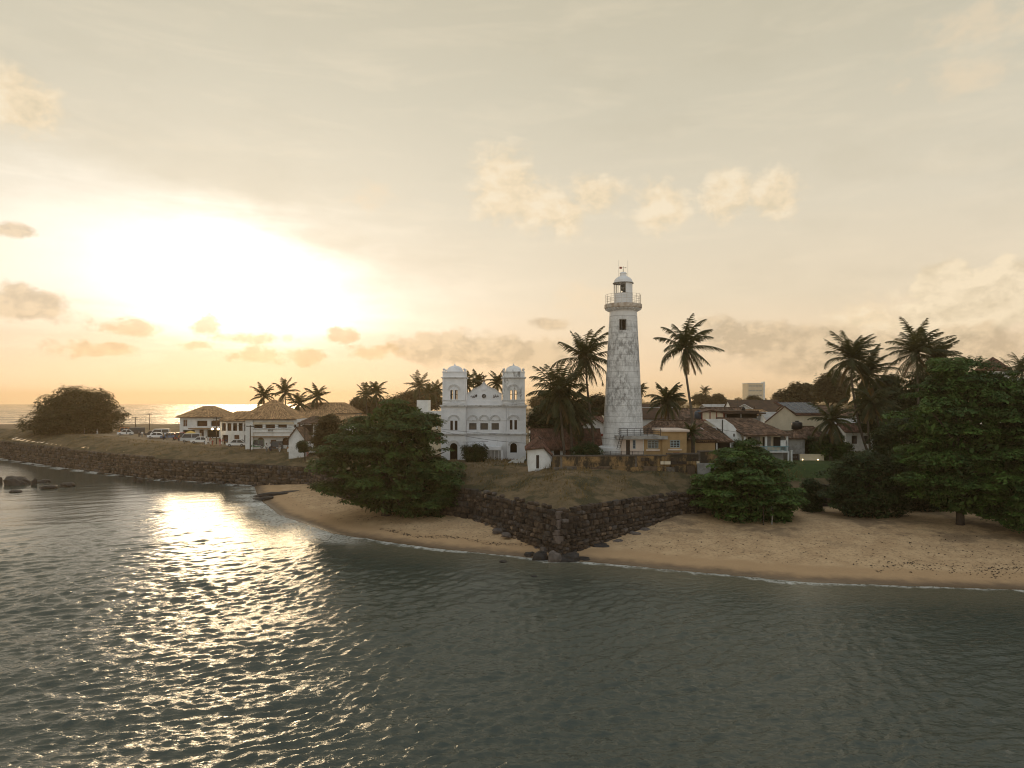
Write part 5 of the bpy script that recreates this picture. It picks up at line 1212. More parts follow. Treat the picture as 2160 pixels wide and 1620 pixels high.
        MB().lathe([(.20, dzt-.06), (.14, dzt+.08), (.05, dzt+.14), (.09, dzt+.2), (.02, dzt+.36), (0, dzt+.37)], 10, (cxm, cy)).build('dome_finial', mm, root)
        for px_, py_ in ((xa+.2, .45), (xb-.2, .45), (xa+.2, uy), (xb-.2, uy)):
            MB().lathe([(.12, dzb), (.10, dzb+.10), (.05, dzb+.14), (.17, dzb+.24), (.20, dzb+.34), (.12, dzb+.46), (0, dzb+.48)], 10, (px_, py_)).build('corner_urn', mm, root, smooth=True)
        for zz_, y_, m_ in ((518, .25, mm), (918, 0, M_mosque), (1250, 0, M_mosque)):
            ca, cb = ((w1[0]-32, w2[1]+32) if zz_ != 1250 else (ga-24, gb_+24)); niche(x(ca), x(cb), z(zz_), y_, m_, root, .95)
        for px_ in (lo_a, lo_b-22):
            part(root, 'pilaster', M_mosque, (x(px_)+.03, x(px_+22)-.03, -.09, -e, c1t+.06, c2b-.01), (x(px_)+.03, x(px_+22)-.03, -.09, -e, -.6, c1b-.01))
        for px_ in (a, b-26): part(root, 'pilaster', mm, (x(px_)+.03, x(px_+26)-.03, .15, .25-e, z(642), z(364)))
        if s == 1:
            for i in range(6):
                xx = x(1102)+(x(1183)-x(1102))*i/5; MB().box(xx-.06, xx+.06, .02, .12, z(1395), z(1352)).build('baluster', M_mosque, root)
            part(root, 'balustrade_cap', M_mosque, (x(1098), x(1187), -.04, .18, z(1352)+.001, z(1341)))
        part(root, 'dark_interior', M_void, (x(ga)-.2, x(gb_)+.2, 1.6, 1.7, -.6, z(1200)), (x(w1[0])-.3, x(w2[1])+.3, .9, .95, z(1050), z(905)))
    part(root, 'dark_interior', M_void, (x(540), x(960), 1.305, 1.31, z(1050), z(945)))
    return root
mosque()
def street_wall_scroll():
    Y = 100.5; root = thing('scroll_wall', 'low white garden wall with a curling scroll end before the right white tower', 'wall', (X(1092, Y), Y, 0))
    k = Y/F; f = lambda u, v: ((u-1092)*k, Z(v, Y))
    top = [(1073, 977), (1080, 973), (1086, 971.5), (1092, 972), (1097, 970), (1101, 966), (1103.5, 963), (1107, 964), (1106, 971), (1104.5, 975), (1106, 982), (1073, 982)]
    MB().poly([f(*p) for p in top], 0, .3).build('wall', M_white, root)
    o = MB(); pts = [f(*p) for p in top[:9]]
    for a, b in zip(pts[:-1], pts[1:]): o.bar((a[0], .15, a[1]+.05), (b[0], .15, b[1]+.05), .42, .12)
    o.build('scroll_coping', M_trim, root)
street_wall_scroll()

# ---------------------------------------------------------------- houses round the lighthouse
def keeper():
    Y = 94.5; k = Y/F; u0 = 1357; zg = gz(X(u0, Y), Y+1); x = lambda u: (u-u0)*k; z = lambda v: Z(v, Y)-zg
    root = thing('keeper_house', 'flat-roofed house at the lighthouse foot, pink on the left and ochre on the right', 'house', (X(u0, Y), Y, zg)); e = .003
    mb = MB(); holed_wall(mb, x(1311), x(1357)-e, -.8, z(926), 0, .2, [(x(1320.5), x(1329), z(962), z(928)), (x(1334.5), x(1341), z(947), z(928))])
    mb.box(x(1311), x(1311)+.2, .2+e, 5, -.8, z(926)); mb.box(x(1311)+.2+e, x(1357)-e, 4.8, 5, -.8, z(926)); mb.build('wall', M_pink, root)
    door(root, x(1320.5), x(1329), z(962), z(928), .08, M_darkwood); window(root, x(1334.5), x(1341), z(947), z(928), .06, 1, 3, M_bluegrey, M_tankblue)
    part(root, 'window_sill', M_pink, (x(1329), x(1343), -.12, -e, z(952), z(949)))
    mb = MB(); holed_wall(mb, x(1357), x(1396), -.8, z(926), 0, .2, [(x(1366), x(1389), z(946), z(928))]); mb.box(x(1396)-.2, x(1396), .2+e, 5, -.8, z(926)); mb.build('wall', M_ochre, root)
    window(root, x(1366), x(1389), z(946), z(928), .06, 3, 4, M_bluegrey, M_glass, .09)
    part(root, 'window_sill', M_pink, (x(1363), x(1392), -.14, -e, z(951), z(947.5)))
    yb = -.35
    mb = MB(); holed_wall(mb, x(1396)+e, x(1447), -.8, z(910), yb, yb+.2, [(x(1412), x(1433.5), z(944), z(928))]); mb.box(x(1447)-.2, x(1447), yb+.2+e, 6, -.8, z(910)); mb.box(x(1396)+e, x(1396)+.2, yb+.2+e, 6, -.8, z(910)); mb.build('wall', M_ochre, root)
    window(root, x(1412), x(1433.5), z(944), z(928), yb+.06, 3, 4, M_bluegrey, M_glass, .09)
    part(root, 'window_sill', M_pink, (x(1408), x(1436), yb-.14, yb-e, z(949.5), z(946.5)))
    part(root, 'vent_grille', M_redpaint, (x(1418), x(1432), yb-.03, yb-e, z(958), z(954)))
    part(root, 'roof_slab', M_conc, (x(1300), x(1404)+.1, -.9, yb-.02, z(926)+e, z(919)), (x(1300), x(1396)-.02, yb-.015, 5.3, z(926)+e, z(919)-.01))
    part(root, 'roof_slab', M_pink, (x(1394), x(1452), yb-.35, 6.2, z(910)+e, z(906)))
    railing(root, (x(1308), -.7, z(919)), (x(1391), -.7, z(919)), (918-904)*k+.1, 6, M_iron, 4, .06)
    railing(root, (x(1308), -.7, z(919)), (x(1308), 3.6, z(919)), (918-904)*k+.1, 3, M_iron, 4, .06)
    la, lb = Vector((x(1310), -.95, z(922))), Vector((x(1301), -1.3, z(946)))
    lad = MB()
    for dx in (-.20, .20): lad.bar(la+Vector((dx, 0, .3)), lb+Vector((dx, 0, 0)), .05)
    lo = lad.build('ladder', M_iron, root)
    for i in range(7): p = la.lerp(lb, i/6); MB().bar(p-Vector((.2, 0, 0)), p+Vector((.2, 0, 0)), .04).build('rung', M_iron, lo)
    railing(root, (x(1272), -1.9, z(963)), (x(1352), -1.9, z(963)), .85, 7, M_iron, 4, .055, 'yard_post')
    MB().tube([(x(1357), -.06, z(927)), (x(1357), -.06, -.3)], [.05, .05], 6).build('downpipe', M_trim, root)
keeper()
def compound_wall():
    Y = 91.6; root = thing('compound_wall', 'long stained ochre wall below the lighthouse with dark weathered coping', 'wall', (X(1165, Y), Y, 0)); x0 = X(1165, Y)
    segs = [(1165, 1182, 963, 992, M_oldochre), (1182, 1262, 963, 991, M_oldochre), (1262, 1340, 963, 991, M_oldochre), (1340, 1408, 962.5, 991, M_oldochre), (1408, 1475, 959, 989, M_oldochre), (1475, 1530, 954, 985, M_oldochre)]
    for i, (a, b, v0, v1, m) in enumerate(segs):
        Ya = Y+(i*.12); zt = Z(v0, Y); zb = Z(v1, Y)-.8
        xa, xb = X(a, Y)-x0+.003, X(b, Y)-x0-.003
        part(root, 'wall_panel', m, (xa, xb, i*.10, i*.10+.45, zb, zt))
        part(root, 'coping', M_coping, (xa, xb, i*.10-.10, i*.10+.55, zt+.002, zt+.16))
        if i: part(root, 'wall_pier', M_plinth if i % 2 else M_oldochre, (xa-.22, xa+.25, i*.10-.09, i*.10-.003, zb, zt-.02))
    rg = random.Random(5)
    u = 1167
    while u < 1462:                                  # uneven plinth stones along the foot
        w = rg.uniform(12, 30); zt = Z(984.5+rg.uniform(-1.5, 1.5)-max(0, (u-1400)*.04), Y); xa = X(u, Y)-x0; xb = X(min(u+w, 1465), Y)-x0
        part(root, 'plinth_stone', rg.choice([M_plinth, M_oldochre, M_oldochre, M_stone[3]]), (xa+.02, xb-.02, -.34+rg.uniform(-.05, .05), -.004, Z(994, Y)-.5, zt)); u += w
    for a, b in ((1470, 1500), (1500, 1530)): part(root, 'plinth_stone', M_conc, (X(a, Y)-x0+.03, X(b, Y)-x0-.03, -.3, .15, Z(994, Y)-.6, Z(977, Y)))
    u = 1352
    while u < 1470:
        w = rg.uniform(7, 15)
        for v0 in (965.5, 973):
            if rg.random() < .55: part(root, 'wall_stone', rg.choice([M_stone[1], M_stone[3], M_cream, M_oldochre, M_stone[0]]), (X(u, Y)-x0+.04, X(u+w, Y)-x0-.04, .25, .42 if u < 1408 else .38, Z(v0+6.5, Y), Z(v0, Y))) .location.y = -.30
        u += w
compound_wall()
def gable_cottage():
    Y = 93.5; k = Y/F; u0 = 1137; zg = Z(990, Y); x = lambda u: (u-u0)*k; z = lambda v: Z(v, Y)-zg
    root = thing('cottage', 'small white cottage end with a clipped gable and narrow dark door beside the ochre wall', 'house', (X(u0, Y), Y, zg))
    mb = MB(); D = 7.0
    pr = [(1114, 990), (1162, 990), (1162, 968), (1158, 961), (1146, 945), (1142, 944), (1122, 943), (1114, 948)]
    P = [(x(a), z(b)) for a, b in pr]
    P[0] = (P[0][0], -.35); P[1] = (P[1][0], -.35)
    mb.poly(P, 0, .25)
    mb.box(P[1][0]-.25, P[1][0], .252, D, -.7, P[2][1]); mb.box(P[0][0], P[0][0]+.25, .252, D, -.7, P[7][1]); mb.build('wall', M_white, root)
    MB().box(x(1131), x(1137), -.05, -.003, z(988), z(960)).build('door', M_darkwood, root)
    rz = z(935)
    pl = [((x(1162)+.4, -.3, z(966)), (x(1162)+.4, D+.3, z(966)), (x(1140), D+.3, rz+.5), (x(1145), 1.6, rz+.35)),
          ((x(1110), D+.3, z(950)), (x(1108), -.35, z(949)), (x(1140), 1.4, rz+.35), (x(1138), D+.3, rz+.5)),
          ((x(1108), -.38, z(948)), (x(1148), -.38, z(944)), (x(1145), 1.6, rz+.35), (x(1140), 1.4, rz+.35)),
          ((x(1147), -.30, z(944)), (x(1162)+.4, -.3, z(966)), (x(1145), 1.6, rz+.35))]
    roof(root, pl, M_tile_red, (.28, .4), seed=3)
    part(root, 'step', M_conc, (x(1128), x(1140), -.6, -.06, -.5, -.02))
gable_cottage()
house('long_house', 'long white house with a brown tiled roof behind the palm trunks', 1196, 103, 7.15, 9.5, 7, 1.95, gab(9.5, 7, 2.0, 2.5, .45), M_white, M_tile_red, (.28, .4),
      [('win', -1.9, -1.0, .4, 1.7, dict(f=M_darkwood)), ('win', 1.2, 2.0, .5, 1.7, dict(f=M_darkwood)), ('door', -.2, .6, -.2, 1.75, dict(m=M_brownwood))], gable='x', seed=5)
house('small_house', 'white house with red eave band just left of the lighthouse shaft', 1255, 116, 7.0, 6.5, 8, 4.2, gaby(6.5, 8, 4.2, 1.9, .4), M_white, M_tile_red, (.32, .45), [('win', -1.6, -.7, 1.6, 2.8, dict(f=M_darkwood))], gable='y', seed=6)
part(bpy.data.objects['small_house'], 'awning', M_redpaint, (-1.5, 3.4, -.7, -.01, 3.15, 3.5))
part(bpy.data.objects['small_house'], 'lean_to_roof', M_tile_red, (-3.2, 3.6, -1.6, -.02, .9, 1.5))
house('long_roof_house', 'brown tile roof directly behind the ochre keeper house', 1430, 100.5, 7.3, 10.5, 7.5, 3.1, hip(10.5, 7.5, 3.15, 2.55, .4, 5.2), M_ochre, M_tile, (.27, .38), seed=7)
house('arched_house', 'two storey white house with an arched window right of the lighthouse shaft', 1372, 120, 7.1, 8.5, 8, 5.9, gab(8.5, 8, 5.95, 2.3, .3), M_white, M_roofbase, None,
      [('archwin', .3, 1.1, 2.9, 4.6, dict(c=2, r=2, f=M_darkwood)), ('win', -1.0, -.1, 2.9, 4.0, dict(f=M_darkwood)), ('win', 2.2, 3.0, 2.9, 4.2, dict(f=M_darkwood))], gable='x')
part(bpy.data.objects['arched_house'], 'roof_rail', M_trim, (-4.2, 4.2, -.2, -.1, 7.6, 7.7), (-4.2, -4.1, -.2, -.1, 6.2, 7.7), (2.0, 2.1, -.2, -.1, 6.2, 7.7))
def tiled_slopes():
    # house with long brown slope, white verge strip and low white front wall
    Y = 101; k = Y/F; u0 = 1505; zg = 7.25; x = lambda u: (u-u0)*k; z = lambda v, dy=0: H-(v-HV)*(Y+dy)/F-zg
    root = thing('tiled_house', 'house with a long brown tile slope, white verge strip and low white front wall', 'house', (X(u0, Y), Y, zg))
    D = 8
    pl = [((x(1466), -.6, z(932)), (x(1547), -.6, z(931)), ((1497-u0)*(Y+5)/F, 5, z(885, 5)), ((1466-u0)*(Y+5)/F, 5, z(884, 5)))]
    roof(root, pl, M_tile, (.26, .38), seed=8)
    mb = MB().box(x(1466), x(1546), 1.2, 1.4, -.5, z(932)-.1).box(x(1466), x(1468), 1.4, 5, -.5, z(932)-.1).box(x(1544), x(1546), 1.4, 5, -.5, z(932)-.1); mb.build('wall', M_void, root)
    part(root, 'front_wall', M_white, (x(1473), x(1513), -.9, -.65, -.6, z(951)))
    for u in (1470, 1489, 1511, 1540): part(root, 'verandah_post', M_trim, (x(u)-.08, x(u)+.08, -.3, -.14, -.5, z(932)-.15))
    a = Vector((x(1473), -.4, z(906))); b = Vector((x(1507), -.5, z(928)))
    MB().bar((x(1475)+.6, 1.6, z(905, 1.6)+.15), (x(1508), -.45, z(928)+.15), .2, .16).build('verge_strip', M_trim, root)
    return root
tiled_slopes()
def verandah_house():
    Y = 102; k = Y/F; u0 = 1590; zg = 7.2; x = lambda u: (u-u0)*k; z = lambda v, dy=0: H-(v-HV)*(Y+dy)/F-zg
    root = thing('verandah_house', 'white-gabled house with a brown tile roof, deep verandah and pale blue balcony rail', 'house', (X(u0, Y), Y, zg)); e = .003
    # white side gable facing the viewer on the left
    P = [(1488, 886), (1563, 884), (1566, 920), (1566, 945), (1546, 945), (1546, 930), (1520, 905)]
    mb = MB(); mb.poly([(x(1488), z(884)), (x(1530), z(884)), (x(1548), z(897)), (x(1562), z(915)), (x(1566), z(923)), (x(1566), -.6), (x(1546), -.6), (x(1546), z(928)), (x(1516), z(903))], .3, .55); mb.build('gable_wall', M_white, root)
    part(root, 'gable_window', M_glass, (x(1548), x(1551), .24, .297, z(921), z(915)))
    part(root, 'downpipe', M_tank, (x(1525)-.06, x(1525)+.06, .18, .29, z(911), z(885)))
    pl = [((x(1565), -1.3, z(918)), (x(1661), -1.3, z(916)), ((1606-u0)*(Y+4)/F, 4, z(883, 4)), ((1530-u0)*(Y+4)/F, 4, z(882, 4))),
          ((x(1661), -1.3, z(916)), ((1650-u0)*(Y+7)/F, 7, z(905, 7)), ((1606-u0)*(Y+4)/F, 4, z(883, 4)))]
    roof(root, pl, M_tile, (.27, .38), seed=9)
    part(root, 'inner_wall', M_cream, (x(1566), x(1655), 1.6, 1.8, -.6, z(917)-.15))
    for a, b in ((1585, 1592), (1617, 1624), (1640, 1655)): part(root, 'doorway', M_void, (x(a), x(b), 1.52, 1.597, z(945), z(923)))
    for a, b in ((1593, 1611), (1626, 1634)): part(root, 'shutter', M_conc, (x(a), x(b), 1.5, 1.597, z(942), z(922)))
    for u in (1567, 1611, 1655): part(root, 'verandah_post', M_trim, (x(u)-.13, x(u)+.13, -1.0, -.74, z(951), z(918)-.12))
    part(root, 'floor_slab', M_trim, (x(1566), x(1658), -1.2, 1.59, z(953.5), z(951)-.002))
    part(root, 'under_wall', M_conc, (x(1566), x(1650), -.4, -.2, -.7, z(953.5)-e))
    for u in (1569, 1657): part(root, 'ground_post', M_trim, (x(u)-.1, x(u)+.1, -1.1, -.9, -.7, z(953.5)-e))
    mb_ = 22
    for i in range(mb_+1):
        xx = x(1598)+(x(1656)-x(1598))*i/mb_; MB().box(xx-.02, xx+.02, -1.12, -1.08, z(951), z(941)).build('baluster', M_teal, root)
    part(root, 'handrail', M_teal, (x(1598), x(1657), -1.14, -1.06, z(941)+e, z(939.8)))
    part(root, 'lattice_screen', M_trim, (x(1641), x(1655), -1.0, -.94, z(940), z(928)))
verandah_house()
def monitor_house():
    Y = 110; k = Y/F; u0 = 1550; zg = 7.2; x = lambda u: (u-u0)*k; z = lambda v: Z(v, Y)-zg
    root = thing('flat_house', 'dark flat-roofed upper storey with open sides behind the verandah house', 'house', (X(u0, Y), Y, zg))
    part(root, 'roof_slab', M_tile, (x(1518), x(1612), -.8, 5.5, z(873), z(870)), (x(1515), x(1600), -.3, 5.0, z(870)+.003, z(866)))
    part(root, 'wall', M_conc, (x(1530), x(1603), .1, .3, -.5, z(882))); part(root, 'wall', M_conc, (x(1530), x(1603), 4.5, 4.7, -.5, z(873)-.003))
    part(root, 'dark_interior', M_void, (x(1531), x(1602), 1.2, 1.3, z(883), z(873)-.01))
    for u in (1531, 1563, 1602): part(root, 'post', M_conc, (x(u)-.12, x(u)+.12, .0, .09, z(882), z(873)-.004))
    r2 = thing('roof_lantern', 'red-framed glazed roof box above the white gable wall', 'roof lantern', (X(1502, 106), 106, 0)); kk = 106/F; xx = lambda u: (u-1502)*kk; zz = lambda v: Z(v, 106)
    part(r2, 'wall', M_cream, (xx(1482), xx(1526), .12, 2.6, zz(900), zz(870)))
    for u in (1481, 1498, 1512, 1527): part(r2, 'frame_post', M_redpaint, (xx(u)-.06, xx(u)+.06, 0, .117, zz(885), zz(869)))
    part(r2, 'frame_rail', M_redpaint, (xx(1480), xx(1528), -.02, .118, zz(887), zz(885)-.003))
    MB().add([(xx(1474), -.4, zz(870)), (xx(1498), -.4, zz(864)), (xx(1533), -.4, zz(871)), (xx(1474), 2.9, zz(870)), (xx(1498), 2.9, zz(864)), (xx(1533), 2.9, zz(871)),
              (xx(1474), -.4, zz(872)), (xx(1498), -.4, zz(866)), (xx(1533), -.4, zz(873)), (xx(1474), 2.9, zz(872)), (xx(1498), 2.9, zz(866)), (xx(1533), 2.9, zz(873))],
             [(0, 1, 4, 3), (1, 2, 5, 4), (6, 9, 10, 7), (7, 10, 11, 8), (0, 6, 7, 1), (1, 7, 8, 2), (3, 4, 10, 9), (4, 5, 11, 10), (0, 3, 9, 6), (2, 8, 11, 5)]).build('roof', M_tile_red, r2)
monitor_house()
def tank(label, u, v, Y, r=.55, h=1.0, m=None):
    o = MB().lathe([(0, 0), (r, 0), (r, h*.8), (r*.85, h*.88), (r*.35, h*.95), (r*.35, h), (0, h)], 16).build('water_tank', m or M_tank, None, (X(u, Y), Y, Z(v, Y)), True); tag(o, label, 'water tank', 'rooftop water tanks')
    MB().lathe([(r*.36, h), (r*.40, h+.002), (r*.40, h+.08), (0, h+.1)], 12).build('lid', m or M_tank, o)
tank('slate coloured water tank left of the red-framed roof box', 1474, 884, 107, .65, 1.3, M_tankblue)
tank('black water tank against the cream gable wall', 1681, 905, 110, .8, 1.2)
tank('small dark tank on the flat dark roof', 1568, 867, 111, .3, .6)
def solar_house():
    Y = 117; k = Y/F; u0 = 1668; zg = 7.2; x = lambda u: (u-u0)*k; z = lambda v: Z(v, Y)-zg
    root = thing('cream_house', 'cream house with a tall gable and solar panels on its roof', 'house', (X(u0, Y), Y, zg))
    MB().poly([(x(1615), z(890)), (x(1655), z(857)), (x(1680), z(876)), (x(1742), z(876)), (x(1742), -.5), (x(1615), -.5)], 0, .25).build('wall', M_cream, root)
    # roof slope seen behind the gable, tilting to the right front
    a, b, c, d = Vector((x(1678), -.25, z(876)+.05)), Vector((x(1748), -.25, z(876)+.05)), Vector((x(1733), 4.2, z(856)+.55)), Vector((x(1652), 4.2, z(856)+.55))
    roof(root, [(tuple(a), tuple(b), tuple(c), tuple(d))], M_tile_red, (.32, .45), seed=15)
    n = ((b-a).cross(d-a)).normalized()
    for i in range(4):
        f0, f1 = .06+i*.222, .06+(i+1)*.222-.012
        q = [a.lerp(b, f0).lerp(d.lerp(c, f0), .10), a.lerp(b, f1).lerp(d.lerp(c, f1), .10), a.lerp(b, f1).lerp(d.lerp(c, f1), .93), a.lerp(b, f0).lerp(d.lerp(c, f0), .93)]
        q = [p+n*.17 for p in q]; s = MB().add([tuple(p) for p in q]+[tuple(p-n*.05) for p in q], [(0, 1, 2, 3), (7, 6, 5, 4), (0, 4, 5, 1), (1, 5, 6, 2), (2, 6, 7, 3), (3, 7, 4, 0)]).build('solar_panel', M_solar, root)
        g = MB()
        for p, r_ in ((0, 1), (1, 2), (2, 3), (3, 0)): g.bar(q[p]+n*.012, q[r_]+n*.012, .05, .03)
        for t in (.33, .66): g.bar(q[0].lerp(q[3], t)+n*.006, q[1].lerp(q[2], t)+n*.006, .03, .012)
        g.build('panel_frame', M_conc, s)
    MB().bar((x(1613), -.05, z(891)), (x(1655), -.05, z(857)), .2, .15).bar((x(1655), -.05, z(857)), (x(1681), -.05, z(877)), .2, .15).build('verge_tiles', M_tile_red, root)
solar_house()
house('thatched_house', 'brown thatch-like roof between the black tank and the small palm', 1718, 107, 7.2, 6.8, 6, 2.3, hip(6.8, 6, 2.3, 2.4, .5, 2.2), M_conc, M_tile, (.28, .36), seed=17)
house('turret_house', 'small square turret with tiled cap and slim dark windows', 1613, 128, 7.2, 2.75, 2.75, 6.0, hip(2.75, 2.75, 6.05, .95, .5, 0), M_white, M_tile_tan, (.28, .4),
      [('win', -1.0, -.6, 4.0, 5.7, dict(c=1, r=2, f=M_darkwood)), ('win', -.35, .05, 4.0, 5.7, dict(c=1, r=2, f=M_darkwood)), ('win', .25, .6, 4.0, 5.7, dict(c=1, r=2, f=M_darkwood)), ('win', .75, 1.1, 4.0, 5.7, dict(c=1, r=2, f=M_darkwood))], cat='tower')
house('tin_house', 'house with a pale grey sheet roof right of the turret', 1660, 124, 7.2, 6.5, 6, 5.2, gab(6.5, 6, 5.2, 1.5, .3), M_white, M_tin, None, gable='x')
house('tin_house', 'house with a white gable end beside the pale grey sheet roof, behind the solar panels', 1690, 132, 7.2, 5, 6, 5.4, gaby(5, 6, 5.4, 1.5, .3), M_cream, M_tin, None, gable='y')
part(thing('garden_wall', 'low cream garden wall at the top of the lawn', 'wall', (X(1712, 104), 104, 7.0)), 'wall', M_cream, (-1.7, 1.8, 0, .25, -.5, 1.0), (-1.75, 1.85, -.05, .3, 1.003, 1.1))
gw = thing('garden_wall', 'dark boundary wall with small openings left of the cream garden wall', 'wall', (X(1680, 104), 104.2, 7.0)); part(gw, 'wall', M_darkwood, (-.6, .4, 0, .25, -.5, 1.1))
for i in range(3): part(gw, 'opening', M_conc, (-.45+i*.25, -.35+i*.25, -.02, -.004, .6, .72))
pst = thing('gate_post', 'slim pale post at the lawn edge beside the verandah house', 'post', (X(1669.5, 99), 99, 6.8)); part(pst, 'shaft', M_trim, (-.1, .1, -.1, .1, -.4, 2.1)); part(pst, 'cap', M_trim, (-.14, .14, -.14, .14, 2.103, 2.2))
house('lean_to', 'grey plastered shed wall under the thatch-like roof, left of the small palm', 1679, 105.5, 7.2, 2.6, 3, 3.3, gab(2.6, 3, 3.3, .8, .35), M_conc, M_tile, (.28, .38), seed=18, gable='x')
wk = part(thing('white_kiosk', 'small white kiosk wall showing between the palm stems at the lawn', 'kiosk', (X(1842, 108), 108, 7.2)), 'wall', M_trim, (-.8, .8, 0, .2, -.4, 1.0), (-.9, .9, -.1, .4, 1.003, 1.15))
# two small lit lamps on the lawn
em = bpy.data.materials.new('lamp_glow'); em.use_nodes = True; t_ = NT(em.node_tree); t_.n['Principled BSDF'].inputs['Emission Color'].default_value = (1, .72, .35, 1); t_.n['Principled BSDF'].inputs['Emission Strength'].default_value = 14
for u, lab in ((1693, 'small lit lamp on the lawn, left of the pair under the cream garden wall'), (1725.5, 'small lit lamp on the lawn, right of the pair under the cream garden wall')):
    Y = 103; x = X(u, Y); l = thing('garden_lamp', lab, 'lamp', (x, Y, gz(x, Y)), 0, 'lit lamps on the lawn')
    part(l, 'stem', M_iron, (-.03, .03, -.03, .03, -.1, .16)); MB().lathe([(0, .16), (.05, .18), (.07, .23), (.05, .29), (0, .31)], 10).build('bulb', em, l, smooth=True)
# pyramid spire beyond the right trees
sp = thing('spire_tower', 'brown pointed pyramid roof of a tower over the right treetops', 'tower', (X(2109, 150), 150, 7)); k = 150/F
part(sp, 'wall', M_white, (-2.2, 2.2, 0, 4.4, -.5, Z(783, 150)-7)); roof(sp, [(( -2.6, -.4, Z(781, 150)-7), (2.6, -.4, Z(781, 150)-7), (0, 2.2, Z(752, 150)-7)), ((2.6, -.4, Z(781, 150)-7), (2.6, 4.8, Z(781, 150)-7), (0, 2.2, Z(752, 150)-7)), ((2.6, 4.8, Z(781, 150)-7), (-2.6, 4.8, Z(781, 150)-7), (0, 2.2, Z(752, 150)-7)), ((-2.6, 4.8, Z(781, 150)-7), (-2.6, -.4, Z(781, 150)-7), (0, 2.2, Z(752, 150)-7))], M_tile_red, (.4, .5), seed=19)
house('white_house', 'white flat wall of a house glimpsed over the tall beach tree below the spire', 2150, 140, 7, 3, 6, Z(796, 140)-7, [], M_white, M_white)
# pale office block far away
ob = thing('office_block', 'pale square office block far off on the skyline', 'office block', (X(1595, 620), 620, 6)); k = 620/F; hh = Z(809, 620)-6
part(ob, 'wall', M_cream, (-7.4, 6.2, 0, 14, 0, hh)); part(ob, 'stair_tower', M_white, (6.2+.01, 7.6, -.4, 6, 0, hh+1.6)); part(ob, 'roof_edge', M_white, (-7.7, 6.2, -.3, 14.2, hh+.01, hh+.5))
for r_ in range(6): part(ob, 'window_band', M_tin, (-6.6, 5.4, -.06, -.01, hh*(r_+.35)/6, hh*(r_+.62)/6))
for i in range(5): part(ob, 'mullion_pier', M_cream, (-6.6+i*2.9, -6.2+i*2.9, -.2, -.07, .2, hh-.05))
# roofs stepping back to the skyline
tg = 'tiled houses stepping back to the skyline'
far = [(1395, 150, 11, 8, 4.4, 2.2, 'x', M_tile, 'hazy brown roof behind the bushy palm'), (1470, 140, 10, 9, 4.6, 2.6, 'x', M_tile, 'wide brown roof left of the white roof frame, behind the leaning palm trunk'),
       (1512, 133, 6, 7, 4.2, 2.3, 'y', M_tile, 'gabled house with white verge boards behind the red-framed roof box'), (1545, 150, 8, 8, 4.8, 2.5, 'x', M_tile, 'brown roof in the middle of the town, right of the white verge boards'),
       (1570, 175, 9, 8, 5.2, 2.6, 'y', M_tin, 'pale sheet-roofed house below the far skyline, left of the turret'), (1590, 150, 7, 8, 4.6, 2.2, 'x', M_tile_tan, 'tan tiled roof directly left of the turret'),
       (1600, 200, 14, 10, 5.5, 3.4, 'x', M_tile, 'large dim roof below the pale office block'), (1530, 215, 10, 9, 5.2, 2.4, 'x', M_tin, 'grey sheet roof far behind the white verge boards'),
       (1648, 190, 12, 9, 5.0, 2.4, 'x', M_tile, 'dim brown roof right of the pale office block'), (1720, 170, 12, 9, 5.2, 2.4, 'x', M_tile, 'long dim roof below the dark skyline tree belt'),
       (1770, 150, 9, 8, 4.8, 2.2, 'x', M_tile, 'brown roof behind the windswept palms, right of the solar panels'), (1800, 128, 7, 6, 4.0, 1.6, 'x', M_tin, 'sheet roof with bright edge behind the palm stems'),
       (1815, 122, 5, 5, 3.6, 1.2, 'x', M_tile_red, 'orange-red roof strip between the palm stems'), (1862, 132, 6, 7, 4.0, 2.0, 'y', M_tin, 'white gabled house just right of the palm stems'),
       (1920, 128, 6, 6, 4.2, 1.8, 'y', M_tin, 'white wall corner peeping through the tall beach tree'), (1235, 135, 8, 8, 3.9, 2.0, 'x', M_tile_red, 'reddish roof behind the clump palms, left of the lighthouse'),
       (1165, 128, 8, 8, 4.0, 2.2, 'x', M_tile, 'dark roof between the right white tower and the clump palms'), (1275, 170, 6, 7, 6.4, .5, 'x', M_roofbase, 'dark boxy rooftop by the left side of the lighthouse shaft')]
for i, (u, Y, w, d, h, rh, ax, m, lab) in enumerate(far):
    til = (.36, .5) if (m in (M_tile, M_tile_red, M_tile_tan) and Y < 180) else None
    pl = gab(w, d, h, rh, .35) if ax == 'x' else gaby(w, d, h, rh, .35)
    op = [('win', -w*.3, -w*.3+.9, 1.4, 2.8, dict(f=M_darkwood)), ('win', w*.12, w*.12+.9, 1.4, 2.8, dict(f=M_darkwood))]
    hs = house('town_house', lab, u, Y, gz(X(u, Y), Y)-.1, w, d, h, pl, [M_white, M_cream, M_white, M_conc][i % 4], m, til, op, rz=R([0, 12, -14, 8, -20, 5][i % 6]) if i < 16 else 0, group=tg, gable=ax, seed=30+i)
    if ax == 'y':
        MB().bar((-w/2-.1, -.42, h-.05), (0, -.42, h+rh+.1), .25, .14).bar((0, -.42, h+rh+.1), (w/2+.1, -.42, h-.05), .25, .14).build('verge_board', M_trim, hs)
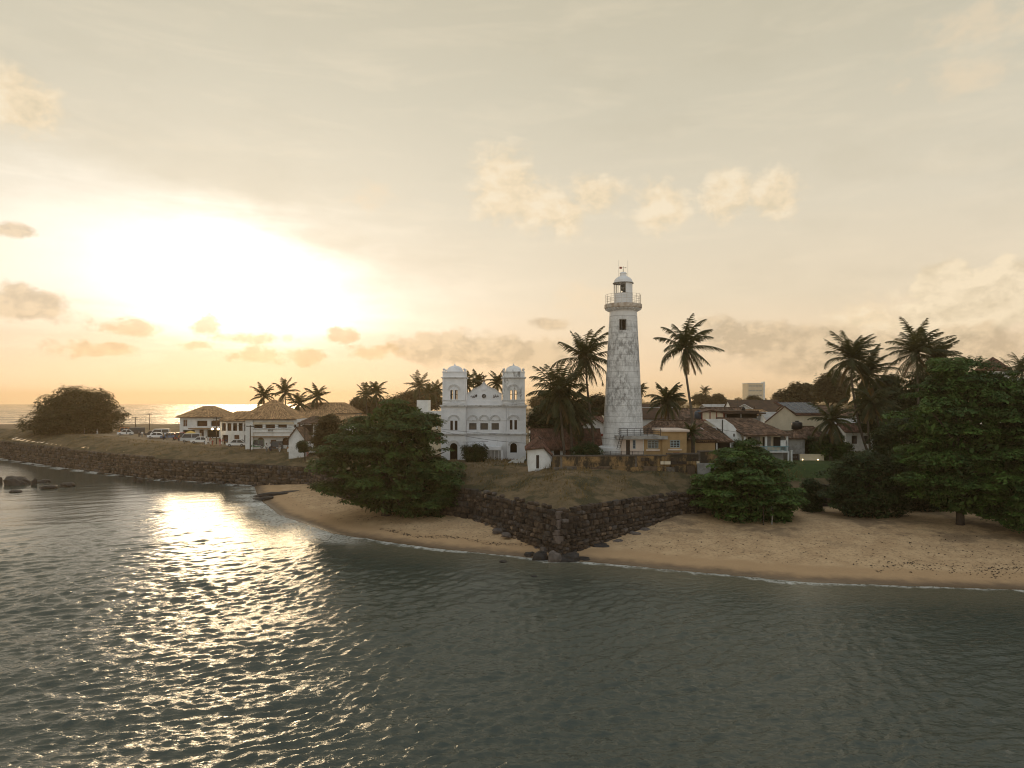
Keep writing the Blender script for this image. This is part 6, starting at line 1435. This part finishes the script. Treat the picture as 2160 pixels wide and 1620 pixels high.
# yellowish house left of the mosque
yh = house('yellow_house', 'pale yellow two storey house directly left of the left white tower', 905, 118, 6.9, 6.5, 9, 6.6, [], M_cream, M_cream, None, [('win', 1.0, 1.9, 1.9, 3.4, dict(f=M_brownwood, p=M_brownwood)), ('win', -1.6, -.7, 1.9, 3.4, dict(f=M_brownwood, p=M_brownwood))])
part(yh, 'upper_storey', M_white, (-2.1, -.2, .5, 4, 6.602, 9.1)); part(yh, 'string_course', M_cream, (-3.3, 3.3, -.15, -.004, 4.2, 4.35), (-3.3, 3.3, -.2, -.004, 5.6, 5.8)); part(yh, 'parapet', M_white, (-3.25, 3.25, 0, .25, 6.603, 7.3)); MB().lathe([(.18, 4.35), (.15, 4.6), (.22, 4.75), (.10, 5.0), (.16, 5.1), (0, 5.3)], 10, (1.3, -.1)).build('urn', M_trim, yh)
house('tiled_house', 'brown roofed house with a white gable edge left of the pale yellow house', 868, 126, 6.7, 7, 9, 5.0, gaby(7, 9, 5.0, 2.4, .35), M_white, M_tile, (.32, .45), gable='y', seed=50)
# ---------------------------------------------------------------- street houses at the left, in the haze
def street_houses():
    # A: far left villa
    Y = 182; u = 424; zb = gz(X(u, Y), Y); w = (470-380)/F*Y
    house('villa', 'hip-roofed tan tiled villa with white upper walls, leftmost of the street houses', u, Y, zb, w, 10, Z(880, Y)-zb, hip(w, 10, Z(880, Y)-zb, 2.7, .8, 3.2), M_white, M_tile_tan, (.42, .55),
          [('win', -4.6, -3.5, 2.9, 4.7, dict(c=2, r=2, f=M_trim, p=M_brownwood)), ('void', -1.0, 1.6, 3.0, 4.4, dict(m=M_brownwood)), ('void', 2.6, 4.8, 3.0, 4.4, dict(m=M_brownwood)), ('door', -.4, .7, 0, 2.1, {}), ('void', -4.6, -1.6, .2, 2.0, {}), ('void', 1.6, 4.6, .2, 2.0, {})], seed=60)
    part(bpy.data.objects['villa'], 'awning', M_tile_tan, (-2.6, 5.2, -1.6, -.01, 2.35, 2.55))
    # C: link wing between
    Y = 158; u = 500; zb = gz(X(u, Y), Y); w = (532-462)/F*Y
    h = Z(888, Y)-zb; house('verandah_wing', 'long low tiled wing with a row of verandah columns between the two big street roofs', u, Y, zb, w, 8, h, hip(w, 8, h, 2.0, .6, 3.5), M_white, M_tile_tan, (.42, .55),
          [('void', -3.4+i*1.25, -2.5+i*1.25, h-2.2, h-.5, dict(m=M_brownwood)) for i in range(6)]+[('void', -3.2, -2.0, .1, 2.1, dict(m=M_brownwood)), ('door', -.6, .5, 0, 2.1, {}), ('void', 1.6, 2.9, .1, 2.1, dict(m=M_brownwood))], seed=61)
    # B: main house
    Y = 147; u = 572; zb = gz(X(u, Y), Y); k = Y/F; w = (636-527)*k; z = lambda v: Z(v, Y)-zb; x = lambda p: (460+p/9-u)*k
    h = z(884)
    ops = [('void', x(680), x(845), z(830+660/9), z(830+590/9), dict(m=M_brownwood)), ('void', x(905), x(1080), z(830+660/9), z(830+590/9), dict(m=M_brownwood)), ('void', x(1140), x(1305), z(830+650/9), z(830+590/9), dict(m=M_brownwood)), ('void', x(1440), x(1580), z(830+650/9), z(830+590/9), dict(m=M_brownwood)),
           ('archvoid', x(740), x(880), z(830+990/9), z(830+835/9), dict(m=M_brownwood, dp=.5)), ('door', x(1000), x(1105), 0.02, z(830+880/9), dict(m=M_brownwood)), ('archvoid', x(1220), x(1360), z(830+980/9), z(830+835/9), dict(m=M_brownwood, dp=.5)), ('void', x(625), x(655), z(830+990/9), z(830+850/9), dict(m=M_brownwood, dp=.4))]
    D = 9.5
    b = house('street_house', 'large white street house with arches and the tallest pyramid tile roof at the left', u, Y, zb, w, D, h, hip(w, D, h, 3.9, .9, .6, x0=-1.0), M_white, M_tile_tan, (.40, .5), ops, seed=62)
    part(b, 'balcony_band', M_white, (x(665), x(1450), -.25, -.004, z(830+735/9), z(830+700/9)), (x(665), x(1450), -.32, -.004, z(830+672/9), z(830+665/9)))
    part(b, 'lean_to_roof', M_tile_tan, (x(665), x(1420), -1.1, -.005, z(830+825/9), z(830+810/9)))
    part(b, 'eave_band', M_cream, (x(670), x(1440), -.2, -.004, z(830+585/9), z(830+545/9)))
    part(b, 'column', M_white, (x(610), x(668), -.3, -.004, -.5, h-.15)); 
    for i in range(4):
        xx = x(965)+(x(1035)-x(965))*i/3; MB().box(xx-.06, xx+.06, -.3, -.255, z(830+718/9), z(830+682/9)).build('baluster', M_darkwood, b)
    for i, q in enumerate((890, 1110, 1330)): part(b, 'column', M_white, (x(q-20), x(q+14), -.15, -.004, z(830+660/9), z(830+590/9)))
    # roofs stretching right, behind
    for i, (uu, YY, ww, dd, vt, ve, rl, lab) in enumerate([(678, 175, 15, 11, 850, 872, 9, 'hipped hazy tile roof below the palm left of the beach tree'), (640, 160, 15, 8, 868, 890, 10, 'long low tiled range joining the tallest street roof on its right'), (735, 150, 16, 8, 876, 896, 10, 'brown tiled range half hidden behind the beach tree top'), (720, 190, 9, 8, 861, 874, 8, 'flat hazy upper room against the sea, right of the hipped roof')]):
        zz = gz(X(uu, YY), YY); hh = Z(ve, YY)-zz; house('street_house', lab, uu, YY, zz, ww, dd, hh, hip(ww, dd, hh, Z(vt, YY)-zz-hh, .5, rl), M_white, M_tile_tan, (.45, .55), [('win', -ww*.3, -ww*.3+1, hh-2.2, hh-.7, dict(f=M_brownwood)), ('win', ww*.1, ww*.1+1, hh-2.2, hh-.7, dict(f=M_brownwood))], seed=63+i)
    # D: little chapel-like gable
    Y = 136; u = 626; zb = gz(X(u, Y), Y); w = 34/F*Y
    house('gable_house', 'little white street house with a steep front gable and dark rafters', u, Y, zb, w, 7, Z(925, Y)-zb, gaby(w, 7, Z(925, Y)-zb, 2.15, .35), M_white, M_tile, (.35, .45), gable='y', seed=70)
    Y = 141; u = 655; zb = gz(X(u, Y), Y); w = 42/F*Y; h = Z(893, Y)-zb
    house('dark_fronted_house', 'house with a dark timber upper front and white corner beside the steep white gable', u, Y, zb, w, 7, h, hip(w, 7, h, 1.3, .5, 1), M_white, M_tile, (.38, .5), [('void', -1.7, .5, h-2.4, h-.3, dict(m=M_darkwood, dp=.25)), ('win', 1.0, 1.7, h-2, h-.6, {})], seed=71)
street_houses()
# ---------------------------------------------------------------- people
def skin_mesh(name, joints, edges, radii, sub=1):
    me = bpy.data.meshes.new(name); me.from_pydata(joints, edges, []); o = bpy.data.objects.new(name, me); COL.objects.link(o)
    md = o.modifiers.new('skin', 'SKIN'); md.use_smooth_shade = True
    for i, r in enumerate(radii): me.skin_vertices[0].data[i].radius = (r, r*.85); me.skin_vertices[0].data[i].use_root = (i == 0)
    s = o.modifiers.new('sub', 'SUBSURF'); s.levels = sub; s.render_levels = sub
    dg = bpy.context.evaluated_depsgraph_get(); out = bpy.data.meshes.new_from_object(o.evaluated_get(dg)); bpy.data.objects.remove(o); out.name = name
    return out
def body(pose):
    sw = {'stand': .04, 'walk': .22, 'arms': .06}[pose]
    J = [(0, 0, .92), (0, 0, 1.12), (0, 0, 1.36), (0, .01, 1.48), (0, .015, 1.56), (0, .02, 1.64), (0, .015, 1.72),
         (.16, 0, 1.40), (.22, .03, 1.14), (.21, -.08 if pose != 'walk' else -.2, .90), (.21, -.10 if pose != 'walk' else -.24, .82),
         (-.16, 0, 1.40), (-.22, .03, 1.14), (-.21, -.06 if pose != 'walk' else .14, .90), (-.21, -.07, .82),
         (.09, 0, .86), (.10, -.02-sw*.4, .48), (.10, sw, .07), (.10, sw-.14, .03), (-.09, 0, .86), (-.10, -.02+sw*.2, .48), (-.10, -sw, .07), (-.10, -sw-.14, .03)]
    if pose == 'arms': J[9] = (.10, -.24, 1.22); J[10] = (.04, -.30, 1.30)
    E = [(0, 1), (1, 2), (2, 3), (3, 4), (4, 5), (5, 6), (2, 7), (7, 8), (8, 9), (9, 10), (2, 11), (11, 12), (12, 13), (13, 14), (0, 15), (15, 16), (16, 17), (17, 18), (0, 19), (19, 20), (20, 21), (21, 22)]
    Rr = [.14, .13, .155, .055, .08, .105, .06, .065, .05, .038, .042, .065, .05, .038, .042, .09, .065, .045, .04, .09, .065, .045, .04]
    return J, E, Rr
BODY, SHIRT, TROU, ROBE = {}, {}, {}, {}
for ps in ('stand', 'walk', 'arms'):
    J, E, Rr = body(ps); BODY[ps] = skin_mesh('person', J, E, Rr)
    ids = [1, 0, 2, 7, 8, 11, 12]; mp = {j: i for i, j in enumerate(ids)}
    SHIRT[ps] = skin_mesh('shirt', [J[i] for i in ids], [(mp[a], mp[b]) for a, b in E if a in mp and b in mp], [Rr[i]*1.16+.01 for i in ids])
    ids = [0, 15, 16, 17, 19, 20, 21]; mp = {j: i for i, j in enumerate(ids)}
    TROU[ps] = skin_mesh('trousers', [J[i] for i in ids], [(mp[a], mp[b]) for a, b in E if a in mp and b in mp], [Rr[i]*1.2+.012 for i in ids])
    ROBE[ps] = MB().lathe([(.25, .06), (.22, .5), (.17, .95), (.19, 1.3), (.13, 1.45)], 12).mesh('robe', True)
HAIR = MB().lathe([(.115, 1.60), (.128, 1.67), (.11, 1.75), (.06, 1.80), (0, 1.81)], 10).mesh('hair', True)
M_skin = mat('brown_skin', (.20, .11, .07)); M_hair = mat('black_hair', (.015, .012, .01), rough=.5)
CL = {n: mat('cloth_'+n, c, tuple(q*.8 for q in c), 9, .9) for n, c in dict(white=(.75, .74, .72), pink=(.55, .25, .22), navy=(.04, .05, .09), khaki=(.30, .23, .14), red=(.38, .06, .05), grey=(.25, .25, .25), black=(.03, .03, .03), orange=(.5, .22, .07), blue=(.12, .2, .36), cream=(.6, .54, .42)).items()}
VAR = {}
def cl(me, m):
    if (me.name, m.name) not in VAR: c = me.copy(); c.materials.clear(); c.materials.append(m); VAR[me.name, m.name] = c
    return VAR[me.name, m.name]
def person(label, u, Y, pose, shirt, trou, rz=0, sc=1.0, robe=None, z=None, x=None):
    x = X(u, Y) if x is None else x
    o = link('person', cl(BODY[pose], M_skin), None, None, (x, Y, gz(x, Y) if z is None else z)); o.rotation_euler = (0, 0, rz); o.scale = (sc,)*3
    tag(o, label, 'person', 'people out on the rampart street')
    if robe: link('robe', cl(ROBE[pose], CL[robe]), None, o)
    else: link('shirt', cl(SHIRT[pose], CL[shirt]), None, o); link('trousers', cl(TROU[pose], CL[trou]), None, o)
    link('hair', cl(HAIR, M_hair), None, o)
YS = lambda u: float(np.interp(u, [60, 100, 210, 260, 300, 330, 400, 440, 480, 500, 560, 610, 660], [203, 199, 192, 184, 178, 174, 164, 156, 151, 148, 143, 139, 135]))
for i, (u, dy, ps, sh, tr, rz, rb, lab) in enumerate([
    (435, 0, 'stand', None, None, .3, 'white', 'person in a long white robe standing alone on the kerb in front of the villa'),
    (443.5, 0, 'walk', 'pink', 'white', 1.2, None, 'person in a pink shirt and white trousers next to the long white robe'),
    (448.5, .5, 'stand', 'cream', 'red', 2.0, None, 'person in a cream shirt and red sarong, third from the white robe'),
    (389, 0, 'arms', 'white', 'white', .5, None, 'person dressed in white left of the silver van'),
    (464, .6, 'stand', 'red', 'pink', 3.0, None, 'person in red by the utility pole below the street lamps'),
    (470, .2, 'walk', 'pink', 'cream', 1.0, None, 'person in pink and cream right of the utility pole'),
    (477, 1, 'stand', 'navy', 'khaki', .4, None, 'person in navy standing at the verandah wing'),
    (300, 0, 'stand', 'white', 'grey', .4, None, 'person in white and grey at the crest just left of the parked cars'),
    (293, 1, 'walk', 'grey', 'black', 2.0, None, 'person in grey walking just right of the banyan'),
    (345, .5, 'stand', 'khaki', 'navy', 1.1, None, 'person in khaki between the two groups of parked cars'),
    (352, 1, 'stand', 'black', 'grey', 2.1, None, 'person in black between the two groups of parked cars'),
    (366, .5, 'walk', 'blue', 'black', .2, None, 'person in blue walking in front of the villa yard'),
    (377, 1.5, 'stand', 'orange', 'navy', 2.9, None, 'person in an orange shirt left of the person in white'),
    (562, .5, 'arms', 'white', 'grey', 1.0, None, 'person in a white shirt under the left arch of the large street house'),
    (570, 1.2, 'stand', 'white', 'navy', 2.2, None, 'person in white and navy by the door of the large street house'),
    (590, .4, 'walk', 'grey', 'white', 4.0, None, 'person in grey and white in front of the large street house door'),
    (607, .3, 'stand', 'orange', 'khaki', .8, None, 'person in orange at the right arch of the large street house'),
    (615.5, 0, 'stand', 'khaki', 'orange', 1.7, None, 'person in khaki before the steep white gable'),
    (622, .2, 'arms', 'orange', 'black', 2.6, None, 'person in orange and black closest to the white van'),
    (641, 0, 'stand', 'pink', 'white', .1, None, 'person in pink right of the white van'),
    (648.5, .2, 'walk', 'cream', 'pink', 3.3, None, 'person in cream beside the car under the beach tree'),
    (101, 0, 'stand', 'white', 'white', 0, None, 'person in white under the left side of the banyan'),
    (163, 0, 'arms', 'cream', 'khaki', 1, None, 'person in cream by the banyan trunk'),
    (178, 0, 'stand', 'white', 'grey', 2, None, 'person in white right of the banyan trunk'),
    (205, 0, 'walk', 'grey', 'white', 2, None, 'person in grey under the right side of the banyan'),
    (84, 0, 'stand', 'khaki', 'black', 2, None, 'person in khaki at the left edge of the banyan shade')]):
    person(lab, u, YS(u)+dy, ps, sh, tr, rz, 1.0, rb)
for u, lab in ((274, 'figure silhouetted on the far sea wall beside the banyan'), (322, 'figure on the far sea wall left of the villa, first of four'), (336, 'figure on the far sea wall, second of four left of the villa'), (348.5, 'figure on the far sea wall, third of four left of the villa'), (360, 'figure on the far sea wall nearest the villa')):
    Y = 283; person(lab, u, Y, random.choice(['stand', 'walk']), random.choice(['black', 'navy', 'red']), 'black', random.uniform(0, 6), 1.15, x=X(u, Y))

# ---------------------------------------------------------------- vehicles
CARP = {}
def car(label, u, Y, rz, paint, kind='car', z=None):
    x = X(u, Y); root = thing('parked_'+kind, label, kind, (x, Y, gz(x, Y)), rz, 'vehicles parked along the rampart street')
    L, Wd, Hh = {'car': (4.0, 1.65, 1.45), 'van': (4.4, 1.75, 1.95), 'tuk_tuk': (2.7, 1.3, 1.75)}[kind]
    if kind == 'car': lo = [(-2, .30), (-2, .72), (-1.9, .84), (-1.2, .90), (2, .82), (2, .30)]; hi = [(-1.15, .9), (-.55, 1.42), (1.05, 1.45), (1.8, .88)]
    elif kind == 'van': lo = [(-2.2, .32), (-2.2, .9), (-1.9, 1.05), (2.2, 1.05), (2.2, .32)]; hi = [(-1.95, 1.05), (-1.35, 1.9), (2.1, 1.95), (2.2, 1.05)]
    else: lo = [(-1.35, .3), (-1.3, .75), (-.95, .85), (-.6, .45), (1.3, .45), (1.35, .3)]; hi = [(-1.0, .86), (-.75, 1.7), (1.2, 1.75), (1.35, .46)]
    if kind not in CARP:
        d = {}
        mb = MB(); n = len(lo)
        for yy, s in ((-Wd/2, .0), (-Wd/2+.08, 0), (Wd/2-.08, 0), (Wd/2, 0)):
            sc = .96 if abs(yy) == Wd/2 else 1.0
            for (a, b) in lo: mb.v.append((a*sc, yy, .6+(b-.6)*sc))
        for i in range(3):
            for j in range(n): mb.f.append((i*n+j, i*n+(j+1) % n, (i+1)*n+(j+1) % n, (i+1)*n+j))
        mb.f += [tuple(range(n)), tuple(range(3*n, 4*n))[::-1]]; d['body'] = mb.mesh('body')
        mb = MB(); k = len(hi)
        for yy in (-1, 1):
            for (a, b) in hi: mb.v.append((a, yy*(Wd/2-.07-(.14 if b > 1.1 else 0)), b))
        mb.f = [tuple(range(k)), tuple(range(k, 2*k))[::-1]]+[(j, (j+1) % k, (j+1) % k+k, j+k) for j in range(k)]; d['glass'] = mb.mesh('glasshouse')
        t0, t1 = hi[1], hi[2]; d['roof'] = MB().box(t0[0], t1[0], -(Wd/2-.2), Wd/2-.2, t0[1]+.003, t1[1]+.06).mesh('roof')
        d['pillars'] = None; mb = MB()
        for yy in (-1, 1):
            yo = yy*(Wd/2-.06); yi = yy*(Wd/2-.19)
            mb.bar((hi[0][0], yo, hi[0][1]), (t0[0], yi, t0[1]), .09).bar((hi[3][0], yo, hi[3][1]), (t1[0], yi, t1[1]), .11); mid = (t0[0]+t1[0])/2; mb.bar((mid, yo, lo[2][1]+.05), (mid, yi, t0[1]), .09)
        d['pillars'] = mb.mesh('pillar')
        d['wheel'] = MB().lathe([(.0, -.1), (.29, -.1), (.31, -.06), (.31, .06), (.29, .1), (0, .1)], 14).mesh('wheel'); d['hub'] = MB().lathe([(0, -.112), (.17, -.112), (.17, .112), (0, .112)], 10).mesh('hub_cap')
        d['lamp'] = MB().box(-.04, .04, -.14, .14, -.07, .07).mesh('headlight'); CARP[kind] = d
    d = CARP[kind]
    def cp(me, m): return cl(me, m)
    link('body', cp(d['body'], paint), None, root); link('glasshouse', cp(d['glass'], M_glass), None, root); link('roof', cp(d['roof'], paint), None, root); link('pillar', cp(d['pillars'], paint), None, root)
    ws = [(-1.25, 1), (-1.25, -1), (1.25, 1), (1.25, -1)] if kind != 'tuk_tuk' else [(-1.05, 0), (.85, 1), (.85, -1)]
    for wx, s in ws:
        w = link('wheel', cp(d['wheel'], M_tank), None, root, (wx, s*(Wd/2-.08), .31)); w.rotation_euler = (R(90), 0, 0); link('hub_cap', cp(d['hub'], M_tin), None, w)
    for s in (-1, 1): link('headlight', cp(d['lamp'], M_trim), None, root, (lo[1][0]+.0, s*Wd*.33, .68))
P_ = {n: mat('paint_'+n, c, None, rough=.25, spec=.6) for n, c in dict(white=(.72, .72, .72), silver=(.45, .47, .48), dark=(.03, .035, .04), red=(.35, .05, .04), blue=(.08, .14, .25), orange=(.55, .2, .05), green=(.05, .16, .08)).items()}
for (u, dy, rz, p, k, lab) in [(403, 2, .15, 'silver', 'van', 'silver van parked left of the person in the long white robe'), (423, 2, .1, 'white', 'car', 'white car parked between the silver van and the white robe'),
                               (330, 3, .2, 'white', 'car', 'white car nearest the crest in the left parked group'), (322, 9, .4, 'dark', 'car', 'dark car behind the white one in the left parked group'), (338, 10, .3, 'white', 'van', 'white van at the back of the left parked group'),
                               (266, 4, .2, 'white', 'car', 'white car by the right edge of the banyan'), (262, 12, .1, 'orange', 'tuk_tuk', 'orange three-wheeler behind the white car at the banyan'), (286, 8, .5, 'dark', 'van', 'dark van between the banyan and the left parked group'),
                               (499, 3, .12, 'white', 'car', 'white car in front of the verandah wing'), (378, 8, .3, 'red', 'tuk_tuk', 'red three-wheeler in the villa yard'), (358, 7, .3, 'blue', 'car', 'blue car right of the left parked group'),
                               (632, 2.4, .1, 'white', 'van', 'white van parked in front of the steep white gable'), (658, 3, .1, 'white', 'car', 'white car half hidden by the beach tree on the street'), (582, 3.0, .2, 'dark', 'tuk_tuk', 'dark three-wheeler by the door of the large street house'), (545, 3.2, .1, 'green', 'tuk_tuk', 'green three-wheeler by the left arch of the large street house')]:
    car(lab, u, YS(u)+dy, rz, P_[p], k)

# ---------------------------------------------------------------- poles, wires, street furniture
def pole(label, u, Y, vt, arms=1, lamps=(), dx=0):
    x = X(u, Y); zb = gz(x, Y); root = thing('utility_pole', label, 'utility pole', (x, Y, zb), 0, 'utility poles along the street'); h = Z(vt, Y)-zb
    MB().tube([(0, 0, -.4), (dx*.5, 0, h*.5), (dx, 0, h)], [.13, .11, .08], 7).build('shaft', M_darkwood, root)
    for i in range(arms):
        z = h-.25-.55*i; MB().bar((dx-.8, 0, z), (dx+.8, 0, z), .10).build('crossarm', M_darkwood, root)
        for s in (-.7, -.25, .25, .7): MB().lathe([(.05, z+.05), (.07, z+.12), (.03, z+.2), (0, z+.21)], 6, (dx+s, 0)).build('insulator', M_conc, root)
    for (lx, lz) in lamps:
        z = h*lz; MB().bar((dx, 0, z), (dx+lx, -.3, z+.1), .05).build('lamp_arm', M_iron, root); MB().lathe([(0, z-.12), (.22, z-.05), (.26, z+.12), (.12, z+.3), (0, z+.32)], 10, (dx+lx, -.35)).build('lamp_head', em, root, smooth=True)
    return (x+dx, Y, zb+h-.15)
t1 = pole('utility pole right of the banyan, shorter of the two against the sea', 286, 215, 879, 1)
t2 = pole('taller utility pole against the sea, left of the villa', 315, 215, 872, 1)
t3 = pole('utility pole with two lit lamps in front of the villa', 456.5, 157, 880, 2, ((-.75, .55), (.55, .55)))
t4 = pole('utility pole by the left corner of the large street house', 528, 145, 897, 1)
t5 = pole('dark utility pole beside the steep white gable', 643, 133, 892, 1)
t6 = (X(931, 106.6), 106.6, Z(905, 106.6)); t7 = (X(1112, 98), 98, Z(935, 98)); t8 = (X(931, 106.6), 106.6, Z(909, 106.6))
def wire(label, a, b, sag, r=.018):
    a, b = Vector(a), Vector(b); pts = [a.lerp(b, i/14)-Vector((0, 0, sag*4*(i/14)*(1-i/14))) for i in range(15)]
    tag(MB().tube(pts, [r]*15, 4).build('cable', M_tank, None), label, 'cable', 'overhead cables')
wire('overhead cable between the two poles against the sea', t1, t2, .5); wire('overhead cable from the villa pole to the large street house corner', t3, t4, .5, .03)
wire('overhead cable from the corner pole towards the steep white gable', t4, t5, .8, .03); wire('long cable sagging across the front of the white twin-towered building', (X(700, 122), 122, Z(890, 122)), (X(1030, 104.5), 104.5, Z(931, 104.5)), 1.2, .025)
wire('upper cable crossing the white twin-towered building', t6, (X(1075, 105.5), 105.5, Z(916, 105.5)), .12, .02); wire('lower cable crossing the white twin-towered building down to the cottage', t8, t7, .3, .022)
u_ = thing('parasol', 'yellow parasol in the villa yard', 'parasol', (X(402, 168), 168, gz(X(402, 168), 168)), 0)
MB().tube([(0, 0, 0), (0, 0, 2.5)], [.03, .03], 6).build('pole', M_trim, u_); MB().lathe([(1.3, 2.0), (.7, 2.35), (0, 2.6)], 10).build('canopy', mat('yellow_canvas', (.6, .42, .12)), u_)
# wooden props under the low beach tree
for u, lab in ((1610, 'dark wooden prop under the low bright tree, left of the pair'), (1628, 'pale wooden prop under the low bright tree, right of the pair')):
    Y = 80.5; x = X(u, Y); o = MB().tube([(0, 0, -.3), (.06, 0, 1.0), (.0, .1, 2.1)], [.08, .065, .05], 6).build('wooden_prop', M_bark if u < 1620 else M_conc, None, (x, Y, gz(x, Y))); tag(o, lab, 'post', 'props under the low tree')

for u, v, Y, hh, lab in ((1345, 838, 121, 2.2, 'thin television aerial on the arched house beside the lighthouse shaft'), (1398, 846, 121, 1.6, 'small television aerial at the right end of the arched house roof'), (1556, 864, 112, 1.7, 'television aerial on the dark flat roof'), (1642, 850, 127, 1.5, 'television aerial on the pale sheet roof by the turret'), (1500, 852, 136, 1.6, 'television aerial over the white verge boards')):
    a = thing('aerial', lab, 'aerial', (X(u, Y), Y, Z(v, Y)), .3*u, 'television aerials')
    MB().tube([(0, 0, -.8), (0, 0, hh)], [.03, .025], 5).build('mast', M_iron, a); b = MB().bar((-.5, 0, hh-.1), (.6, 0, hh-.1), .03)
    for i in range(6): b.bar((-.45+i*.2, -.32+.03*i, hh-.1), (-.45+i*.2, .32-.03*i, hh-.1), .02)
    b.build('antenna_array', M_iron, a)
wire('cable from the corner of the large street house over to the dark fronted house', t4, t5, .35, .025)
wire('cable between the palm clump and the ochre keeper house', (X(1205, 99), 99, Z(915, 99)), (X(1312, 95), 95, Z(921, 95)), .4, .02)
wire('cable across the white gable wall to the verandah house', (X(1484, 101), 101, Z(897, 101)), (X(1640, 100), 100, Z(912, 100)), .5, .02)
